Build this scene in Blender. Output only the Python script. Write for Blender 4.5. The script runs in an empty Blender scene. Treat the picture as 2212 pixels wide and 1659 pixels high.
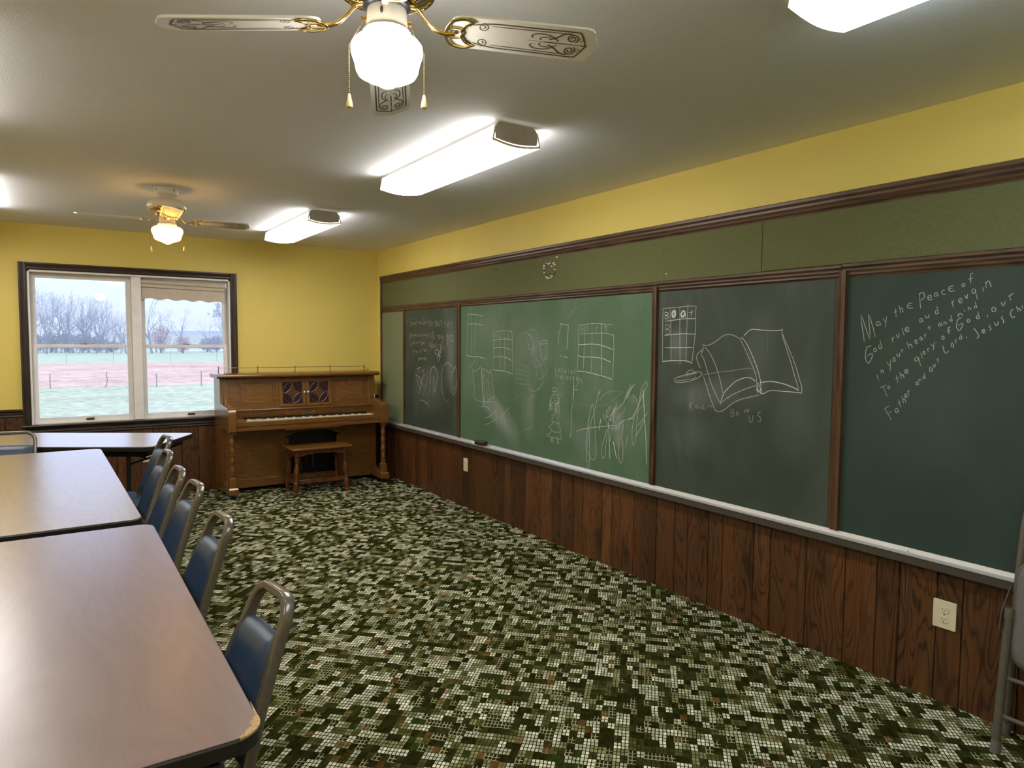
import bpy, math, random
from mathutils import Vector, Matrix
import bmesh
PI = math.pi
scene = bpy.context.scene
COL = scene.collection

# ------------------------------------------------------------------ camera
# (calibrated from the room's own vanishing points; frame 2212 x 1659)
FPX, YAW, PITCH, ROLL = 1488.07, 0.58870, 0.06325, -0.00696
CAM = Vector((-3.0127, -7.2197, 1.4747))
cy_, sy_, cp_, sp_ = math.cos(YAW), math.sin(YAW), math.cos(PITCH), math.sin(PITCH)
fw = Vector((sy_ * cp_, cy_ * cp_, -sp_))
rt = Vector((cy_, -sy_, 0.0))
dn = fw.cross(rt)
rt2 = rt * math.cos(ROLL) + dn * math.sin(ROLL)
dn2 = rt * -math.sin(ROLL) + dn * math.cos(ROLL)
cam_data = bpy.data.cameras.new('camera')
cam_data.sensor_width = 36.0
cam_data.lens = FPX / 2212 * 36.0
cam_data.clip_start = 0.05
cam_data.clip_end = 3000
cam = bpy.data.objects.new('camera', cam_data)
COL.objects.link(cam)
M = Matrix((rt2, -dn2, -fw)).transposed().to_4x4()
M.translation = CAM
cam.matrix_world = M
scene.camera = cam

# ------------------------------------------------------------------ sky, sun, exposure
scene.view_settings.view_transform = 'Standard'
scene.view_settings.look = 'None'
scene.view_settings.exposure = 0.14
scene.view_settings.gamma = 1.0
scene.view_settings.use_curve_mapping = False
scene.cycles.use_denoising = True
scene.cycles.max_bounces = 7
scene.cycles.diffuse_bounces = 4
scene.cycles.glossy_bounces = 3
scene.cycles.transmission_bounces = 4
scene.cycles.transparent_max_bounces = 12
scene.cycles.sample_clamp_indirect = 6.0
scene.cycles.caustics_reflective = False
scene.cycles.caustics_refractive = False

world = bpy.data.worlds.new('overcast_sky')
scene.world = world
world.use_nodes = True
wn, wl = world.node_tree.nodes, world.node_tree.links
wn.clear()
wo = wn.new('ShaderNodeOutputWorld'); wb = wn.new('ShaderNodeBackground')
wtc = wn.new('ShaderNodeTexCoord'); wsx = wn.new('ShaderNodeSeparateXYZ'); wr = wn.new('ShaderNodeValToRGB')
wl.new(wtc.outputs['Generated'], wsx.inputs[0]); wl.new(wsx.outputs['Z'], wr.inputs[0])
wr.color_ramp.elements[0].position = 0.0; wr.color_ramp.elements[0].color = (0.48, 0.60, 0.94, 1)
wr.color_ramp.elements[1].position = 0.35; wr.color_ramp.elements[1].color = (0.56, 0.68, 1.0, 1)
wb.inputs['Strength'].default_value = 2.7
wl.new(wr.outputs[0], wb.inputs['Color']); wl.new(wb.outputs[0], wo.inputs['Surface'])

sun_d = bpy.data.lights.new('veiled_sun', 'SUN')
sun_d.energy = 0.9; sun_d.angle = 0.8; sun_d.color = (1.0, 0.97, 0.93)
sun = bpy.data.objects.new('veiled_sun', sun_d); COL.objects.link(sun)
sun.rotation_euler = Vector((0.25, 0.75, -0.75)).to_track_quat('-Z', 'Y').to_euler()

LAMP_WARM = (1.0, 0.965, 0.93); LAMP_COOL = (0.78, 0.92, 1.0)
E_TUBE = 18.5; E_GLOBE_NEAR = 30.0; E_GLOBE_FAR = 9.5

# ------------------------------------------------------------------ mesh helpers
class MB:
    def __init__(s): s.v = []; s.f = []; s.a = []
    def add(s, vs, fs, tag=0.0):
        b = len(s.v); s.v += [tuple(q) for q in vs]
        for f in fs: s.f.append(tuple(b + i for i in f)); s.a.append(tag)
        return s
    def box(s, x0, x1, y0, y1, z0, z1, tag=0.0):
        vs = [(x, y, z) for z in (z0, z1) for y in (y0, y1) for x in (x0, x1)]
        return s.add(vs, [(0,2,3,1),(4,5,7,6),(0,1,5,4),(2,6,7,3),(0,4,6,2),(1,3,7,5)], tag)
    def prism(s, poly, axis, a, b, tag=0.0):
        n = len(poly)
        def P(u, v, w):
            return {'x': (w, u, v), 'y': (u, w, v), 'z': (u, v, w)}[axis]
        vs = [P(u, v, a) for u, v in poly] + [P(u, v, b) for u, v in poly]
        fs = [tuple(range(n - 1, -1, -1)), tuple(range(n, 2 * n))] + [(i, (i + 1) % n, n + (i + 1) % n, n + i) for i in range(n)]
        return s.add(vs, fs, tag)
    def lathe(s, prof, c=(0, 0, 0), n=24, cap=True, mtx=None, tag=0.0):
        vs = []
        for r, z in prof:
            for i in range(n):
                t = 2 * PI * i / n
                p = Vector((r * math.cos(t), r * math.sin(t), z))
                if mtx: p = mtx @ p
                vs.append((p.x + c[0], p.y + c[1], p.z + c[2]))
        fs = []
        for k in range(len(prof) - 1):
            for i in range(n):
                j = (i + 1) % n
                fs.append((k*n+i, k*n+j, (k+1)*n+j, (k+1)*n+i))
        if cap:
            fs.append(tuple(range(n - 1, -1, -1))); fs.append(tuple(range((len(prof)-1)*n, len(prof)*n)))
        return s.add(vs, fs, tag)
    def turned(s, prof, p0, p1, n=16):
        """profile of (radius, 0..1) turned about the line p0-p1"""
        p0, p1 = Vector(p0), Vector(p1); d = p1 - p0; L = d.length
        q = d.to_track_quat('Z', 'Y').to_matrix()
        return s.lathe([(r, t * L) for r, t in prof], p0, n, True, q)
    def cyl(s, p0, p1, r0, r1=None, n=12):
        return s.turned([(r0, 0), (r0 if r1 is None else r1, 1)], p0, p1, n)
    def sweep(s, pts, sec, up=None, closed=False):
        """sweep a section (list of (a,b)) along pts; up = fixed vector giving b axis"""
        pts = [Vector(p) for p in pts]; n = len(pts); m = len(sec); vs = []
        prev = None
        for i, p in enumerate(pts):
            if closed: t = (pts[(i+1) % n] - pts[i-1])
            else: t = (pts[min(i+1, n-1)] - pts[max(i-1, 0)])
            t.normalize()
            if up is not None: b = Vector(up)
            elif prev is not None: b = prev
            else: b = Vector((0, 0, 1)) if abs(t.z) < .9 else Vector((1, 0, 0))
            a = t.cross(b); a.normalize(); b = a.cross(t); b.normalize(); prev = b
            k = 1.0
            if 0 < i < n - 1 or closed:
                t0 = (pts[i] - pts[i-1]).normalized()
                k = 1 / max(.5, t.dot(t0))
            for u, v in sec:
                q = p + a * (u * k) + b * v
                vs.append((q.x, q.y, q.z))
        fs = []
        rng = n if closed else n - 1
        for i in range(rng):
            for j in range(m):
                i2 = (i + 1) % n; j2 = (j + 1) % m
                fs.append((i*m+j, i*m+j2, i2*m+j2, i2*m+j))
        if not closed:
            fs.append(tuple(range(m - 1, -1, -1))); fs.append(tuple(range((n-1)*m, n*m)))
        return s.add(vs, fs)
    def tube(s, pts, r, n=8, up=None, closed=False):
        return s.sweep(pts, [(r*math.cos(2*PI*k/n), r*math.sin(2*PI*k/n)) for k in range(n)], up, closed)
    def ball(s, c, r, n=12, sx=1, sy=1, sz=1):
        m = max(4, n // 2)
        prof = [(r*math.sin(PI*k/m), -r*math.cos(PI*k/m)) for k in range(m+1)]
        prof[0] = (r*.01, -r); prof[-1] = (r*.01, r)
        return s.lathe(prof, c, n, True, Matrix.Diagonal((sx, sy, sz)))
    def build(s, name, mat, parent=None, bevel=0, smooth=True, loc=None, ang=0.6, seg=2, attr=None):
        me = bpy.data.meshes.new(name)
        me.from_pydata(s.v, [], s.f)
        bm = bmesh.new(); bm.from_mesh(me); bmesh.ops.recalc_face_normals(bm, faces=bm.faces); bm.to_mesh(me); bm.free()
        me.validate(); me.update()
        if attr:
            at = me.attributes.new(attr, 'FLOAT', 'FACE')
            for i, p in enumerate(me.polygons): at.data[i].value = s.a[i]
        if mat: me.materials.append(mat)
        if smooth and len(me.polygons):
            me.polygons.foreach_set('use_smooth', [True] * len(me.polygons))
            try: me.set_sharp_from_angle(angle=ang)
            except Exception: pass
        o = bpy.data.objects.new(name, me); COL.objects.link(o)
        if parent: o.parent = parent
        if loc: o.location = loc
        if bevel:
            md = o.modifiers.new('edge', 'BEVEL'); md.width = bevel; md.segments = seg
            md.limit_method = 'ANGLE'; md.angle_limit = 0.7; md.harden_normals = False
        return o

def tag(o, label=None, cat=None, group=None, kind=None):
    if label: o['label'] = label
    if cat: o['category'] = cat
    if group: o['group'] = group
    if kind: o['kind'] = kind
    return o
def thing(name, loc, label, cat, rz=0, group=None):
    o = bpy.data.objects.new(name, None); COL.objects.link(o); o.empty_display_size = .05
    o.location = loc; o.rotation_euler = (0, 0, rz)
    return tag(o, label, cat, group)
def copy_tree(o, parent=None):
    c = o.copy(); COL.objects.link(c)
    if parent: c.parent = parent
    for ch in list(o.children): copy_tree(ch, c)
    return c
def struct(o): o['kind'] = 'structure'; return o
def arc(cx, cy, r, a0, a1, n):
    return [(cx + r*math.cos(math.radians(a0+(a1-a0)*k/n)), cy + r*math.sin(math.radians(a0+(a1-a0)*k/n))) for k in range(n+1)]
def rrect(x0, x1, y0, y1, r, n=6):
    return arc(x1-r, y1-r, r, 0, 90, n) + arc(x0+r, y1-r, r, 90, 180, n) + arc(x0+r, y0+r, r, 180, 270, n) + arc(x1-r, y0+r, r, 270, 360, n)
def csec(w, h, r, n=3): return rrect(-w/2, w/2, -h/2, h/2, r, n)
def cr(pts, n=6):
    """smooth curve through points"""
    P = [Vector(p) for p in pts]; Q = [P[0]] + P + [P[-1]]; R = []
    for i in range(1, len(Q) - 2):
        a, b, c, d = Q[i-1:i+3]
        for k in range(n):
            t = k / n
            R.append(.5*((2*b)+(c-a)*t+(2*a-5*b+4*c-d)*t*t+(3*b-a-3*c+d)*t**3))
    R.append(P[-1]); return R

# ------------------------------------------------------------------ material helpers
class NT:
    def __init__(s, name):
        s.m = bpy.data.materials.new(name); s.m.use_nodes = True
        s.n = s.m.node_tree.nodes; s.l = s.m.node_tree.links; s.n.clear()
        s.out = s.n.new('ShaderNodeOutputMaterial')
        s.b = s.n.new('ShaderNodeBsdfPrincipled'); s.l.new(s.b.outputs[0], s.out.inputs['Surface'])
    def node(s, t, **k):
        n = s.n.new(t)
        for a, v in k.items(): setattr(n, a, v)
        return n
    def put(s, sock, v):
        if hasattr(v, 'links') or hasattr(v, 'is_linked'): s.l.new(v, sock)
        elif isinstance(v, tuple) and len(v) == 3 and sock.type == 'RGBA': sock.default_value = (*v, 1)
        else: sock.default_value = v
    def math(s, op, a, b=None, c=None):
        n = s.node('ShaderNodeMath', operation=op); s.put(n.inputs[0], a)
        if b is not None: s.put(n.inputs[1], b)
        if c is not None: s.put(n.inputs[2], c)
        return n.outputs[0]
    def vmath(s, op, a, b=None, sc=None):
        n = s.node('ShaderNodeVectorMath', operation=op); s.put(n.inputs[0], a)
        if b is not None: s.put(n.inputs[1], b)
        if sc is not None: s.put(n.inputs['Scale'], sc)
        return n.outputs[0]
    def co(s, kind='Object'): return s.node('ShaderNodeTexCoord').outputs[kind]
    def mapping(s, v, scale=(1,1,1), rot=(0,0,0), loc=(0,0,0)):
        n = s.node('ShaderNodeMapping'); s.put(n.inputs[0], v)
        n.inputs['Scale'].default_value = scale; n.inputs['Rotation'].default_value = rot; n.inputs['Location'].default_value = loc
        return n.outputs[0]
    def noise(s, v, scale, detail=2, rough=.5, dist=0, out=0):
        n = s.node('ShaderNodeTexNoise'); s.put(n.inputs['Vector'], v)
        n.inputs['Scale'].default_value = scale; n.inputs['Detail'].default_value = detail
        n.inputs['Roughness'].default_value = rough; n.inputs['Distortion'].default_value = dist
        return n.outputs[out]
    def ramp(s, f, stops, interp='LINEAR'):
        n = s.node('ShaderNodeValToRGB'); s.put(n.inputs[0], f); r = n.color_ramp; r.interpolation = interp
        while len(r.elements) < len(stops): r.elements.new(.5)
        for e, (p, c) in zip(r.elements, stops):
            e.position = p; e.color = (*c, 1) if len(c) == 3 else c
        return n.outputs[0]
    def mix(s, f, a, b, mode='MIX'):
        n = s.node('ShaderNodeMix', data_type='RGBA', blend_type=mode)
        s.put(n.inputs['Factor'], f); s.put(n.inputs[6], a); s.put(n.inputs[7], b)
        return n.outputs[2]
    def bump(s, h, dist=.001, strength=.5):
        n = s.node('ShaderNodeBump'); n.inputs['Distance'].default_value = dist; n.inputs['Strength'].default_value = strength
        s.put(n.inputs['Height'], h); s.l.new(n.outputs[0], s.b.inputs['Normal'])
    def set(s, color=None, rough=None, metal=None, spec=None, coat=None, coat_rough=None, sheen=None, emis=None, estr=None, alpha=None, trans=None):
        I = s.b.inputs
        for key, v in (('Base Color', color), ('Roughness', rough), ('Metallic', metal), ('Specular IOR Level', spec), ('Coat Weight', coat),
                       ('Coat Roughness', coat_rough), ('Sheen Weight', sheen), ('Emission Color', emis), ('Emission Strength', estr), ('Alpha', alpha), ('Transmission Weight', trans)):
            if v is not None: s.put(I[key], v)
        return s.m
def plain(name, c, rough=.5, metal=0, var=.08, scale=30, spec=.5, bump=0, **k):
    t = NT(name); n = t.noise(t.co(), scale, 3)
    lo = tuple(x * (1 - var) for x in c); hi = tuple(min(1, x * (1 + var)) for x in c)
    t.set(color=t.ramp(n, [(.3, lo), (.7, hi)]), rough=rough, metal=metal, spec=spec, **k)
    if bump: t.bump(n, bump, .6)
    return t.m
def wood(name, dark, mid, light, grain='z', scale=1.0, rough=.35, rings=26, attr=None, coat=0, spec=.5, fine=.5, var=.35, stretch=.12, rpow=2.0, knots=False, rw=.34):
    t = NT(name); v = t.co()
    if attr:
        a = t.node('ShaderNodeAttribute', attribute_name=attr)
        off = t.vmath('SCALE', t.node('ShaderNodeCombineXYZ').outputs[0], sc=1.0)
        cx = t.node('ShaderNodeCombineXYZ'); 
        for i in range(3): t.put(cx.inputs[i], t.math('MULTIPLY', a.outputs['Fac'], (37.0, 17.0, 53.0)[i]))
        v = t.vmath('ADD', v, cx.outputs[0])
    q_ = stretch; st = {'x': (q_, 1, 1), 'y': (1, q_, 1), 'z': (1, 1, q_)}[grain]
    m = t.mapping(v, tuple(q * scale for q in st))
    n1 = t.noise(m, 5.5, 2, .5, .4)
    ring = t.math('SINE', t.math('MULTIPLY', n1, rings * 2.2))
    ring = t.math('POWER', t.math('MULTIPLY_ADD', ring, .5, .5), rpow)
    st2 = {'x': (.03, 1, 1), 'y': (1, .03, 1), 'z': (1, 1, .03)}[grain]
    n2 = t.noise(t.mapping(v, tuple(q * scale for q in st2)), 120, 3, .6)
    n3 = t.noise(m, 2.2, 2, .5)
    f = t.math('ADD', t.math('MULTIPLY', ring, rw), t.math('MULTIPLY', n2, fine))
    f = t.math('ADD', f, t.math('MULTIPLY_ADD', n3, var, -.18))
    col = t.ramp(f, [(.12, light), (.42, mid), (.82, dark)])
    if attr:
        k = t.math('MULTIPLY_ADD', a.outputs['Fac'], .5, .78)
        col = t.mix(1.0, col, t.ramp(t.math('FRACT', t.math('MULTIPLY', a.outputs['Fac'], 7.31)), [(0, (.72, .70, .68)), (1, (1.0, 1.0, 1.0))]), 'MULTIPLY')
    if knots:
        vo = t.node('ShaderNodeTexVoronoi'); t.put(vo.inputs['Vector'], t.mapping(t.vmath('ADD', v, t.vmath('SCALE', t.noise(v, 9, 2, .5, 0, 1), sc=.10)), (1, 1, .38))); vo.inputs['Scale'].default_value = 4.2
        col = t.mix(t.ramp(vo.outputs['Distance'], [(.045, (.85,)*3), (.13, (.30,)*3), (.24, (0,)*3)]), col, tuple(q * .45 for q in dark))
    t.set(color=col, rough=rough, coat=coat, coat_rough=.2, spec=spec)
    t.bump(n2, .0004, .3)
    return t.m

MAT = {}
def build_materials():
    W = MAT
    t = NT('yellow_wall_paint'); n = t.noise(t.co(), 1.2, 3); n2 = t.noise(t.co(), 260, 2)
    t.set(color=t.ramp(n, [(.3, (.74, .59, .150)), (.7, (.79, .635, .17))]), rough=.55, spec=.3); t.bump(n2, .0006, .5); W['yellow'] = t.m
    t = NT('ceiling_paint'); n = t.noise(t.co(), .9, 3); n2 = t.noise(t.co(), 170, 3)
    t.set(color=t.ramp(n, [(.3, (.82, .82, .835)), (.7, (.85, .85, .865))]), rough=.8, spec=.2); t.bump(n2, .0012, .7); W['ceiling'] = t.m
    # carpet: mosaic of small squares laid diagonally
    t = NT('mosaic_carpet'); v = t.co()
    wob = t.vmath('SCALE', t.vmath('SUBTRACT', t.noise(v, 9, 2, .5, 0, 1), (.5, .5, .5)), sc=.012)
    v = t.vmath('ADD', v, wob)
    m = t.mapping(v, (1/.0138, 1/.0205, 1), (0, 0, math.radians(-45.0)))
    mr = t.node('ShaderNodeMapping'); mr.vector_type = 'POINT'
    t.put(mr.inputs[0], v); mr.inputs['Rotation'].default_value = (0, 0, math.radians(45))
    sc = t.vmath('MULTIPLY', mr.outputs[0], (1/.0138, 1/.0205, 0))
    cell = t.vmath('FLOOR', sc); fr = t.vmath('FRACTION', sc)
    blk = t.vmath('FLOOR', t.vmath('MULTIPLY', sc, (.5, .5, 1)))
    blk2 = t.vmath('FLOOR', t.vmath('MULTIPLY', sc, (.25, .5, 1)))
    def wn(vec, add):
        n = t.node('ShaderNodeTexWhiteNoise', noise_dimensions='3D'); t.put(n.inputs['Vector'], t.vmath('ADD', vec, add)); return n.outputs['Value']
    h1 = wn(blk, (.5, .5, 3.5)); h2 = wn(blk2, (.5, .5, 9.5)); h3 = wn(cell, (.5, .5, 1.5)); pick = wn(blk2, (.5, .5, 5.5))
    clump = t.noise(t.mapping(blk, (.32, .32, 1)), 1.0, 1)
    h = t.mix(t.math('GREATER_THAN', pick, .52), h1, h2)
    hs = t.math('ADD', h, t.math('MULTIPLY_ADD', clump, .55, -.275))
    cream, cream2, sage, olive = (.66, .65, .47), (.46, .46, .31), (.21, .21, .095), (.085, .085, .024)
    dgreen, dark, brown = (.030, .036, .010), (.021, .020, .005), (.052, .042, .014)
    ccol = t.ramp(hs, [(0, dark), (.20, dgreen), (.30, dark), (.40, brown), (.45, dgreen), (.50, olive), (.56, sage), (.62, cream2), (.70, cream), (.84, cream2), (.93, sage)], 'CONSTANT')
    gcol = t.ramp(hs, [(0, dark), (.12, (.34, .34, .20)), (.20, dgreen), (.31, (.30, .29, .16)), (.37, dark), (.45, dgreen), (.50, (.04, .04, .014)), (.62, (.018, .018, .006)), (.72, (.012, .012, .004)), (.93, dark)], 'CONSTANT')
    sx = t.node('ShaderNodeSeparateXYZ'); t.put(sx.inputs[0], fr)
    g = t.math('MAXIMUM', t.math('LESS_THAN', sx.outputs[0], .24), t.math('LESS_THAN', sx.outputs[1], .20))
    col = t.mix(g, ccol, gcol)
    rust = t.math('GREATER_THAN', wn(blk, (.5, .5, 21.5)), .965)
    col = t.mix(t.math('MULTIPLY', rust, .6), col, (.14, .075, .022))
    col = t.mix(1.0, col, t.ramp(h3, [(0, (.66, .66, .66)), (1, (1.22, 1.22, 1.22))]), 'MULTIPLY')
    fz = t.noise(v, 900, 2, .7)
    col = t.mix(1.0, col, t.ramp(fz, [(.3, (.85, .85, .85)), (.7, (1.12, 1.12, 1.12))]), 'MULTIPLY')
    t.set(color=col, rough=1, spec=0); t.bump(t.math('ADD', t.math('MULTIPLY', g, -1.0), fz), .0015, .35); W['carpet'] = t.m

    W['panel'] = wood('walnut_panelling', (.022, .0080, .0028), (.132, .050, .0145), (.215, .090, .0300), 'z', 1.3, .42, 48, 'plank', fine=.55, var=.7, stretch=.18, rpow=3.0, knots=True, rw=.24)
    W['groove'] = plain('panel_groove', (.006, .004, .003), .8)
    W['trim'] = wood('dark_trim_wood', (.024, .011, .006), (.070, .035, .018), (.110, .060, .032), 'y', 2, .38, 14, fine=.5)
    W['trimz'] = wood('dark_trim_wood_upright', (.028, .012, .006), (.086, .038, .018), (.135, .065, .032), 'z', 2, .38, 14, fine=.5)
    W['casing'] = wood('window_casing_wood', (.010, .006, .005), (.030, .018, .013), (.050, .030, .022), 'x', 2, .4, 14, fine=.5)
    W['casingz'] = wood('window_casing_wood_upright', (.010, .006, .005), (.030, .018, .013), (.050, .030, .022), 'z', 2, .4, 14, fine=.5)
    W['ledge'] = plain('brown_rubber_ledge', (.055, .046, .034), .6)
    t = NT('brushed_aluminium'); n = t.noise(t.mapping(t.co(), (1, .02, 1)), 300, 2)
    t.set(color=(.84, .84, .88), rough=t.ramp(n, [(.3, (.30,)*3), (.7, (.45,)*3)]), metal=.65); W['alu'] = t.m
    def board(name, c, smear):
        t = NT(name); v = t.co(); a = t.noise(t.mapping(v, (1, 1.2, .7)), 1.6, 3, .6, 1.2); b = t.noise(t.mapping(v, (1, 5, .8)), 3.5, 4, .65, .6)
        f = t.math('MULTIPLY', t.math('MULTIPLY', t.ramp(a, [(.42, (0,)*3), (.75, (1,)*3)]), b), smear)
        t.set(color=t.mix(f, c, (.30, .33, .31)), rough=.62, spec=.35); t.bump(t.noise(v, 500, 2), .0003, .3); return t.m
    W['board_light'] = board('green_chalkboard', (.075, .142, .075), .42)
    W['board_dark'] = board('dark_green_chalkboard', (.038, .052, .036), .22)
    W['board_deep'] = board('deep_green_chalkboard', (.026, .046, .034), .08)
    def tack(name, c):
        t = NT(name); v = t.co(); w1 = t.math('SINE', t.math('MULTIPLY', t.node('ShaderNodeSeparateXYZ').outputs[0], 1.0))
        s = t.node('ShaderNodeSeparateXYZ'); t.put(s.inputs[0], v)
        wv = t.math('MULTIPLY', t.math('SINE', t.math('MULTIPLY', s.outputs[1], 1500)), t.math('SINE', t.math('MULTIPLY', s.outputs[2], 1500)))
        n = t.noise(v, 140, 3); n2 = t.noise(v, 1.5, 2)
        col = t.ramp(t.math('ADD', n, t.math('MULTIPLY', wv, .12)), [(.3, tuple(q*.86 for q in c)), (.7, tuple(q*1.1 for q in c))])
        t.set(color=t.mix(t.math('MULTIPLY', n2, .3), col, tuple(q*1.15 for q in c)), rough=.85, spec=.15); t.bump(t.math('ADD', wv, n), .0006, .4); return t.m
    W['tack'] = tack('olive_tackboard_cloth', (.135, .142, .062))
    W['tack2'] = tack('grey_green_tackboard_cloth', (.20, .23, .13))
    def chalk(name, a):
        t = NT(name); n = t.noise(t.co(), 420, 3, .7)
        al = t.ramp(n, [(.30, (a*.35,)*3), (.62, (a,)*3)])
        t.set(color=(.78, .80, .72), rough=.9, alpha=al); return t.m
    W['chalk'] = [chalk('chalk_trace', .16), chalk('chalk_light', .36), chalk('chalk_line', .62), chalk('chalk_strong', .88)]
    W['smear'] = None
    W['chalkstick'] = plain('white_chalk', (.80, .80, .76), .9)
    W['white'] = plain('white_window_paint', (.86, .84, .83), .4, var=.05, scale=9)
    W['offwhite'] = plain('ivory_enamel', (.72, .66, .54), .3, var=.03)
    W['ivory'] = plain('ivory_plastic', (.70, .62, .44), .35, var=.03)
    W['dark'] = plain('dark_slot', (.02, .018, .015), .6)
    W['black'] = plain('black_edging', (.012, .011, .011), .42)
    W['blackmetal'] = plain('black_metal', (.014, .013, .013), .4, .2)
    W['brass'] = plain('polished_brass', (.80, .58, .22), .16, 1.0, .1, 20)
    W['oldbrass'] = plain('aged_brass', (.20, .12, .05), .32, 1.0, .2)
    W['steel'] = plain('plated_steel', (.45, .44, .42), .3, 1.0)
    W['taupe'] = plain('taupe_enamel_tube', (.105, .088, .066), .26, .1, .1, 60, coat=.4, coat_rough=.12)
    t = NT('blue_vinyl'); n = t.noise(t.co(), 300, 3); n2 = t.noise(t.co(), 7, 2)
    t.set(color=t.ramp(n2, [(.3, (.020, .040, .080)), (.7, (.028, .052, .098))]), rough=.40, spec=.5); t.bump(n, .0005, .5); W['vinyl'] = t.m
    W['grey'] = plain('grey_brown_folding_metal', (.125, .108, .085), .38, .2, .06)
    W['greyvinyl'] = plain('grey_vinyl_seat', (.135, .122, .115), .55, 0, .08, 120)
    def lam(name, a, b, c, g):
        t = NT(name); v = t.co()
        m = t.mapping(v, (1, .25, 1) if g == 'y' else (.25, 1, 1))
        n1 = t.noise(m, 5, 1, .5, .15); ring = t.math('MULTIPLY_ADD', t.math('SINE', t.math('MULTIPLY', n1, 90)), .5, .5)
        n2 = t.noise(t.mapping(v, (1, .05, 1) if g == 'y' else (.05, 1, 1)), 150, 3, .6)
        f = t.math('ADD', t.math('MULTIPLY', ring, .22), t.math('MULTIPLY', n2, .62))
        vo = t.node('ShaderNodeTexVoronoi'); t.put(vo.inputs['Vector'], v); vo.inputs['Scale'].default_value = 11
        sc_ = t.node('ShaderNodeSeparateColor'); t.put(sc_.inputs[0], vo.outputs['Color'])
        f2 = t.math('LESS_THAN', vo.outputs['Distance'], t.math('MULTIPLY', t.math('GREATER_THAN', sc_.outputs[0], .72), .028))
        col = t.mix(t.math('MULTIPLY', f2, .6), t.ramp(f, [(.2, c), (.5, b), (.8, a)]), tuple(q*.5 for q in a))
        wear = t.noise(v, 2.5, 3)
        t.set(color=col, rough=.30, spec=.6, coat=.8, coat_rough=.30); t.b.inputs['Coat IOR'].default_value = 1.45; t.bump(t.math('ADD', n2, t.math('MULTIPLY', t.noise(v, 60, 2), .8)), .0002, .25); return t.m
    W['lam1'] = lam('mauve_walnut_laminate', (.145, .092, .082), (.18, .118, .106), (.205, .138, .124), 'y')
    W['lam2'] = lam('oak_laminate', (.185, .125, .075), (.245, .175, .115), (.29, .215, .15), 'y')
    W['lam3'] = lam('pale_oak_laminate', (.20, .145, .09), (.26, .19, .13), (.30, .225, .16), 'x')
    W['chip'] = plain('bare_particle_board', (.42, .27, .12), .85, 0, .3, 200, bump=.001)
    W['oak'] = wood('honey_oak', (.050, .018, .0035), (.135, .055, .0110), (.200, .088, .019), 'x', 2.2, .26, 40, coat=.3, fine=.50, var=.12, rw=.26, rpow=3.0)
    W['oakz'] = wood('honey_oak_upright', (.050, .018, .0035), (.135, .055, .0110), (.200, .088, .019), 'z', 2.2, .26, 40, coat=.3, fine=.50, var=.12, rw=.26, rpow=3.0)
    W['inlay'] = plain('dark_inlay', (.035, .010, .004), .35)
    W['benchwood'] = wood('reddish_bench_wood', (.035, .009, .003), (.110, .034, .009), (.165, .058, .016), 'z', 2.0, .28, 14, coat=.3)
    t = NT('dark_red_leaded_glass'); v = t.co(); s = t.node('ShaderNodeSeparateXYZ'); t.put(s.inputs[0], v)
    t.set(color=(.035, .008, .010), rough=.12, spec=.6); W['redglass'] = t.m
    t = NT('amber_leaded_glass'); t.set(color=t.ramp(t.noise(t.co(), 30, 2), [(.3, (.13, .045, .012)), (.7, (.08, .03, .02))]), rough=.15); W['amberglass'] = t.m
    W['lead'] = plain('lead_came', (.20, .20, .20), .35, .9)
    W['whitekey'] = plain('ivory_key', (.74, .68, .50), .25, 0, .03)
    W['blackkey'] = plain('ebony_key', (.010, .009, .009), .22)
    W['shadecloth'] = plain('beige_shade_cloth', (.60, .52, .42), .8, 0, .05, 20)
    W['porcelain'] = plain('porcelain_knob', (.82, .80, .75), .2)
    def emit(name, c, s):
        t = NT(name); n = t.noise(t.co(), 400, 1)
        t.set(color=(.8, .8, .8), rough=.4, emis=c, estr=s); return t.m
    W['lens'] = emit('lit_prismatic_lens_warm', LAMP_WARM, E_TUBE)
    W['lensside'] = emit('lit_lens_side_warm', LAMP_WARM, E_TUBE * .55); W['lensside2'] = emit('lit_lens_side_cool', LAMP_COOL, E_TUBE * .55)
    W['lenscool'] = emit('lit_prismatic_lens_cool', LAMP_COOL, E_TUBE)
    W['globe1'] = emit('lit_opal_globe_white', (1.0, .97, .92), E_GLOBE_NEAR)
    W['globe2'] = emit('lit_opal_globe_warm', (1.0, .50, .10), E_GLOBE_FAR)
    W['endcap'] = plain('fixture_end_cap', (.42, .40, .35), .5)
    W['creamplastic'] = plain('cream_fixture_rim', (.78, .66, .48), .5)
    t = NT('window_glass'); t.n.remove(t.b)
    fz = t.node('ShaderNodeFresnel'); fz.inputs['IOR'].default_value = 1.45
    tr = t.node('ShaderNodeBsdfTransparent'); tr.inputs[0].default_value = (.97, .98, .985, 1)
    gl = t.node('ShaderNodeBsdfGlossy'); gl.inputs['Roughness'].default_value = .01
    mx = t.node('ShaderNodeMixShader'); t.l.new(fz.outputs[0], mx.inputs[0]); t.l.new(tr.outputs[0], mx.inputs[1]); t.l.new(gl.outputs[0], mx.inputs[2])
    t.l.new(mx.outputs[0], t.out.inputs['Surface']); W['glass'] = t.m
    # outdoors
    def field(name, a, b, c, sc, bmp, st=(1, 1, 1)):
        t = NT(name); v = t.mapping(t.co(), st); n = t.noise(v, sc, 5, .65); n2 = t.noise(v, sc * .08, 2)
        f = t.math('ADD', t.math('MULTIPLY', n, .8), t.math('MULTIPLY', n2, .25))
        t.set(color=t.ramp(f, [(.36, a), (.52, b), (.68, c)]), rough=1, spec=0); t.bump(n, bmp, .5); return t.m
    W['grass'] = field('short_pasture_grass', (.25, .27, .17), (.40, .42, .28), (.62, .59, .46), 2.4, .1, (.6, 1, 1))
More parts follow.
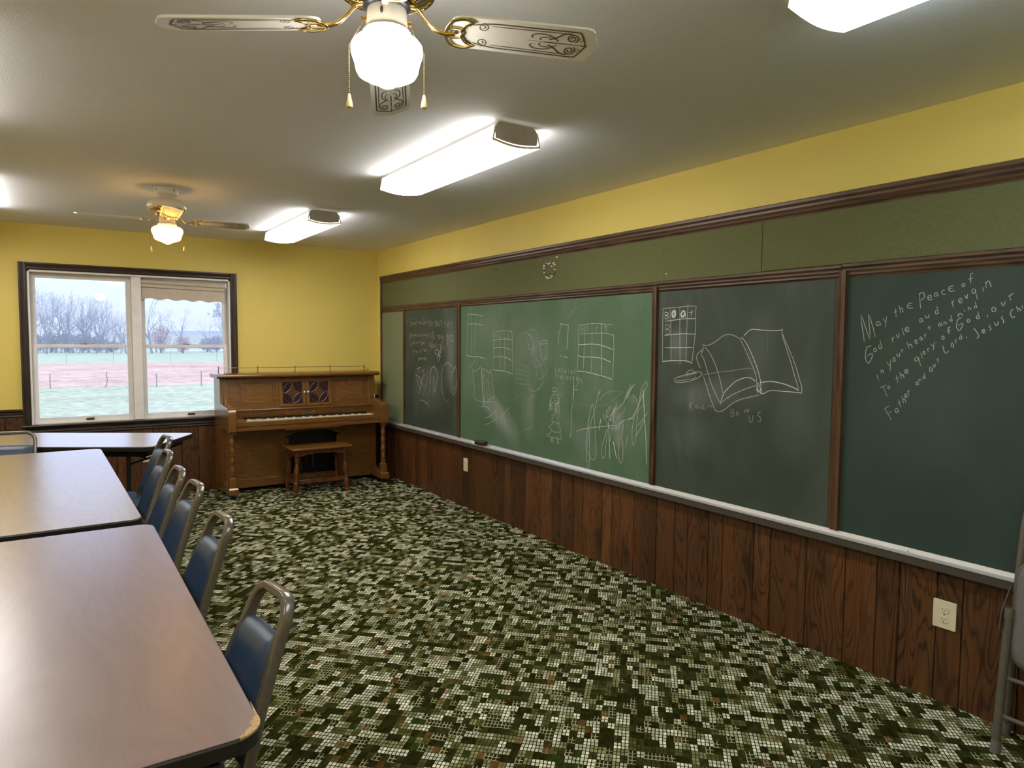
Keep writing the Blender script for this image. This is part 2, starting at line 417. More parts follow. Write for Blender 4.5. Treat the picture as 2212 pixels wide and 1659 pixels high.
    W['plough'] = field('ploughed_earth', (.34, .22, .17), (.56, .38, .30), (.74, .56, .46), 2.2, .15, (.5, 1, 1))
    W['grass2'] = field('far_pasture_grass', (.36, .43, .27), (.43, .50, .34), (.52, .56, .42), .3, .1)
    W['hill'] = field('distant_meadow', (.33, .40, .29), (.39, .45, .33), (.46, .49, .38), .05, .1)
    W['bark'] = plain('grey_bark', (.20, .19, .23), .95, 0, .2, 3, spec=0)
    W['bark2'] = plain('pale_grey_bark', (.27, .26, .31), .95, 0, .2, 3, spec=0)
    W['leaf'] = plain('russet_leaves', (.52, .36, .33), .9, 0, .25, 2, spec=0)
    W['leafdark'] = plain('dry_brown_leaves', (.20, .20, .20), .9, 0, .25, 2, spec=0)
    W['post'] = plain('weathered_post_wood', (.26, .25, .25), .9, 0, .2, 8)
    W['barnroof'] = plain('blue_grey_barn_roof', (.30, .36, .45), .7)
    W['barnwall'] = plain('pale_barn_siding', (.55, .60, .66), .8)
build_materials()
CHALK = """
2,4,chalk_lettering:914 1684 902 1682 886 1679 876 1674 878 1666 887 1656 895 1646 900 1638 903 1630 903 1623 895 1616 884 1609 875 1605;2,3.5,chalk_lettering:923 1631 929 1632 937 1632 943 1633 942 1639 939 1642 930 1641 924 1637 923 1630 926 1624 935 1622 941 1624 945 1625;2,3.5,chalk_lettering:977 1647 971 1646 964 1644 960 1642 964 1639 971 1637 976 1634 973 1631 967 1628 962 1625;2,3.5,chalk_lettering:985 1647 986 1642 986 1634 988 1629 995 1629 999 1631 1001 1636 1002 1642 1002 1647;2,3.5,chalk_lettering:1025 1651 1020 1649 1014 1647 1010 1645 1014 1642 1020 1640 1024 1637 1021 1633 1016 1629 1012 1626;2,3.5,chalk_lettering:1075 1665 1072 1629;2,3.5,chalk_lettering:1060 1649 1086 1654;2,3.5,chalk_lettering:1090 1656 1091 1627;2,3.5,chalk_lettering:1091 1638 1096 1643 1101 1644 1106 1640 1107 1630 1107 1626;2,3.5,chalk_lettering:1112 1635 1124 1636 1129 1637 1128 1642 1122 1644 1115 1642 1112 1637 1113 1631 1118 1627 1127 1629 1131 1630;2,3.5,chalk_lettering:1182 1677 1175 1676 1165 1674 1156 1669 1151 1660 1148 1650 1147 1640 1150 1632 1155 1626 1160 1622 1168 1624 1176 1628 1182 1631;2,3.5,chalk_lettering:1184 1662 1185 1627;2,3.5,chalk_lettering:1185 1641 1190 1646 1194 1648 1199 1646 1201 1642 1202 1637 1202 1631 1202 1627;2,3.5,chalk_lettering:1210 1648 1212 1630;2,3.5,chalk_lettering:1211 1641 1215 1646 1219 1649 1222 1647;2,3.5,chalk_lettering:1230 1650 1230 1633;2,3.5,chalk_lettering:1258 1655 1254 1653 1248 1651 1244 1649 1248 1646 1254 1644 1257 1641 1255 1637 1250 1633 1247 1631;2,4,chalk_lettering:1286 1595 1285 1608 1285 1625 1286 1640 1292 1648 1300 1654 1307 1655 1314 1651 1320 1642 1325 1633 1325 1621 1324 1607 1323 1598;2,4,chalk_lettering:1352 1673 1349 1600;2,4,chalk_lettering:1380 1643 1373 1638 1362 1632 1356 1626 1357 1618 1362 1609 1366 1603;2,4,chalk_lettering:1404 1653 1414 1648;2,4,chalk_lettering:1438 1659 1432 1654 1423 1646 1418 1637 1417 1625 1420 1612 1424 1603 1433 1598 1444 1597 1452 1602 1452 1618 1448 1640 1445 1655;2,4,chalk_lettering:1465 1652 1465 1599;2,4,chalk_lettering:1468 1646 1498 1599;2,4,chalk_lettering:1508 1598 1511 1614 1514 1636 1518 1651 1526 1653 1535 1647 1542 1638 1543 1624 1542 1607 1542 1595;2,4,chalk_lettering:1584 1634 1592 1633 1603 1630 1610 1625 1611 1614 1609 1601 1607 1591;2,4,chalk_lettering:1633 1649 1607 1640;2,4,chalk_lettering:1649 1630 1652 1587;2,4,chalk_lettering:1674 1639 1673 1627 1670 1612 1671 1599 1678 1594 1687 1591 1693 1590;2,4,chalk_lettering:1703 1638 1690 1611;2,4,chalk_lettering:1731 1636 1736 1635 1742 1633 1747 1628 1747 1620 1745 1609 1744 1601;2,3.5,chalk_lettering:859 1543 859 1486;2,3.5,chalk_lettering:859 1540 867 1539 879 1537 887 1534 889 1530 888 1524 885 1520 876 1518 866 1516 861 1514 868 1512 880 1509 888 1506 889 1500 887 1494 882 1489 875 1486 866 1486 859 1486;2,3.5,chalk_lettering:913 1528 914 1498;2,3.5,chalk_lettering:924 1515 936 1516 941 1517 940 1522 934 1524 927 1522 924 1517 925 1511 929 1507 939 1509 943 1510;2,3.5,chalk_lettering:971 1526 960 1523 957 1520 967 1516 970 1513 963 1507 959 1504;2,3.5,chalk_lettering:983 1518 989 1518 998 1519 1003 1520 1002 1526 996 1529 991 1528 987 1526 983 1520 984 1514 987 1510 995 1509 1001 1511 1006 1512;2,3.5,chalk_lettering:1033 1526 1025 1523 1021 1521 1020 1515 1020 1508 1022 1503 1027 1504 1033 1508 1038 1511;2,3.5,chalk_lettering:1038 1550 1039 1503;2,3.5,chalk_lettering:1096 1518 1088 1520 1079 1520 1075 1517 1071 1512 1073 1508 1080 1506 1087 1510 1091 1515 1095 1510 1096 1506;2,3.5,chalk_lettering:1104 1521 1106 1506;2,3.5,chalk_lettering:1105 1516 1109 1520 1114 1523 1117 1521;2,3.5,chalk_lettering:1121 1515 1130 1515 1135 1519 1132 1523 1126 1523 1122 1519 1121 1514 1123 1508 1129 1507 1136 1510;2,3.5,chalk_lettering:1157 1532 1172 1513;2,3.5,chalk_lettering:1186 1536 1164 1494;2,3.5,chalk_lettering:1204 1526 1198 1522 1196 1515 1199 1512 1206 1511 1210 1514 1213 1518 1207 1524 1204 1526;2,3.5,chalk_lettering:1222 1528 1222 1522 1223 1515 1224 1509 1230 1509 1233 1512 1234 1517 1235 1523 1236 1527;2,4,chalk_lettering:1236 1544 1240 1490;2,4,chalk_lettering:1265 1534 1286 1493;2,4,chalk_lettering:1300 1541 1272 1493;2,4,chalk_lettering:1321 1528 1342 1493;2,4,chalk_lettering:1366 1559 1362 1553 1355 1545 1352 1534 1355 1519 1362 1502 1366 1490;2,4,chalk_lettering:1366 1559 1370 1549 1376 1535 1380 1521 1381 1510 1380 1500 1383 1493 1394 1489 1408 1487 1418 1487;2,4,chalk_lettering:1468 1518 1475 1516 1485 1514 1492 1509 1495 1498 1495 1484 1495 1474;2,4,chalk_lettering:1499 1518 1504 1516 1513 1514 1518 1509 1520 1499 1519 1486 1519 1478;2,4,chalk_lettering:1561 1530 1555 1490;2,4,chalk_lettering:1532 1509 1591 1476;2,4,chalk_lettering:1591 1508 1561 1493;2,4,chalk_lettering:1636 1508 1646 1512 1658 1515 1668 1514 1672 1506 1672 1493 1671 1478 1669 1458 1665 1436 1662 1420;2,4,chalk_lettering:1687 1514 1695 1513 1705 1510 1713 1505 1714 1497 1711 1486 1710 1478;2,4,chalk_lettering:1725 1517 1736 1516 1751 1514 1763 1508 1769 1497 1772 1483 1769 1472 1757 1467 1739 1466 1725 1466 1724 1472 1725 1475;2,4,chalk_lettering:1300 1445 1306 1444 1314 1442 1321 1439 1325 1431 1328 1420 1328 1413 1322 1411 1314 1412 1307 1416 1303 1425 1301 1437 1300 1445;2,4,chalk_lettering:1356 1471 1354 1459 1351 1442 1349 1426 1345 1412 1342 1399 1342 1391 1347 1392 1355 1399 1363 1407 1368 1418 1373 1430 1376 1439;2,4,chalk_lettering:1380 1433 1383 1395;2,4,chalk_lettering:1397 1436 1401 1423 1406 1405 1411 1395 1415 1404 1418 1421 1421 1433;2,4,chalk_lettering:1435 1440 1442 1437 1451 1434 1458 1427 1460 1416 1459 1403 1458 1393;2,4,chalk_lettering:1505 1428 1516 1429 1530 1430 1538 1428 1537 1419 1531 1406 1525 1394 1520 1385 1515 1377 1512 1372;2,4,chalk_lettering:1545 1459 1554 1459 1565 1459 1571 1456 1565 1449 1553 1440 1545 1428 1546 1412 1551 1394 1555 1382;2,4,chalk_lettering:1575 1422 1575 1382;2,4,chalk_lettering:1601 1429 1601 1378;2,3.5,chalk_lettering:875 1477 875 1459 874 1434 877 1417 888 1415 902 1421 912 1427;2,3.5,chalk_lettering:936 1450 930 1445 929 1439 932 1435 938 1435 942 1438 944 1442 939 1448 936 1450;2,3.5,chalk_lettering:951 1449 952 1433;2,3.5,chalk_lettering:952 1443 955 1448 959 1450 962 1449;2,3.5,chalk_lettering:976 1453 968 1451 964 1444 965 1438 971 1435 976 1438 980 1441;2,3.5,chalk_lettering:980 1473 981 1435;2,3.5,chalk_lettering:1020 1451 1013 1446 1012 1439 1018 1434 1027 1439 1027 1445 1023 1449 1020 1451;2,3.5,chalk_lettering:1041 1453 1042 1441 1047 1436 1054 1439 1056 1443 1057 1449 1058 1453;2,3.5,chalk_lettering:1071 1457 1072 1438;2,3.5,chalk_lettering:1071 1450 1076 1456 1080 1458 1084 1457;2,3.5,chalk_lettering:1153 1476 1147 1477 1138 1477 1131 1473 1124 1465 1119 1452 1115 1441 1115 1431 1118 1422 1122 1418 1129 1421 1137 1428 1144 1435 1148 1441 1149 1447 1142 1449 1133 1446 1126 1444;2,3.5,chalk_lettering:1164 1453 1158 1447 1155 1444 1159 1436 1166 1435 1171 1439 1173 1443 1171 1447 1167 1450 1164 1453;2,3.5,chalk_lettering:1191 1447 1184 1446 1180 1439 1180 1433 1186 1431 1191 1434 1195 1436;2,3.5,chalk_lettering:1195 1467 1196 1430;2,3.5,chalk_lettering:948 1383 947 1322;2,3.5,chalk_lettering:974 1377 966 1371 955 1362 949 1352 955 1342 966 1331 974 1323;2,3.5,chalk_lettering:993 1368 994 1353;2,3.5,chalk_lettering:995 1348 995 1364;2,3.5,chalk_lettering:995 1358 999 1361 1003 1364 1007 1366 1012 1363 1013 1358 1014 1349;2,3.5,chalk_lettering:1041 1364 1031 1367 1026 1366 1023 1361 1022 1354 1023 1349 1032 1347 1036 1349 1039 1354 1040 1360 1041 1364;2,3.5,chalk_lettering:1040 1364 1041 1319;2,3.5,chalk_lettering:1098 1363 1092 1358 1091 1352 1093 1348 1100 1348 1103 1351 1104 1357 1101 1361 1098 1363;2,3.5,chalk_lettering:1137 1400 1128 1400 1124 1393 1122 1376 1121 1354 1121 1338;2,3.5,chalk_lettering:1112 1365 1136 1372;2,3.5,chalk_lettering:1180 1396 1177 1363;2,3.5,chalk_lettering:1167 1381 1190 1386;2,3.5,chalk_lettering:1193 1391 1194 1362;2,3.5,chalk_lettering:1194 1373 1198 1378 1204 1377 1206 1371 1206 1362;2,3.5,chalk_lettering:1213 1369 1225 1370 1229 1372 1228 1377 1223 1380 1216 1377 1213 1371 1214 1365 1219 1360 1228 1362 1231 1364;2,3.5,chalk_lettering:1060 1310 1060 1300 1060 1286 1061 1276 1064 1270 1068 1268 1075 1268 1078 1271 1081 1276 1082 1287 1083 1301 1084 1311;2,3.5,chalk_lettering:1090 1278 1090 1296;2,3.5,chalk_lettering:1090 1289 1093 1292 1097 1296 1100 1299 1104 1294 1105 1289 1105 1283 1105 1278;2,3.5,chalk_lettering:1116 1298 1116 1280;2,3.5,chalk_lettering:1124 1298 1125 1293 1128 1285 1131 1282 1134 1286 1136 1294 1138 1299;2,3.5,chalk_lettering:1146 1290 1155 1291 1160 1294 1157 1299 1151 1298 1147 1294 1146 1289 1148 1284 1154 1283 1161 1285;2,3.5,chalk_lettering:1167 1299 1168 1283;2,3.5,chalk_lettering:1167 1293 1171 1298 1176 1300 1177 1299;2,3.5,chalk_lettering:1199 1304 1195 1302 1190 1300 1187 1297 1195 1292 1196 1286 1192 1282 1189 1279;2,3.5,chalk_lettering:1212 1291 1217 1292 1225 1293 1230 1294 1229 1302 1223 1305 1219 1303 1215 1301 1212 1294 1213 1286 1215 1282 1223 1280 1229 1283 1233 1284;3,4,chalk_hearts:1492 1340 1490 1349 1487 1361 1482 1371 1473 1378 1462 1382 1452 1383 1440 1381 1429 1376 1421 1370 1418 1363 1419 1355 1424 1348 1435 1343 1451 1337 1465 1333 1477 1331 1488 1330 1499 1328 1511 1325 1523 1322 1532 1319;3,4,chalk_hearts:1492 1337 1493 1344 1495 1354 1499 1362 1506 1368 1516 1373 1525 1375 1533 1374 1540 1371 1542 1366 1537 1360 1528 1354 1519 1347 1509 1341 1499 1335 1492 1331;2,4,chalk_hearts:1485 1315 1479 1317 1471 1319 1465 1318 1463 1312 1463 1304 1465 1296 1472 1288 1482 1280 1489 1275 1489 1272;2,4,chalk_hearts:1485 1315 1493 1316 1504 1317 1512 1316 1515 1312 1514 1306 1512 1300 1506 1293 1498 1286 1492 1281;3,4,chalk_scribble:1031 1184 1041 1187 1056 1192 1070 1197 1085 1200 1099 1202 1110 1204;2,4,chalk_scribble:1075 1197 1040 1134;2,3,chalk_scribble:1135 1184 1101 1136;3,4,chalk_scribble:1152 1177 1203 1183;2,4,chalk_scribble:1178 1178 1152 1139;3,4,chalk_scribble:987 1131 1009 1127 1039 1120 1066 1112 1085 1102 1102 1091 1118 1076 1137 1054 1156 1028 1169 1010;3,4,chalk_scribble:1017 1109 1024 1097 1035 1078 1048 1057 1069 1031 1092 1003 1109 983;2,4,chalk_scribble:1195 1148 1179 1131 1156 1105 1135 1077 1119 1046 1104 1012 1092 982 1082 956 1074 934 1069 919;2,4,chalk_scribble:1270 1185 1267 1164 1263 1133 1253 1098 1232 1057 1205 1012 1186 981;2,3,chalk_scribble:1220 1149 1152 1078;2,4,chalk_scribble:1083 1120 1097 1100 1117 1071 1135 1046 1149 1030 1161 1018 1169 1010;2,4,chalk_scribble:1152 971 1182 928;2,4,chalk_scribble:1322 1019 1283 957;1,3,chalk_scribble:995 1046 1016 962;2,4,chalk_scribble:1101 1044 1169 1124;3,4,chalk_loops:1322 1049 1318 1071 1311 1101 1311 1131 1321 1159 1336 1187 1352 1207 1366 1218 1381 1221 1397 1220 1415 1214 1433 1203 1448 1189 1458 1172 1465 1152 1467 1131 1462 1110 1452 1088 1440 1063 1427 1025 1412 985 1400 972 1393 1013 1390 1083 1387 1134;2,4,chalk_loops:1759 1229 1738 1240 1708 1255 1678 1264 1651 1264 1626 1257 1603 1245 1584 1227 1569 1204 1557 1179 1550 1153 1546 1126 1545 1098 1546 1070 1550 1040 1557 1012 1569 984 1584 958 1603 935 1631 918 1664 905 1686 897;2,4,chalk_loops:1807 1245 1792 1233 1770 1215 1752 1194 1739 1168 1728 1138 1723 1108 1724 1075 1729 1043 1738 1016 1749 997 1764 984 1779 980 1795 986 1812 1001 1825 1022 1834 1049 1839 1082 1842 1114 1841 1143 1837 1172 1831 1197 1823 1217 1814 1234 1807 1245;2,4,chalk_loops:1817 1231 1803 1220 1783 1202 1767 1180 1757 1154 1752 1124 1752 1095 1758 1064 1769 1034 1782 1019 1797 1027 1813 1049 1825 1071 1827 1091 1824 1112 1822 1127;3,4,chalk_loops:1079 879 1098 881 1125 883 1152 883 1175 878 1198 871 1219 865 1238 863 1255 861 1269 858 1280 849 1289 838 1294 829;3,4,chalk_loops:1256 875 1266 856;2,4,chalk_loops:1039 855 1042 839;2,3,chalk_loops:803 1662 805 1654 809 1650 817 1647 828 1645 836 1644
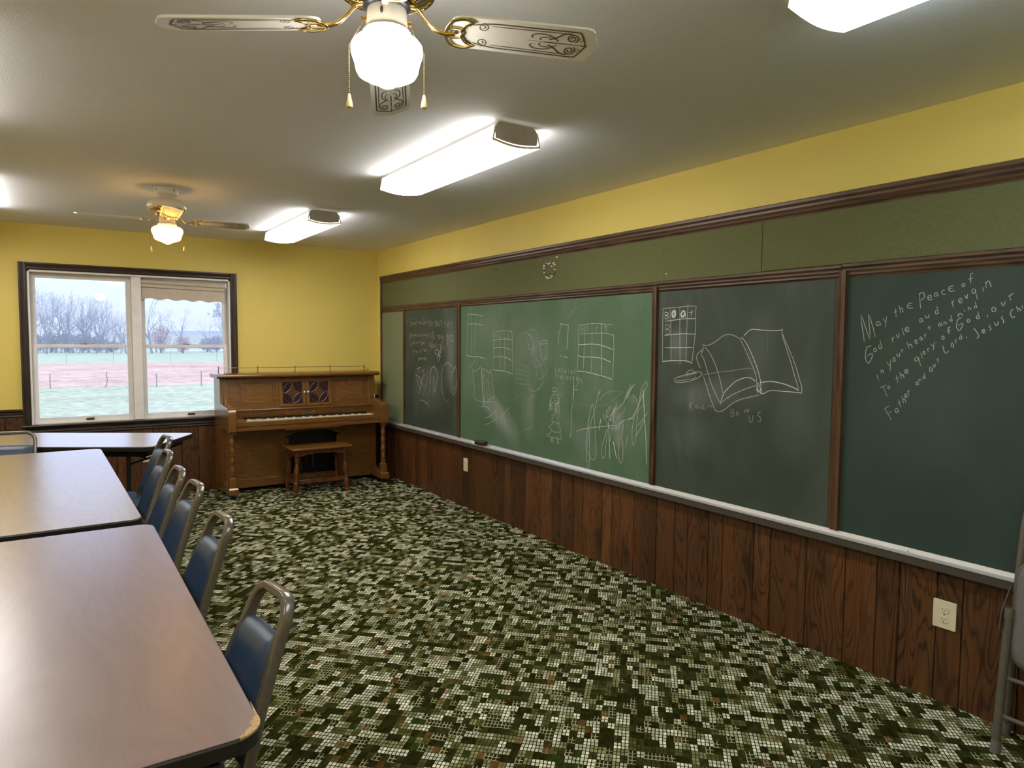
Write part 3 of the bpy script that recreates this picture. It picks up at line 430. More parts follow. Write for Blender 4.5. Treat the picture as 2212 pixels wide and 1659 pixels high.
3,4,chalk_empty_grid:2033 1699 2067 1697 2115 1695 2163 1691 2212 1685 2260 1679 2293 1674;3,4,chalk_empty_grid:2034 1610 2068 1611 2116 1612 2164 1612 2211 1609 2257 1604 2289 1601;3,5,chalk_empty_grid:2007 1340 2035 1338 2075 1334 2114 1332 2149 1333 2183 1335 2217 1335 2254 1330 2291 1324 2316 1320;2,4,chalk_empty_grid:2037 1699 2036 1670 2036 1630 2034 1588 2032 1548 2028 1507 2024 1466 2018 1420 2011 1373 2007 1340;2,3.5,chalk_empty_grid:2089 1695 2089 1672 2089 1636 2089 1587 2089 1509 2090 1416 2090 1350;2,3.5,chalk_empty_grid:2165 1690 2165 1651 2164 1594 2162 1534 2159 1467 2154 1396 2150 1346;1,3.5,chalk_empty_grid:2252 1672 2249 1631 2245 1572 2240 1513 2236 1456 2232 1398 2228 1358;2,4,chalk_empty_grid:2007 1633 1991 1604;2,4,chalk_empty_grid:2176 1326 2163 1311 2144 1290 2125 1272 2104 1259 2083 1248 2068 1241;2,4,chalk_letter_grid:2439 1530 2451 1534 2470 1540 2495 1545 2531 1548 2574 1550 2614 1550 2648 1550 2679 1549 2702 1547 2713 1546 2718 1536 2722 1522 2725 1502 2727 1474 2728 1434 2728 1387 2729 1339 2730 1291 2731 1243 2732 1210;2,4,chalk_letter_grid:2439 1530 2442 1505 2445 1469 2448 1433 2448 1399 2447 1366 2446 1332 2444 1296 2442 1260 2440 1234;3,4,chalk_letter_grid:2440 1234 2459 1233 2486 1231 2517 1230 2551 1230 2589 1231 2626 1229 2666 1223 2705 1215 2732 1210;3,4,chalk_letter_grid:2449 1473 2470 1475 2500 1478 2533 1481 2568 1483 2606 1485 2641 1486 2672 1484 2701 1482 2720 1480;3,4,chalk_letter_grid:2450 1410 2477 1413 2515 1416 2552 1418 2583 1418 2614 1416 2642 1413 2669 1408 2695 1403 2712 1399;3,4,chalk_letter_grid:2449 1338 2476 1339 2515 1341 2553 1343 2584 1342 2614 1341 2643 1337 2672 1330 2699 1321 2718 1315;1,3.5,chalk_letter_grid:2481 1538 2483 1498 2486 1441 2488 1383 2488 1323 2488 1262 2487 1219;2,4,chalk_letter_grid:2539 1545 2541 1503 2543 1443 2545 1384 2548 1328 2551 1272 2554 1234;2,4,chalk_letter_grid:2606 1549 2608 1523 2610 1483 2613 1434 2616 1367 2619 1289 2622 1234;2,3.5,chalk_letter_grid:2455 1525 2455 1490;2,3.5,chalk_letter_grid:2475 1525 2475 1490;2,3.5,chalk_letter_grid:2455 1508 2475 1508;2,3.5,chalk_letter_grid:2512 1524 2509 1521 2504 1516 2501 1511 2501 1504 2504 1496 2507 1492 2517 1494 2521 1498 2522 1504 2523 1511 2522 1517 2519 1521 2515 1523 2512 1524;2,3.5,chalk_letter_grid:2556 1522 2556 1514 2556 1502 2558 1494 2565 1494 2575 1496 2582 1499;2,3.5,chalk_letter_grid:2647 1521 2663 1506;2,3.5,chalk_letter_grid:2679 1524 2655 1491;1,3.5,chalk_letter_grid:2456 1455 2456 1420;1,3.5,chalk_letter_grid:2475 1455 2476 1421;1,3.5,chalk_letter_grid:2456 1438 2476 1438;1,3.5,chalk_letter_grid:2513 1454 2509 1451 2505 1447 2502 1441 2502 1435 2504 1427 2508 1422 2517 1425 2521 1429 2523 1435 2523 1442 2522 1448 2516 1453 2513 1454;1,3.5,chalk_letter_grid:2557 1454 2556 1445 2556 1433 2559 1425 2566 1425 2576 1428 2582 1430;1,3.5,chalk_letter_grid:2648 1453 2664 1438;1,3.5,chalk_letter_grid:2679 1457 2656 1423;1,3.5,chalk_letter_grid:2456 1388 2457 1353;1,3.5,chalk_letter_grid:2476 1388 2476 1353;1,3.5,chalk_letter_grid:2457 1370 2476 1371;1,3.5,chalk_letter_grid:2513 1388 2510 1384 2505 1380 2502 1374 2503 1367 2505 1360 2508 1355 2518 1358 2522 1362 2524 1368 2524 1375 2523 1381 2520 1385 2513 1388;1,3.5,chalk_letter_grid:2558 1387 2557 1379 2557 1367 2559 1359 2567 1358 2576 1361 2583 1364;1,3.5,chalk_letter_grid:2648 1388 2665 1373;1,3.5,chalk_letter_grid:2680 1392 2657 1357;2,4,chalk_face_drawing:2921 1535 2937 1527 2959 1516 2978 1503 2992 1488 3003 1472 3010 1457 3015 1443 3017 1430 3015 1415 3005 1397 2991 1376 2980 1362;0,5,chalk_face_drawing:2921 1540 2906 1540 2884 1539 2863 1535 2846 1528 2829 1516 2814 1503 2800 1485 2788 1465 2781 1446 2778 1429 2779 1413 2786 1398 2798 1384 2815 1371 2833 1361 2851 1354 2870 1350 2883 1348;1,4,chalk_face_drawing:2945 1544 2956 1549 2970 1556 2985 1560 2998 1561 3012 1559 3025 1553 3038 1542 3051 1528 3061 1512 3066 1494 3068 1475 3065 1457 3057 1441 3045 1426 3035 1411 3029 1397 3026 1383 3026 1370 3031 1359 3040 1349 3052 1338 3066 1326 3084 1313 3099 1299 3111 1282 3122 1265 3130 1245 3137 1223 3141 1200 3139 1178 3131 1159 3118 1141 3102 1126 3080 1113 3055 1101 3032 1094 3014 1092 2998 1094 2984 1098 2970 1105 2956 1114 2947 1121;2,4,chalk_face_drawing:2955 1449 2953 1439 2950 1426 2951 1415 2958 1409 2969 1406 2979 1406 2990 1408 3000 1413 3007 1420 3008 1429 3005 1440 3003 1447;1,4,chalk_face_drawing:2963 1438 2966 1431 2970 1423 2975 1417 2982 1418 2990 1421 2995 1424;2,4,chalk_cup_drawing:3083 1450 3087 1455 3094 1461 3104 1466 3118 1471 3134 1474 3149 1476 3163 1477 3175 1476 3183 1473 3186 1470 3185 1465 3180 1460 3168 1456 3151 1453 3135 1451 3118 1449 3101 1449 3089 1448;2,4,chalk_cup_drawing:3085 1448 3090 1434 3098 1414 3105 1394 3112 1373 3118 1351 3125 1336 3133 1330 3142 1331 3152 1333 3163 1333 3174 1334 3182 1342 3184 1358 3182 1381 3181 1404 3181 1429 3183 1454 3183 1471;1,4,chalk_cup_drawing:3165 1440 3165 1428 3164 1411 3162 1395 3159 1380 3155 1365 3151 1354;2,4,chalk_cup_drawing:3152 1350 3159 1355 3163 1357 3169 1353 3168 1347 3163 1344 3159 1341;1,3,chalk_faint_grid:2786 1346 2785 1145;1,3,chalk_faint_grid:2827 1347 2825 1147;1,3,chalk_faint_grid:2867 1348 2866 1149;1,3,chalk_faint_grid:2907 1349 2905 1152;1,3,chalk_faint_grid:2946 1349 2944 1154;1,3,chalk_faint_grid:2783 1288 2805 1287 2836 1284 2867 1282 2898 1278 2928 1274 2949 1271;1,3,chalk_faint_grid:2783 1253 2805 1251 2837 1249 2868 1246 2898 1243 2929 1240 2950 1238;1,3,chalk_faint_grid:2784 1217 2806 1215 2837 1213 2868 1211 2899 1209 2929 1207 2950 1205;1,3,chalk_faint_grid:2784 1181 2806 1179 2838 1177 2868 1176 2899 1174 2930 1173 2951 1173;1,3,chalk_faint_grid:2785 1145 2807 1143 2838 1142 2869 1140 2900 1140 2930 1140 2951 1140;1,3.5,chalk_faint_grid:3025 1296 3029 1288 3037 1278 3053 1274 3083 1286 3122 1303 3152 1309 3173 1294 3186 1268 3184 1243 3156 1220 3113 1198 3077 1191 3061 1210 3053 1244 3049 1270;2,4,chalk_book_drawing:2110 1229 2120 1222 2136 1212 2151 1207 2166 1211 2181 1219 2197 1227 2215 1235 2233 1242 2247 1245 2256 1241 2262 1232 2267 1228 2273 1230 2278 1236 2287 1239 2302 1234 2319 1227 2337 1220 2353 1214 2370 1208 2385 1207 2399 1214 2410 1225 2418 1233;2,4,chalk_book_drawing:2115 1219 2121 1185 2129 1136 2137 1088 2145 1043 2152 999 2158 968;2,4,chalk_book_drawing:2158 979 2164 975 2174 970 2189 965 2212 962 2240 959 2260 958;3,5,chalk_book_drawing:2265 1230 2267 1202 2270 1162 2273 1122 2278 1087 2284 1053 2289 1019 2294 985 2299 951 2302 927;2,4,chalk_book_drawing:2287 1228 2291 1201 2297 1162 2303 1124 2309 1089 2314 1054 2319 1022 2321 990 2321 960 2321 939;2,4,chalk_book_drawing:2414 1231 2421 1200 2432 1155 2443 1106 2457 1048 2472 986 2483 942;1,3,chalk_book_drawing:2105 1213 2090 1203 2069 1187 2052 1169 2042 1144 2036 1117 2032 1098;1,4,chalk_book_drawing:2105 1166 2101 1137 2096 1096 2095 1059 2102 1030 2113 1004 2122 987;1,4,chalk_book_drawing:2208 1087 2274 1093;1,4,chalk_book_drawing:2239 1089 2239 990;2,4,chalk_book_drawing:2260 958 2288 960 2327 963 2368 966 2410 968 2453 969 2482 970;2,4,chalk_book_drawing:2395 1134 2367 1094;2,4,chalk_book_drawing:2385 1209 2357 1121;1,4,chalk_book_drawing:2327 1202 2313 1134;2,4,chalk_scribble:2468 1016 2451 1010 2428 1002 2406 993 2388 984 2371 974 2358 964 2352 953 2350 941 2349 933;2,4,chalk_scribble:2260 919 2276 921 2298 922 2319 923 2338 919 2355 915 2368 911 2378 911 2384 912 2388 913;2,4,chalk_scribble:2315 823 2335 827 2363 834 2388 841 2409 850 2428 860 2446 870 2463 881 2479 892 2491 899;2,4,chalk_scribble:2321 765 2348 774 2386 787 2427 802 2471 819 2518 837 2558 855 2586 871 2609 887 2630 902 2654 918 2676 935 2692 946;1,4,chalk_scribble:2505 1006 2503 979 2499 941 2497 905 2497 873 2499 842 2503 815 2508 791 2515 772 2522 756 2530 746 2539 740 2545 736;1,4,chalk_scribble:2407 948 2403 934 2399 915 2396 896 2396 878 2398 862 2400 850;1,4,chalk_scribble:2445 956 2441 938 2436 913 2431 889 2427 865 2424 843 2422 827;0,4,chalk_scribble:2510 996 2531 992 2562 986 2593 983 2622 982 2652 983 2682 987 2714 996 2746 1007 2778 1021 2812 1038 2846 1057 2870 1071;1,4,chalk_scribble:3001 1005 2999 984 2995 953 2995 921 3001 886 3011 851 3019 825;0,4,chalk_scribble:2929 990 2931 1001 2936 1016 2945 1029 2961 1037 2983 1044 3001 1049 3013 1053 3022 1056 3028 1058;1,5,chalk_scribble:2903 775 2910 783 2920 793 2932 802 2948 807 2967 810 2980 812;2,3.5,chalk_girl_drawing:3274 1140 3267 1137 3258 1132 3252 1128 3252 1121 3254 1115 3260 1110 3271 1109 3285 1110 3296 1113 3302 1118 3305 1125 3303 1131 3295 1135 3283 1138 3274 1140;2,3.5,chalk_girl_drawing:3264 1113 3268 1103 3271 1100 3275 1102 3279 1106 3282 1109;2,3,chalk_girl_drawing:3333 1100 3331 1096 3329 1091 3333 1089 3339 1092 3343 1094;2,3,chalk_girl_drawing:3354 1099 3365 1098 3368 1095 3365 1089 3358 1081 3353 1075;2,4,chalk_girl_drawing:3286 1092 3277 1090 3264 1086 3253 1081 3245 1073 3238 1064 3235 1055 3238 1046 3246 1037 3254 1030 3263 1025 3273 1022 3284 1021 3296 1023 3309 1028 3320 1035 3327 1045 3332 1056 3333 1067 3329 1075 3321 1082 3311 1087 3299 1090 3285 1091 3275 1091;2,3,chalk_girl_drawing:3235 1060 3230 1045 3223 1024 3218 1004 3214 987 3212 970 3211 959;2,3,chalk_girl_drawing:3232 1056 3230 1042 3226 1023 3223 1005 3221 988 3220 972 3219 961;2,3,chalk_girl_drawing:3229 1052 3229 1040 3230 1022 3229 1005 3229 990 3228 975 3227 964;2,3,chalk_girl_drawing:3226 1048 3229 1037 3233 1021 3235 1006 3236 991 3236 977 3235 966;2,3,chalk_girl_drawing:3224 1044 3229 1034 3236 1020 3241 1006 3243 992 3243 979 3243 969;2,3,chalk_girl_drawing:3221 1041 3228 1032 3239 1019 3247 1007 3250 994 3251 981 3251 972;2,3,chalk_girl_drawing:3218 1037 3228 1029 3242 1018 3253 1007 3258 995 3259 983 3259 974;2,3,chalk_girl_drawing:3332 1067 3332 1052 3333 1032 3334 1010 3338 984 3343 956 3346 936;2,3,chalk_girl_drawing:3332 1062 3329 1049 3326 1030 3324 1009 3327 984 3332 958 3336 939;2,3,chalk_girl_drawing:3332 1058 3326 1046 3319 1028 3314 1008 3316 985 3321 960 3325 943;2,3,chalk_girl_drawing:3332 1053 3323 1042 3312 1025 3304 1007 3305 986 3310 962 3314 946;2,3,chalk_girl_drawing:3332 1049 3321 1039 3305 1023 3294 1006 3294 986 3299 965 3303 950;2,3,chalk_girl_drawing:3332 1045 3318 1035 3298 1021 3284 1005 3283 987 3288 967 3292 953;2,3,chalk_girl_drawing:3283 1028 3286 1016 3289 1000 3291 984 3291 966 3290 948 3289 935;3,4,chalk_girl_drawing:3264 1069 3275 1067;3,4,chalk_girl_drawing:3305 1060 3315 1063;3,3,chalk_girl_drawing:3276 1043 3283 1041 3291 1042 3296 1044 3299 1045;3,6,chalk_girl_drawing:3254 941 3248 935;3,6,chalk_girl_drawing:3329 932 3334 927;2,4,chalk_girl_drawing:3274 951 3270 942 3265 930 3260 919 3254 910 3248 903 3248 897 3254 894 3265 891 3279 889 3295 887 3312 884 3326 883 3333 884 3337 886 3330 899 3319 910 3311 919 3308 925 3307 932;2,4,chalk_girl_drawing:3264 883 3259 878 3251 870 3242 863 3232 858 3221 852 3217 847 3224 841 3237 834 3250 828 3260 823 3269 819 3280 816 3294 816 3309 819 3323 821 3337 822 3349 823 3356 827 3355 835 3350 846 3344 856 3339 867 3333 877 3329 884;2,4,chalk_girl_drawing:3247 823 3240 816 3231 806 3221 798 3209 793 3196 789 3191 785 3201 781 3219 777 3236 775 3251 775 3266 777 3281 778 3293 777 3304 775 3317 774 3334 772 3352 772 3364 775 3364 784 3358 798 3352 809 3349 816 3347 822 3345 826;3,4,chalk_girl_drawing:3255 775 3251 768 3247 759 3244 751 3246 746 3251 742 3256 740 3264 745 3266 750 3265 757 3261 767 3259 773;3,4,chalk_girl_drawing:3323 772 3324 767 3325 759 3325 752 3322 748 3318 745 3320 740 3327 738 3334 741 3333 749;3,4,chalk_hangman:3329 1597 3341 1595 3357 1592 3375 1589 3394 1587 3415 1585 3429 1584;3,4,chalk_hangman:3429 1584 3427 1563 3424 1533 3422 1502 3420 1472 3418 1441 3416 1419;2,4,chalk_hangman:3343 1591 3341 1585 3339 1576 3337 1568 3334 1561 3332 1554 3330 1550;2,3,chalk_hangman:3328 1548 3324 1546 3318 1543 3316 1539 3322 1531 3327 1529 3333 1531 3339 1534 3342 1538 3339 1542 3332 1545 3328 1548;2,4,chalk_hangman:3323 1529 3321 1517 3318 1501 3317 1485 3319 1471 3323 1457 3327 1448;3,4,chalk_hangman:3338 1368 3357 1366;3,4,chalk_hangman:3376 1362 3428 1357;2,4,chalk_bott_grid:3540 1584 3560 1585 3588 1586 3616 1587 3641 1588 3666 1589 3693 1590 3720 1589 3748 1588 3779 1586 3819 1584 3862 1580 3892 1578;2,4,chalk_bott_grid:3540 1584 3541 1559 3543 1523 3544 1486 3543 1451 3541 1417 3539 1381 3536 1339 3533 1297 3530 1267;3,4.5,chalk_bott_grid:3530 1267 3550 1267 3578 1267 3610 1266 3647 1263 3687 1258 3725 1254 3758 1250 3788 1246 3817 1242 3847 1237 3875 1231 3894 1227;2,4,chalk_bott_grid:3893 1522 3896 1492 3899 1449 3901 1408 3900 1373 3897 1340 3895 1309 3895 1277 3895 1248 3894 1227;2,4,chalk_bott_grid:3543 1520 3559 1521 3582 1522 3605 1523 3624 1524 3642 1524 3666 1525 3698 1526 3735 1526 3768 1526 3795 1526 3818 1525 3840 1523 3865 1518 3889 1511 3905 1506;3,4.5,chalk_bott_grid:3538 1454 3542 1452 3550 1449 3567 1448 3600 1450 3643 1453 3683 1454 3717 1453 3749 1451 3782 1446 3822 1438 3864 1427 3893 1420;3,4.5,chalk_bott_grid:3546 1377 3551 1373 3559 1369 3576 1366 3607 1365 3646 1367 3685 1367 3719 1366 3752 1364 3784 1361 3818 1354 3851 1345 3874 1339;2,4,chalk_bott_grid:3607 1583 3607 1548 3606 1497 3605 1444 3602 1386 3599 1325 3596 1282;2,3.5,chalk_bott_grid:3681 1600 3682 1561 3683 1504 3683 1445 3683 1380 3682 1312 3682 1265;3,4.5,chalk_bott_grid:3773 1593 3775 1557 3779 1504 3782 1446 3783 1376 3782 1299 3782 1245;2,3.5,chalk_bott_grid:3563 1579 3564 1534;2,3.5,chalk_bott_grid:3563 1577 3571 1576 3581 1575 3589 1572 3590 1564 3587 1561 3580 1559 3570 1558 3583 1552 3591 1549 3590 1540 3586 1536 3579 1534 3571 1534 3564 1534;2,3.5,chalk_bott_grid:3633 1572 3629 1569 3623 1565 3620 1559 3621 1552 3623 1544 3627 1539 3638 1542 3643 1546 3645 1552 3645 1560 3644 1566 3641 1569 3636 1571 3633 1572;2,3.5,chalk_bott_grid:3727 1574 3725 1536;2,3.5,chalk_bott_grid:3713 1557 3738 1562;3,3.5,chalk_bott_grid:3800 1566 3838 1569;3,3.5,chalk_bott_grid:3817 1567 3826 1539;2,3.5,chalk_lettering:3285 1287 3285 1277 3285 1263 3287 1254 3293 1253 3300 1257 3306 1260;2,3.5,chalk_lettering:3341 1276 3335 1280 3327 1278 3324 1274 3321 1270 3321 1261 3325 1256 3332 1256 3335 1262 3338 1270 3340 1274 3341 1261 3342 1255;2,3.5,chalk_lettering:3377 1278 3368 1281 3361 1277 3358 1272 3357 1266 3358 1261 3360 1255 3363 1251 3374 1253 3378 1255;2,3.5,chalk_lettering:3403 1265 3396 1263 3393 1257 3395 1249 3404 1253 3407 1255;2,3.5,chalk_lettering:3407 1283 3408 1250;2,3.5,chalk_lettering:3436 1281 3437 1246;2,3.5,chalk_lettering:3480 1269 3474 1273 3467 1272 3464 1268 3461 1263 3461 1255 3463 1251 3468 1249 3474 1256 3477 1264 3481 1255 3481 1249;2,3.5,chalk_lettering:3515 1278 3508 1277 3505 1274 3503 1265 3503 1252 3503 1243;2,3.5,chalk_lettering:3495 1258 3514 1263;2,3.5,chalk_lettering:3290 1240 3288 1207;2,3.5,chalk_lettering:3279 1225 3299 1231;2,3.5,chalk_lettering:3323 1235 3325 1205;2,3.5,chalk_lettering:3349 1218 3354 1219 3361 1220 3365 1222 3364 1230 3359 1233 3352 1229 3350 1221 3349 1216 3352 1207 3359 1206 3364 1208 3368 1211;2,3.5,chalk_lettering:3389 1234 3394 1202;2,3.5,chalk_lettering:3433 1223 3428 1227 3422 1225 3419 1221 3417 1217 3417 1209 3420 1204 3425 1205 3428 1210 3430 1218 3434 1210 3434 1204;2,3.5,chalk_lettering:3459 1230 3458 1198;2,3.5,chalk_lettering:3449 1216 3467 1221;2,3.5,chalk_lettering:3483 1225 3491 1211;2,3.5,chalk_lettering:3499 1229 3487 1196;2,4,chalk_lettering:3549 1221 3542 1223 3533 1225 3526 1224 3523 1218 3523 1208 3526 1203 3535 1207 3546 1216 3552 1217 3549 1204 3541 1185 3533 1169 3527 1164 3521 1163 3517 1162;2,4,chalk_lettering:3566 1218 3571 1216 3578 1214 3582 1212 3576 1206 3573 1203;2,4,chalk_lettering:3569 1197 3586 1188;2,4,chalk_scribble:3492 1235 3493 1218 3496 1194 3497 1167 3495 1136 3492 1101 3490 1077;2,3,chalk_scribble:3504 1139 3544 1137;0,4,chalk_scribble:3335 1485 3349 1487 3369 1489 3391 1490 3414 1485 3439 1479 3460 1477 3476 1482 3487 1492 3493 1502 3490 1513 3480 1524 3472 1532;0,4,chalk_scribble:3443 1664 3460 1673 3484 1685 3509 1696 3538 1704 3567 1711 3588 1716;0,5,chalk_scribble:3387 1683 3402 1669 3424 1651 3443 1643 3461 1655 3477 1677 3483 1688 3470 1678 3447 1658 3429 1643;2,4,chalk_looping_scribble:3493 1210 3496 1190 3499 1160 3500 1132 3498 1108 3495 1086 3490 1061 3485 1032 3478 1000 3474 966 3472 926 3473 883 3472 848 3470 825 3468 810 3466 800;2,5,chalk_looping_scribble:3531 850 3545 855 3564 862 3589 870 3621 878 3658 886 3694 894 3727 900 3760 906 3796 912 3840 920 3886 928 3919 934;2,4,chalk_looping_scribble:3697 1059 3691 1045 3683 1024 3675 998 3667 965 3659 927 3652 892 3646 863 3640 837 3637 812 3635 788 3637 765 3641 744 3651 725 3665 707 3678 694 3690 685 3702 680 3713 679 3723 683 3733 692 3740 703 3743 716 3743 733 3742 753 3740 779 3737 810 3733 842 3729 876 3725 912 3721 944 3718 970 3715 991 3712 1011 3707 1030 3702 1047 3697 1059;2,4,chalk_looping_scribble:3780 1154 3774 1149 3765 1142 3757 1130 3750 1112 3744 1089 3738 1067 3733 1046 3727 1025 3719 1002 3708 979 3694 954 3683 927 3677 897 3673 864 3671 825 3673 773 3676 714 3678 667 3677 642 3675 629 3672 620 3669 613 3666 610 3662 612 3658 615 3654 623 3651 640 3648 671 3645 712 3645 754 3649 794 3656 835 3660 870 3660 897 3657 918 3655 933;2,4,chalk_looping_scribble:3757 1130 3761 1134 3767 1139 3770 1136 3767 1128 3764 1122 3757 1121 3754 1121;2,3,chalk_looping_scribble:3650 663 3678 665;3,5,chalk_looping_scribble:3781 963 3781 956 3780 945 3778 932 3775 916 3771 899 3768 886;2,4,chalk_looping_scribble:3940 1083 3932 1063 3920 1035 3911 1007 3907 983 3906 959 3903 932 3894 895 3884 853 3876 824;3,5,chalk_looping_scribble:3861 945 3863 922 3866 888 3869 849 3872 802 3876 749 3878 712;2,4,chalk_looping_scribble:3845 899 3840 886 3832 866 3824 844 3815 821 3805 797 3799 774 3797 754 3798 735 3800 721 3803 710 3808 703 3814 701 3820 705 3827 713 3833 726 3835 743 3836 765 3838 793 3843 834 3850 880 3855 914;2,4,chalk_looping_scribble:3813 998 3810 993 3805 986 3804 979 3811 973 3823 967 3834 960 3841 951 3846 941 3854 931 3866 920 3880 909 3894 905 3910 915 3926 932 3937 944;2,4,chalk_looping_scribble:3814 989 3831 982 3856 973 3879 964 3900 958 3918 952 3931 948;2,4,chalk_looping_scribble:3836 1030 3838 1024 3841 1014 3843 1005 3842 994 3841 984 3854 999 3868 1024 3878 1043 3881 1050 3877 1052 3872 1051 3865 1049 3858 1041 3850 1022 3841 998 3840 982 3851 981 3869 989 3885 1000 3897 1017 3906 1039 3913 1054;2,4,chalk_looping_scribble:3861 941 3872 963 3889 994 3904 1019 3914 1029 3923 1033 3935 1039 3953 1051 3974 1066 3990 1078 4000 1088 4005 1095 4008 1101;1,3.5,chalk_looping_scribble:3860 949 3867 963 3876 982 3885 1000 3894 1015 3903 1028 3910 1037;1,3.5,chalk_looping_scribble:3869 953 3876 966 3884 985 3893 1003 3901 1018 3909 1031 3915 1040;1,3.5,chalk_looping_scribble:3878 956 3884 969 3892 988 3900 1006 3908 1020 3915 1034 3920 1043;1,3.5,chalk_looping_scribble:3887 959 3893 972 3901 991 3908 1009 3914 1023 3921 1037 3925 1046;1,3.5,chalk_looping_scribble:3896 962 3901 975 3909 994 3916 1011 3921 1026 3926 1040 3930 1049;1,3.5,chalk_looping_scribble:3905 965 3910 978 3917 997 3923 1014 3928 1029 3932 1043 3935 1052;1,3,chalk_looping_scribble:3907 889 3916 902 3930 920 3944 936 3959 949 3976 959 3987 967;1,3,chalk_looping_scribble:3915 892 3924 905 3938 923 3953 940 3968 952 3983 963 3994 970;1,3,chalk_looping_scribble:3922 894 3932 908 3947 927 3961 943 3976 956 3991 966 4002 973;1,3,chalk_looping_scribble:3930 897 3940 911 3955 930 3970 947 3985 959 3999 970 4009 977;1,3,chalk_looping_scribble:3937 899 3948 913 3964 933 3979 950 3993 963 4007 973 4016 980;1,3,chalk_looping_scribble:3945 902 3956 916 3972 936 3987 954 4001 966 4014 976 4023 983;3,6,chalk_looping_scribble:3908 826 3913 814 3919 797 3926 778 3932 757 3939 735 3944 720;1,4,chalk_looping_scribble:3903 801 3901 753;1,4,chalk_looping_scribble:3978 953 3972 932 3964 901 3958 860 3958 802 3961 736 3963 688;2,4,chalk_looping_scribble:4000 951 3999 938 3998 920 3995 899 3987 873 3977 844 3969 818 3963 799 3959 782 3958 765 3960 746 3966 726 3971 711 3977 701 3982 696 3992 701 3996 710 3999 724 4001 743 4002 766 4002 789 4001 811 3999 833 3997 848;2,4,chalk_looping_scribble:4047 884 4043 874 4038 859 4033 844 4029 828 4025 813 4022 802;1,3.5,chalk_looping_scribble:4002 1096 4006 1106 4013 1121 4020 1135 4028 1151 4037 1168 4043 1179;1,3.5,chalk_looping_scribble:4009 1100 4014 1111 4020 1126 4027 1141 4036 1157 4045 1173 4052 1185;1,3.5,chalk_looping_scribble:4017 1104 4021 1115 4027 1131 4034 1147 4043 1163 4054 1179 4062 1190;1,3.5,chalk_looping_scribble:4024 1108 4028 1119 4034 1136 4041 1152 4051 1168 4063 1185 4071 1196;1,3.5,chalk_looping_scribble:4031 1112 4035 1124 4041 1141 4048 1158 4059 1174 4072 1190 4081 1202;1,3.5,chalk_looping_scribble:4038 1116 4042 1128 4048 1146 4055 1163 4067 1180 4080 1196 4090 1207;1,3.5,chalk_looping_scribble:4045 1120 4049 1133 4055 1151 4062 1169 4075 1185 4089 1202 4099 1213;2,3,chalk_looping_scribble:4045 1196 4049 1199 4053 1202 4061 1200 4065 1195 4058 1193 4054 1195;1,4,chalk_looping_scribble:4107 1216 4092 1201 4069 1180 4049 1159 4035 1139 4022 1119 4014 1105;1,3.5,chalk_looping_scribble:4045 1095 4050 1104 4057 1116 4065 1126 4075 1136 4086 1143 4092 1143 4086 1125 4075 1099 4066 1080;1,3.5,chalk_looping_scribble:4063 1097 4067 1105 4073 1116 4080 1125 4087 1133 4095 1139 4099 1137 4095 1122 4088 1098 4082 1081;1,3.5,chalk_looping_scribble:4081 1098 4084 1106 4089 1116 4094 1125 4099 1131 4104 1134 4104 1118 4100 1097 4097 1082;1,3.5,chalk_looping_scribble:4099 1099 4101 1107 4105 1117 4108 1124 4110 1128 4113 1114 4113 1097 4113 1084;1,3.5,chalk_looping_scribble:4116 1101 4118 1108 4121 1117 4122 1124 4123 1110 4126 1096 4128 1085;2,4,chalk_looping_scribble:4199 1234 4192 1228 4181 1219 4172 1208 4164 1195 4156 1179 4150 1161 4144 1138 4140 1112 4134 1090 4127 1075 4120 1063 4112 1046 4102 1018 4092 984 4085 951 4081 922 4080 895 4081 871 4083 851 4088 835 4093 827 4099 830 4106 841 4111 854 4113 867 4114 882 4116 900 4118 925 4120 954 4122 980 4124 1002 4125 1020 4127 1039 4129 1059 4133 1078 4140 1098 4151 1122 4166 1146 4178 1167 4189 1182 4197 1195 4203 1205 4204 1217 4201 1227 4199 1234;3,5,chalk_looping_scribble:4172 1179 4173 1163 4175 1139 4177 1114 4179 1087 4182 1059 4185 1032 4187 1009 4190 987 4192 963 4196 933 4200 901 4203 870 4205 841 4206 813 4207 788 4209 762 4212 739 4214 723;2,4,chalk_looping_scribble:4164 1156 4184 1157;2,4,chalk_looping_scribble:4176 1159 4167 1144 4154 1122 4140 1098 4125 1072 4110 1044 4095 1020 4079 1003 4064 990 4054 982;2,4,chalk_looping_scribble:4216 1043 4204 1031 4188 1015 4171 998 4156 981 4142 964 4132 952;2,5,chalk_looping_scribble:4188 1004 4180 988 4168 965 4155 942 4141 922 4126 902 4116 888;1,4,chalk_looping_scribble:4186 1094 4178 1087 4165 1077 4152 1066 4138 1053 4123 1039 4112 1030;0,6,chalk_looping_scribble:4158 1054 4160 1020 4163 971 4165 927 4165 890 4164 858 4164 836;2,6,chalk_looping_scribble:4036 980 4042 983 4050 988 4060 991 4070 992 4082 993 4089 993;1,4,chalk_looping_scribble:3775 1087 3783 1096 3795 1109 3811 1121 3830 1132 3853 1142 3875 1149 3899 1153 3922 1155 3939 1156;1,4,chalk_looping_scribble:3951 1156 3973 1154;0,4,chalk_looping_scribble:3498 1052 3520 1049 3552 1044 3585 1041 3619 1040 3655 1040 3691 1041 3728 1043 3765 1047 3799 1052 3827 1058 3852 1067 3877 1078 3903 1093 3929 1111 3952 1126 3972 1140 3989 1152 4001 1160;1,4,chalk_looping_scribble:4018 1059 4013 1049 4004 1033 3992 1018 3972 1004 3948 989 3930 978;2,3,chalk_looping_scribble:3507 1139 3544 1138
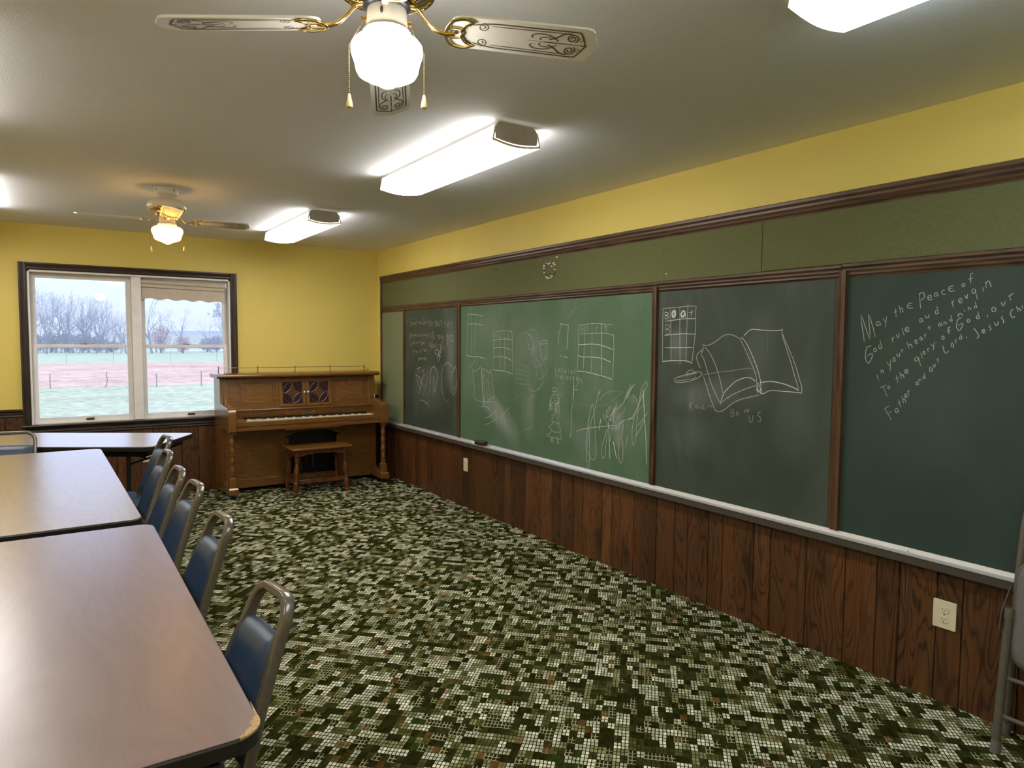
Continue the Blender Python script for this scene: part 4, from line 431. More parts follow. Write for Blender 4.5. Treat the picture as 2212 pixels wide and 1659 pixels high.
2,4,chalk_letter_grid:4322 1669 4354 1669 4399 1670 4444 1671 4489 1673 4534 1675 4565 1673 4575 1668 4572 1660 4569 1641 4570 1605 4570 1560 4570 1519 4568 1490 4564 1465 4561 1440 4557 1408 4554 1375 4551 1352;2,4,chalk_letter_grid:4322 1669 4322 1643 4322 1604 4322 1557 4323 1490 4325 1413 4326 1359;3,5,chalk_letter_grid:4323 1356 4342 1358 4369 1361 4399 1363 4431 1364 4466 1365 4494 1366 4511 1365 4521 1363 4529 1361 4538 1358 4546 1354 4551 1352;3,4,chalk_letter_grid:4342 1593 4374 1595 4417 1599 4452 1602 4467 1603 4474 1604 4487 1604 4515 1604 4549 1604 4573 1604;3,4,chalk_letter_grid:4336 1510 4362 1512 4398 1515 4430 1517 4451 1518 4469 1519 4490 1519 4520 1518 4555 1517 4578 1517;3,4,chalk_letter_grid:4341 1438 4372 1438 4415 1438 4457 1439 4495 1440 4533 1441 4558 1442;2,4,chalk_letter_grid:4377 1667 4379 1641 4383 1603 4387 1556 4390 1488 4392 1411 4394 1356;2,4,chalk_letter_grid:4453 1667 4454 1626 4456 1569 4457 1510 4460 1450 4462 1388 4464 1345;2,3.5,chalk_letter_grid:4513 1693 4512 1676 4511 1650 4510 1620 4509 1588 4509 1552 4508 1510 4508 1456 4507 1397 4506 1355;3,4,chalk_letter_grid:4338 1648 4339 1607;3,4,chalk_letter_grid:4338 1646 4346 1645 4356 1643 4364 1641 4365 1634 4362 1631 4355 1629 4345 1628 4340 1627 4346 1625 4358 1623 4366 1620 4365 1612 4361 1608 4354 1607 4345 1607 4339 1607;2,4,chalk_letter_grid:4346 1577 4348 1517;2,4,chalk_letter_grid:4346 1574 4354 1572 4366 1570 4374 1567 4377 1563 4376 1557 4373 1553 4364 1550 4354 1549 4349 1547 4356 1545 4368 1542 4377 1538 4378 1532 4376 1525 4372 1520 4364 1518 4355 1518 4348 1517;3,6,chalk_letter_grid:4407 1657 4402 1653 4396 1647 4392 1639 4393 1630 4396 1619 4401 1612 4407 1612 4414 1615 4420 1621 4422 1629 4422 1639 4421 1647 4417 1652 4411 1655 4407 1657;3,6,chalk_letter_grid:4409 1650 4405 1647 4401 1643 4398 1638 4399 1631 4401 1623 4404 1619 4414 1621 4417 1625 4419 1630 4419 1638 4418 1643 4415 1647 4411 1649 4409 1650;3,6,chalk_letter_grid:4404 1647 4399 1642 4397 1638 4399 1628 4404 1624 4410 1629 4411 1638 4408 1645 4404 1647;3,6,chalk_letter_grid:4495 1643 4491 1646 4485 1650 4479 1651 4473 1648 4467 1642 4463 1635 4462 1629 4463 1622 4465 1617 4469 1613 4474 1612 4480 1614 4485 1622 4490 1634 4493 1640 4495 1633 4496 1620 4496 1611;3,6,chalk_letter_grid:4489 1639 4481 1644 4473 1643 4468 1639 4466 1635 4465 1630 4466 1625 4470 1620 4478 1620 4481 1626 4485 1634 4489 1624 4489 1618;3,4,chalk_letter_grid:4542 1655 4539 1615;3,4,chalk_letter_grid:4523 1638 4558 1642;2,4,chalk_hat_drawing:4423 1253 4424 1259 4432 1264 4448 1270 4471 1276 4497 1283 4527 1291 4561 1299 4588 1305 4606 1306 4618 1305 4624 1302 4625 1296 4621 1288 4611 1280 4593 1270 4570 1261 4544 1252 4514 1246 4483 1241 4457 1239 4440 1239 4430 1243 4423 1246 4422 1251 4423 1253;2,3.5,chalk_hat_drawing:4508 1286 4512 1292 4518 1300 4525 1307 4532 1311 4540 1314 4548 1316 4556 1314 4564 1310 4571 1306 4575 1303 4578 1300 4579 1298;2,3,chalk_hat_drawing:4432 1246 4449 1248 4473 1251 4497 1254 4524 1259 4552 1264 4572 1269 4580 1275 4580 1281 4580 1285;1,3,chalk_hat_drawing:4438 1249 4450 1270;1,3,chalk_hat_drawing:4451 1252 4463 1273;1,3,chalk_hat_drawing:4464 1255 4476 1276;1,3,chalk_hat_drawing:4477 1258 4488 1278;1,3,chalk_hat_drawing:4490 1261 4501 1281;1,3,chalk_hat_drawing:4503 1263 4514 1284;1,3,chalk_hat_drawing:4516 1266 4527 1287;1,3,chalk_hat_drawing:4528 1269 4539 1290;1,3,chalk_hat_drawing:4541 1272 4552 1292;2,3,chalk_hat_drawing:4514 1286 4518 1289 4524 1292 4528 1294 4526 1287 4523 1284 4514 1285 4511 1286;2,3,chalk_hat_drawing:4534 1290 4538 1292 4544 1296 4546 1290 4543 1287 4534 1289 4531 1290;2,3,chalk_hat_drawing:4554 1293 4558 1296 4564 1299 4568 1301 4566 1294 4563 1291 4554 1292 4551 1293;2,3,chalk_hat_drawing:4574 1297 4578 1299 4584 1303 4585 1297 4582 1294 4574 1296 4571 1297;2,4,chalk_book_drawing:4625 1459 4631 1457 4640 1455 4650 1454 4659 1455 4670 1457 4682 1461 4697 1467 4714 1476 4729 1484 4742 1493 4753 1501 4765 1507 4778 1512 4790 1514 4803 1514 4816 1513 4829 1510 4841 1506 4853 1501 4864 1495 4872 1491;3,4,chalk_book_drawing:4896 1503 4900 1509 4907 1516 4915 1523 4923 1530 4933 1535 4943 1539 4953 1541 4963 1540 4976 1539 4993 1537 5012 1535 5032 1534 5055 1533 5080 1532 5099 1532 5109 1533 5114 1534 5121 1537 5126 1540;2,4,chalk_book_drawing:5126 1540 5123 1531 5123 1524 5124 1515 5127 1505 5131 1493 5135 1482 5140 1471 5146 1455 5155 1433 5165 1408 5175 1383 5183 1361 5190 1341 5198 1319 5208 1293 5217 1267 5224 1248;2,4,chalk_book_drawing:5127 1515 5130 1508 5134 1499 5141 1486 5150 1468 5162 1447 5173 1425 5184 1403 5195 1380 5205 1357 5214 1334 5222 1310 5229 1290 5234 1278 5238 1269 5240 1261 5241 1250 5241 1239 5241 1231;3,4,chalk_book_drawing:5241 1231 5231 1231 5215 1232 5197 1232 5177 1233 5155 1233 5132 1233 5109 1233 5085 1232 5065 1231 5052 1227 5042 1221 5034 1217 5026 1214 5020 1212 5015 1210;3,5,chalk_book_drawing:5006 1269 5015 1271 5027 1273 5041 1275 5056 1277 5073 1278 5091 1277 5108 1275 5127 1272 5144 1269 5161 1265 5177 1260 5192 1256 5205 1251 5217 1246 5225 1243;3,4,chalk_book_drawing:4876 1498 4883 1495 4892 1491 4901 1485 4910 1475 4918 1463 4927 1449 4937 1433 4947 1416 4957 1397 4968 1376 4979 1355 4988 1334 4995 1315 5001 1298 5006 1279 5010 1254 5013 1228 5015 1210;2,4,chalk_book_drawing:4874 1491 4884 1475 4899 1452 4913 1428 4926 1406 4938 1385 4949 1364 4959 1348 4967 1333 4974 1317 4980 1299 4983 1279 4986 1262 4986 1246 4985 1233 4985 1223;3,4,chalk_book_drawing:4990 1214 4990 1232 4992 1256 4995 1268 5001 1254 5010 1228 5013 1211 5008 1216 4998 1229 4991 1238 4997 1225 5001 1218;2,4,chalk_book_drawing:5002 1206 4982 1200 4954 1193 4926 1185 4902 1178 4879 1170 4858 1161 4840 1151 4823 1139 4808 1128 4794 1118 4780 1108 4768 1101 4758 1098 4749 1096 4742 1097 4734 1098 4727 1101 4720 1108 4713 1119 4705 1134 4697 1151 4688 1170 4678 1191 4668 1213 4656 1239 4644 1266 4636 1285;2,4,chalk_book_drawing:4626 1432 4617 1426 4605 1418 4596 1410 4590 1403 4586 1396 4584 1388 4586 1378 4590 1368 4595 1358 4601 1347 4609 1335 4614 1328;2,4,chalk_book_drawing:4632 1450 4631 1444 4630 1436 4628 1428 4625 1420 4620 1412 4618 1404 4622 1397 4628 1391 4635 1380 4643 1364 4651 1344 4659 1325 4665 1309 4670 1295 4677 1279 4685 1261 4694 1242 4706 1220 4724 1192 4744 1161 4759 1139;2,4,chalk_book_drawing:4639 1447 4647 1440 4660 1429 4673 1416 4686 1400 4699 1381 4712 1361 4723 1340 4732 1319 4740 1299 4747 1281 4753 1265 4758 1249 4763 1230 4769 1212 4772 1199;3,4,chalk_book_drawing:4759 1139 4762 1153 4768 1173 4775 1191 4783 1204 4793 1215 4805 1226 4820 1240 4836 1254 4854 1267 4874 1276 4895 1284 4913 1289 4928 1291 4940 1290 4951 1288 4962 1283 4970 1277 4976 1273;2,4,chalk_book_drawing:4802 1172 4808 1177 4818 1184 4832 1193 4851 1202 4875 1213 4900 1224 4930 1235 4960 1246 4981 1253;2,4,chalk_book_drawing:4770 1150 4807 1180;1,4,chalk_book_drawing:4633 1292 4655 1296 4686 1301 4719 1307 4752 1312 4788 1316 4822 1321 4858 1327 4892 1333 4921 1337 4941 1338 4955 1338 4964 1337;0,3,chalk_streaks:5032 1607 5033 1584 5036 1550 5038 1517 5041 1485 5043 1453 5045 1430;1,4,chalk_lettering:4544 1139 4545 1086;1,4,chalk_lettering:4568 1136 4561 1130 4551 1121 4546 1113 4552 1104 4562 1094 4569 1088;1,4,chalk_lettering:4603 1115 4597 1117 4590 1116 4587 1113 4584 1108 4586 1103 4591 1101 4597 1106 4599 1111 4603 1106 4603 1102;1,4,chalk_lettering:4616 1118 4617 1099;1,4,chalk_lettering:4652 1121 4645 1123 4638 1120 4635 1113 4638 1106 4645 1104 4650 1106 4654 1107;1,4,chalk_lettering:4677 1110 4676 1124;1,4,chalk_lettering:4676 1119 4680 1122 4685 1125 4690 1127 4695 1126 4698 1120 4698 1112;1,3.5,chalk_lettering:4829 1119 4830 1078;1,3.5,chalk_lettering:4829 1117 4842 1116 4847 1115 4848 1108 4846 1104 4841 1102 4834 1100 4843 1096 4849 1094 4848 1085 4845 1081 4841 1079 4835 1078 4830 1078;1,3.5,chalk_lettering:4870 1108 4867 1105 4864 1101 4862 1097 4865 1089 4872 1089 4876 1093 4878 1098 4872 1105 4870 1108;1,3.5,chalk_lettering:4916 1104 4916 1121;1,3.5,chalk_lettering:4916 1115 4922 1121 4925 1124 4929 1122 4931 1115 4932 1106;1,3.5,chalk_lettering:4941 1129 4940 1109;1,3.5,chalk_lettering:4934 1119 4947 1123;1,3.5,chalk_lettering:4944 1095 4944 1086 4945 1075 4947 1066 4950 1061 4957 1059 4963 1063 4965 1068 4966 1077 4967 1088 4967 1097;1,3.5,chalk_lettering:5018 1115 5007 1116 5001 1116 4998 1111 4997 1105 4998 1100 5003 1096 5011 1093 5016 1088 5017 1081 5015 1073 5012 1067 5001 1069 4997 1071
2,3.5,chalk_lettering:5539 1482 5532 1520 5522 1572 5520 1598 5532 1571 5551 1519 5564 1491 5563 1520 5556 1573 5554 1602 5563 1580 5578 1535 5588 1501;2,3.5,chalk_lettering:5608 1566 5601 1568 5594 1566 5590 1563 5588 1559 5590 1553 5594 1550 5600 1551 5603 1555 5605 1561 5610 1555 5611 1551;2,3.5,chalk_lettering:5617 1583 5630 1563;2,3.5,chalk_lettering:5634 1589 5629 1542;2,3.5,chalk_lettering:5669 1623 5674 1585;2,3.5,chalk_lettering:5663 1605 5677 1612;2,3.5,chalk_lettering:5684 1636 5691 1603;2,3.5,chalk_lettering:5689 1616 5691 1621 5695 1623 5699 1619 5700 1614 5701 1608 5702 1604;2,3.5,chalk_lettering:5738 1642 5728 1642 5720 1638 5718 1634 5719 1626 5723 1622 5728 1620 5738 1622 5742 1624;2,3.5,chalk_lettering:5719 1630 5733 1633;2,3.5,chalk_lettering:5772 1618 5764 1683;2,3.5,chalk_lettering:5763 1676 5767 1679 5774 1684 5779 1685 5782 1680 5785 1672 5785 1664 5781 1659 5774 1655 5770 1652;2,3.5,chalk_lettering:5798 1660 5803 1661 5809 1662 5813 1664 5811 1670 5806 1672 5800 1668 5798 1662 5800 1655 5805 1651 5814 1654 5817 1656;2,3.5,chalk_lettering:5836 1679 5831 1682 5827 1680 5823 1675 5824 1669 5827 1666 5832 1667 5834 1676 5838 1670 5838 1666;2,3.5,chalk_lettering:5863 1688 5857 1690 5853 1687 5851 1680 5854 1673 5860 1671 5864 1673 5866 1674;2,3.5,chalk_lettering:5895 1703 5886 1704 5879 1700 5876 1696 5877 1688 5881 1684 5885 1682 5890 1683 5896 1684 5900 1686;2,3.5,chalk_lettering:5877 1692 5891 1695;2,3.5,chalk_lettering:5929 1713 5925 1708 5925 1702 5928 1698 5935 1702 5935 1708 5931 1711 5929 1713;2,3.5,chalk_lettering:5963 1749 5955 1748 5953 1744 5953 1733 5955 1720 5956 1710;2,3.5,chalk_lettering:5946 1726 5964 1731;2,3.5,chalk_lettering:5572 1462 5566 1461 5558 1459 5552 1454 5548 1442 5547 1425 5547 1411 5550 1399 5555 1389 5561 1384 5566 1389 5572 1400 5576 1410 5578 1418 5578 1425 5576 1429 5570 1427 5562 1421 5557 1417;2,3.5,chalk_lettering:5587 1453 5583 1447 5584 1440 5587 1436 5593 1437 5595 1441 5594 1448 5590 1451 5587 1453;2,3.5,chalk_lettering:5611 1466 5605 1463 5604 1456 5606 1451 5611 1449 5614 1453 5617 1456;2,3.5,chalk_lettering:5609 1486 5619 1451;2,3.5,chalk_lettering:5659 1496 5666 1477;2,3.5,chalk_lettering:5662 1489 5664 1496 5668 1499 5669 1498;2,3.5,chalk_lettering:5678 1512 5681 1502 5683 1498 5688 1499 5690 1506 5689 1511 5688 1515;2,3.5,chalk_lettering:5700 1539 5710 1507;2,3.5,chalk_lettering:5713 1530 5718 1531 5724 1533 5728 1536 5726 1541 5720 1542 5714 1538 5713 1532 5715 1526 5718 1523 5725 1524 5729 1526 5733 1528;2,3.5,chalk_lettering:5782 1576 5777 1578 5773 1576 5770 1570 5771 1565 5774 1562 5779 1563 5781 1572 5784 1567 5785 1563;2,3.5,chalk_lettering:5791 1591 5794 1582 5799 1578 5803 1580 5806 1586 5805 1594;2,3.5,chalk_lettering:5836 1609 5831 1607 5830 1600 5833 1593 5839 1597 5841 1600;2,3.5,chalk_lettering:5835 1626 5843 1595;2,3.5,chalk_lettering:5889 1643 5897 1618;2,3.5,chalk_lettering:5892 1633 5894 1642 5897 1646 5900 1645;2,3.5,chalk_lettering:5916 1642 5925 1645 5928 1650 5923 1654 5918 1653 5915 1648 5916 1641 5920 1635 5929 1637 5932 1639;2,3.5,chalk_lettering:5935 1666 5938 1661 5942 1653 5945 1650 5946 1663 5946 1669;2,3.5,chalk_lettering:5972 1686 5965 1688 5961 1682 5962 1675 5964 1671 5970 1670 5973 1677 5972 1686;2,3.5,chalk_lettering:5972 1686 5982 1646;2,3.5,chalk_lettering:5998 1692 6002 1675;2,3.5,chalk_lettering:6011 1688 6006 1712;2,3.5,chalk_lettering:6008 1703 6010 1707 6012 1713 6015 1716 6021 1711 6023 1705 6025 1697 6027 1691;2,3.5,chalk_lettering:5602 1335 5609 1313;2,3.5,chalk_lettering:5621 1342 5617 1355;2,3.5,chalk_lettering:5618 1350 5621 1356 5624 1359 5628 1353 5629 1348 5630 1345;2,3.5,chalk_lettering:5641 1393 5656 1376;2,3.5,chalk_lettering:5658 1403 5658 1355;2,3.5,chalk_lettering:5670 1414 5668 1406 5670 1398 5673 1394 5679 1400 5677 1408 5673 1411 5670 1414;2,3.5,chalk_lettering:5682 1431 5684 1426 5686 1421 5688 1417 5694 1418 5696 1425 5695 1430 5694 1434;2,3.5,chalk_lettering:5701 1446 5706 1434;2,3.5,chalk_lettering:5703 1441 5705 1446 5708 1449 5709 1448;2,3.5,chalk_lettering:5723 1479 5733 1452;2,3.5,chalk_lettering:5729 1463 5732 1468 5737 1470 5741 1468 5743 1464 5745 1459 5746 1455;2,3.5,chalk_lettering:5755 1479 5762 1482 5764 1486 5760 1490 5755 1487 5755 1481 5757 1476 5761 1472 5766 1476 5768 1478;2,3.5,chalk_lettering:5783 1499 5777 1500 5774 1496 5775 1489 5779 1487 5782 1491 5783 1498 5785 1492 5786 1488;2,3.5,chalk_lettering:5791 1510 5796 1497;2,3.5,chalk_lettering:5793 1505 5794 1510 5798 1513 5799 1513;2,3.5,chalk_lettering:5808 1547 5812 1529;2,3.5,chalk_lettering:5803 1537 5815 1543;2,3.5,chalk_lettering:5856 1557 5851 1558 5847 1556 5844 1551 5845 1546 5850 1544 5853 1549 5855 1555 5858 1549 5859 1546;2,3.5,chalk_lettering:5867 1548 5863 1560;2,3.5,chalk_lettering:5864 1556 5867 1561 5873 1558 5875 1551;2,3.5,chalk_lettering:5890 1574 5886 1570 5887 1563 5893 1565 5895 1567;2,3.5,chalk_lettering:5889 1588 5896 1563;2,3.5,chalk_lettering:5917 1580 5916 1586 5915 1593 5920 1589 5922 1596 5930 1589 5932 1584;2,3.5,chalk_lettering:5937 1607 5939 1600;2,3.5,chalk_lettering:5953 1604 5950 1616;2,3.5,chalk_lettering:5951 1612 5953 1617 5959 1613 5961 1606;2,3.5,chalk_lettering:5976 1624 5973 1621 5973 1613 5979 1614 5980 1616;2,3.5,chalk_lettering:5974 1637 5982 1613;2,3.5,chalk_lettering:5619 1280 5643 1293;2,3.5,chalk_lettering:5630 1286 5650 1243;2,3.5,chalk_lettering:5653 1290 5651 1285 5652 1279 5656 1276 5660 1281 5659 1287 5653 1290;2,3.5,chalk_lettering:5685 1337 5693 1305;2,3.5,chalk_lettering:5681 1320 5695 1330;2,3.5,chalk_lettering:5698 1351 5707 1323;2,3.5,chalk_lettering:5704 1334 5706 1340 5710 1342 5714 1339 5717 1330 5718 1327;2,3.5,chalk_lettering:5719 1353 5728 1357 5732 1359 5729 1364 5722 1363 5719 1358 5720 1352 5723 1347 5729 1348 5733 1351 5735 1353;2,3.5,chalk_lettering:5772 1417 5762 1416 5757 1410 5758 1404 5760 1400 5768 1401 5771 1404 5772 1413 5772 1417;2,3.5,chalk_lettering:5771 1417 5782 1382;2,3.5,chalk_lettering:5780 1435 5788 1412;2,3.5,chalk_lettering:5791 1443 5789 1437 5790 1431 5794 1427 5798 1433 5796 1439 5791 1443;2,3.5,chalk_lettering:5805 1452 5810 1440;2,3.5,chalk_lettering:5807 1447 5808 1452 5812 1454 5813 1454;2,3.5,chalk_lettering:5817 1472 5829 1461;2,3.5,chalk_lettering:5831 1480 5829 1446;2,3.5,chalk_lettering:5862 1506 5859 1500 5860 1493 5863 1490 5869 1495 5867 1501 5864 1504 5862 1506;2,3.5,chalk_lettering:5890 1541 5884 1539 5881 1536 5882 1528 5885 1519 5886 1512;2,3.5,chalk_lettering:5877 1522 5892 1529;2,3.5,chalk_lettering:5930 1576 5920 1574 5916 1570 5913 1562 5912 1551 5912 1542 5914 1534 5918 1528 5922 1525 5926 1529 5930 1536 5933 1543 5935 1548 5933 1555 5929 1553 5923 1549 5919 1546;2,3.5,chalk_lettering:5952 1572 5949 1567 5950 1561 5955 1557 5959 1563 5957 1568 5952 1572;2,3.5,chalk_lettering:5986 1584 5982 1581 5981 1575 5983 1571 5989 1573 5991 1575;2,3.5,chalk_lettering:5985 1599 5993 1571;2,3.5,chalk_lettering:6018 1584 6021 1576;2,3.5,chalk_lettering:6037 1615 6033 1608 6034 1600 6037 1597 6044 1598 6047 1603 6045 1610 6041 1613 6037 1615;2,3.5,chalk_lettering:6063 1632 6065 1628 6066 1623 6069 1619 6074 1621 6076 1627 6075 1632 6075 1635;2,3.5,chalk_lettering:6087 1657 6095 1638;2,3.5,chalk_lettering:6090 1650 6094 1658 6098 1662 6102 1661;2,3.5,chalk_lettering:5641 1190 5673 1142;2,3.5,chalk_lettering:5641 1190 5661 1204;2,3.5,chalk_lettering:5656 1169 5672 1182;2,3.5,chalk_lettering:5698 1195 5693 1196 5688 1193 5685 1186 5687 1180 5691 1177 5695 1179 5696 1184 5697 1190 5701 1185 5702 1181;2,3.5,chalk_lettering:5699 1234 5708 1202;2,3.5,chalk_lettering:5697 1217 5708 1226;2,3.5,chalk_lettering:5711 1248 5720 1220;2,3.5,chalk_lettering:5717 1231 5719 1236 5722 1239 5725 1236 5727 1232 5729 1227 5730 1224;2,3.5,chalk_lettering:5723 1250 5730 1253 5732 1257 5729 1261 5725 1259 5723 1255 5723 1249 5727 1245 5734 1248 5736 1250;2,3.5,chalk_lettering:5734 1272 5741 1253;2,3.5,chalk_lettering:5736 1265 5738 1272 5742 1275 5743 1275;2,3.5,chalk_lettering:5776 1312 5770 1313 5767 1309 5766 1304 5769 1300 5774 1304 5775 1309 5778 1305 5779 1302;2,3.5,chalk_lettering:5780 1314 5777 1324;2,3.5,chalk_lettering:5778 1320 5781 1326 5787 1323 5789 1317;2,3.5,chalk_lettering:5798 1339 5793 1335 5795 1329 5800 1331 5802 1333;2,3.5,chalk_lettering:5796 1351 5804 1329;2,3.5,chalk_lettering:5820 1377 5817 1370 5819 1362 5822 1359 5827 1360 5829 1369 5823 1375 5820 1377;2,3.5,chalk_lettering:5829 1389 5832 1381 5834 1377 5839 1381 5838 1389 5837 1392;2,3.5,chalk_lettering:5845 1411 5850 1398;2,3.5,chalk_lettering:5847 1406 5848 1411 5851 1413;2,3.5,chalk_lettering:5863 1467 5866 1458 5870 1444 5874 1435 5879 1436 5884 1441 5888 1445;2,3.5,chalk_lettering:5897 1477 5895 1471 5896 1464 5898 1460 5903 1461 5905 1466 5903 1472 5900 1475 5897 1477;2,3.5,chalk_lettering:5909 1488 5913 1476;2,3.5,chalk_lettering:5911 1484 5913 1490 5916 1490;2,3.5,chalk_lettering:5929 1502 5925 1500 5924 1495 5927 1491 5932 1494 5933 1496;2,3.5,chalk_lettering:5928 1514 5935 1493;2,3.5,chalk_lettering:5949 1503 5951 1496;2,3.5,chalk_lettering:5974 1535 5980 1527 5988 1515 5993 1506 5992 1500 5989 1497 5986 1495;2,3.5,chalk_lettering:6003 1520 6011 1523 6013 1527 6010 1530 6005 1528 6003 1524 6005 1517 6009 1515 6014 1518 6016 1520;2,3.5,chalk_lettering:6031 1547 6026 1541 6031 1536 6034 1531 6032 1527 6030 1524;2,3.5,chalk_lettering:6044 1557 6047 1548 6049 1544 6055 1546 6057 1552 6056 1557 6056 1560;2,3.5,chalk_lettering:6071 1580 6067 1574 6068 1569 6072 1567 6075 1560 6074 1555 6073 1552;2,3.5,chalk_lettering:6104 1604 6098 1600 6096 1596 6096 1585 6098 1580 6100 1576 6105 1571 6109 1576 6111 1578;2,3.5,chalk_lettering:6114 1614 6120 1594;2,3.5,chalk_lettering:6118 1602 6120 1606 6125 1605 6128 1599 6128 1597;2,3.5,chalk_lettering:6131 1617 6134 1606;1,4,chalk_lettering:5999 1632 6001 1631;1,4,chalk_lettering:6001 1607 6004 1607;1,4,chalk_lettering:6010 1606 6012 1606;1,4,chalk_lettering:6055 1596 6057 1596;1,4,chalk_lettering:6066 1597 6069 1596;1,4,chalk_lettering:6029 1481 6031 1481;1,4,chalk_lettering:5837 1480 5840 1474
"""
W = MAT
# ================================================================== room shell
X0, X1, Y0, Y1, HC = -4.72, 0.0, -7.9, 0.0, 2.44
T = .16
struct(MB().box(X0-T, X1+T, Y0-T, Y1+T, -.2, 0).build('floor', W['carpet'], smooth=False))
struct(MB().box(X0-T, X1+T, Y0-T, Y1+T, HC, HC+.25).build('ceiling', W['ceiling'], smooth=False))
wr_ = struct(MB().box(0, T, Y0-T, Y1+T, 0, HC).build('wall_right', W['yellow'], smooth=False))
wl_ = struct(MB().box(X0-T, X0, Y0-T, Y1+T, 0, HC).build('wall_left', W['yellow'], smooth=False))
wb_ = struct(MB().box(X0, X1, Y0-T, Y0, 0, HC).build('wall_back', W['yellow'], smooth=False))
WX0, WX1, WZ0, WZ1 = -3.175, -1.535, .70, 2.052       # window opening in the far wall
wf_ = struct(MB().box(X0, WX0, 0, T, 0, HC).box(WX1, X1, 0, T, 0, HC).box(WX0, WX1, 0, T, WZ1, HC).box(WX0, WX1, 0, T, 0, WZ0)
             .build('wall_far', W['yellow'], smooth=False))

# wood panelling with V-grooves at uneven spacing (the spacing repeats every 1.19 m)
base = [0, .147, .245, .396, .494, .694, .794, .993]
def groove_positions(start, lo, hi):
    r = []
    for k in range(-12, 13):
        for q in base:
            y = start - q + 1.19 * k
            if lo < y < hi: r.append(y)
    return sorted(r)
def panelling(name, parent, axis, a0, a1, z0, z1, depth, start, zfun=None):
    """planks along axis ('y' on side walls, 'x' on end walls), standing out by depth from the wall plane"""
    rnd = random.Random(start * 100)
    gs = [a0] + groove_positions(start, a0 + .02, a1 - .02) + [a1]
    m = MB()
    for i in range(len(gs) - 1):
        top = zfun((gs[i] + gs[i+1]) / 2) if zfun else z1
        tg = rnd.random()
        l, r = gs[i] + (.0017 if i else 0), gs[i+1] - (.0017 if i < len(gs) - 2 else 0)
        d = depth
        pl = [(l, 0), (l, d*.35), (l + .002, d), (r - .002, d), (r, d*.35), (r, 0)]
        if axis == 'y': m.prism([(-q if parent is not wl_ else X0 + q, p) for p, q in pl], 'z', z0, top, tg)
        elif parent is wb_: m.prism([(p, Y0 + q) for p, q in pl], 'z', z0, top, tg)
        else: m.prism([(p, -q) for p, q in pl], 'z', z0, top, tg)
    o = m.build(name, W['panel'], parent, attr='plank', smooth=False)
    b = MB()
    if axis == 'y':
        x = -.0012 if parent is not wl_ else X0 + .0012
        b.box(min(x, x*.0 + (0 if parent is not wl_ else X0)), max(x, 0 if parent is not wl_ else X0), a0, a1, z0, z1)
    elif parent is wb_: b.box(a0, a1, Y0, Y0 + .0012, z0, z1)
    else: b.box(a0, a1, -.0012, 0, z0, z1)
    b.build('groove_backing', W['groove'], parent, smooth=False)
    return o
panelling('wood_panelling', wr_, 'y', Y0, 0, 0, .56, .006, -4.297)
panelling('wood_panelling', wf_, 'x', X0, WX0 - .04, 0, .80, .006, -3.36)
panelling('wood_panelling', wf_, 'x', WX0 - .04, WX1 + .04, 0, .63, .006, -1.851)
panelling('wood_panelling', wf_, 'x', WX1 + .04, 0, 0, .80, .006, -1.707)
panelling('wood_panelling', wl_, 'y', Y0, 0, 0, .80, .006, -4.1)
panelling('wood_panelling', wb_, 'x', X0, 0, 0, .80, .006, -2.0)

def rail_x(name, x0, x1, prof, mat, kind=True):
    """moulding along x on the far wall; prof = (out, z)"""
    o = MB().prism([(-d, z) for d, z in prof], 'x', x0, x1).build(name, mat, ang=.3)
    return struct(o) if kind else o
def rail_y(name, y0, y1, prof, mat):
    o = MB()
    vs = [(-d, z) for d, z in prof]
    n = len(vs)
    o.add([(x, y0, z) for x, z in vs] + [(x, y1, z) for x, z in vs],
          [tuple(range(n)), tuple(range(2*n-1, n-1, -1))] + [(i, (i+1) % n, n+(i+1) % n, n+i) for i in range(n)])
    return struct(o.build(name, mat, ang=.3))
def upright(name, y, w, z0, z1, d=.022):
    """vertical moulding on the right wall"""
    p = [(0, y-w/2), (-d, y-w/2), (-d, y-w/2+.010), (-d*.72, y-w/2+.016), (-d*.72, y-w/2+.024), (-d*.95, y-w/2+.030), (-d*.62, y+w/2-.014), (-d*.35, y+w/2-.008), (-d*.35, y+w/2), (0, y+w/2)]
    return struct(MB().prism(p, 'z', z0, z1).build(name, W['trimz'], ang=.3))
def cprof(z0, z1, d=.024):
    h = z1 - z0
    return [(0, z0), (d*.35, z0), (d*.42, z0+h*.10), (d*.75, z0+h*.22), (d*.66, z0+h*.34), (d*.9, z0+h*.48), (d*.9, z0+h*.60), (d*.72, z0+h*.66), (d, z0+h*.76), (d, z1-h*.08), (d*.5, z1), (0, z1)]
chair_rail = [(0, .787), (.008, .787), (.012, .797), (.010, .806), (.016, .815), (.016, .828), (.026, .842), (.026, .853), (.020, .857), (0, .857)]
rail_x('trim_1', X0, -3.238, chair_rail, W['casing'])
rail_x('trim_2', -1.48, 0, chair_rail, W['casing'])
# tackboard and chalkboard framing on the right wall
YE = -7.80
rail_y('trim_3', -.128, YE, cprof(2.078, 2.160), W['trim'])
rail_y('trim_4', -.165, -4.262, cprof(1.762, 1.826, .022), W['trim'])
rail_y('trim_5', -4.262, -5.425, cprof(1.762, 1.830, .026), W['trim'])
rail_y('trim_6', -5.425, YE, cprof(1.766, 1.834, .022), W['trim'])
upright('trim_7', -.147, .040, .609, 2.10)
upright('trim_8', -.724, .060, .609, 1.79)
upright('trim_9', -1.874, .062, .609, 1.79, .024)
upright('trim_10', -4.259, .050, .609, 1.80, .030)
upright('trim_11', -5.424, .056, .609, 1.80, .030)
upright('trim_12', YE + .02, .05, .609, 2.08)
rail_y('trim_13', -.128, YE, [(0, .548), (.046, .548), (.050, .552), (.050, .5845), (0, .5845)], W['ledge'])

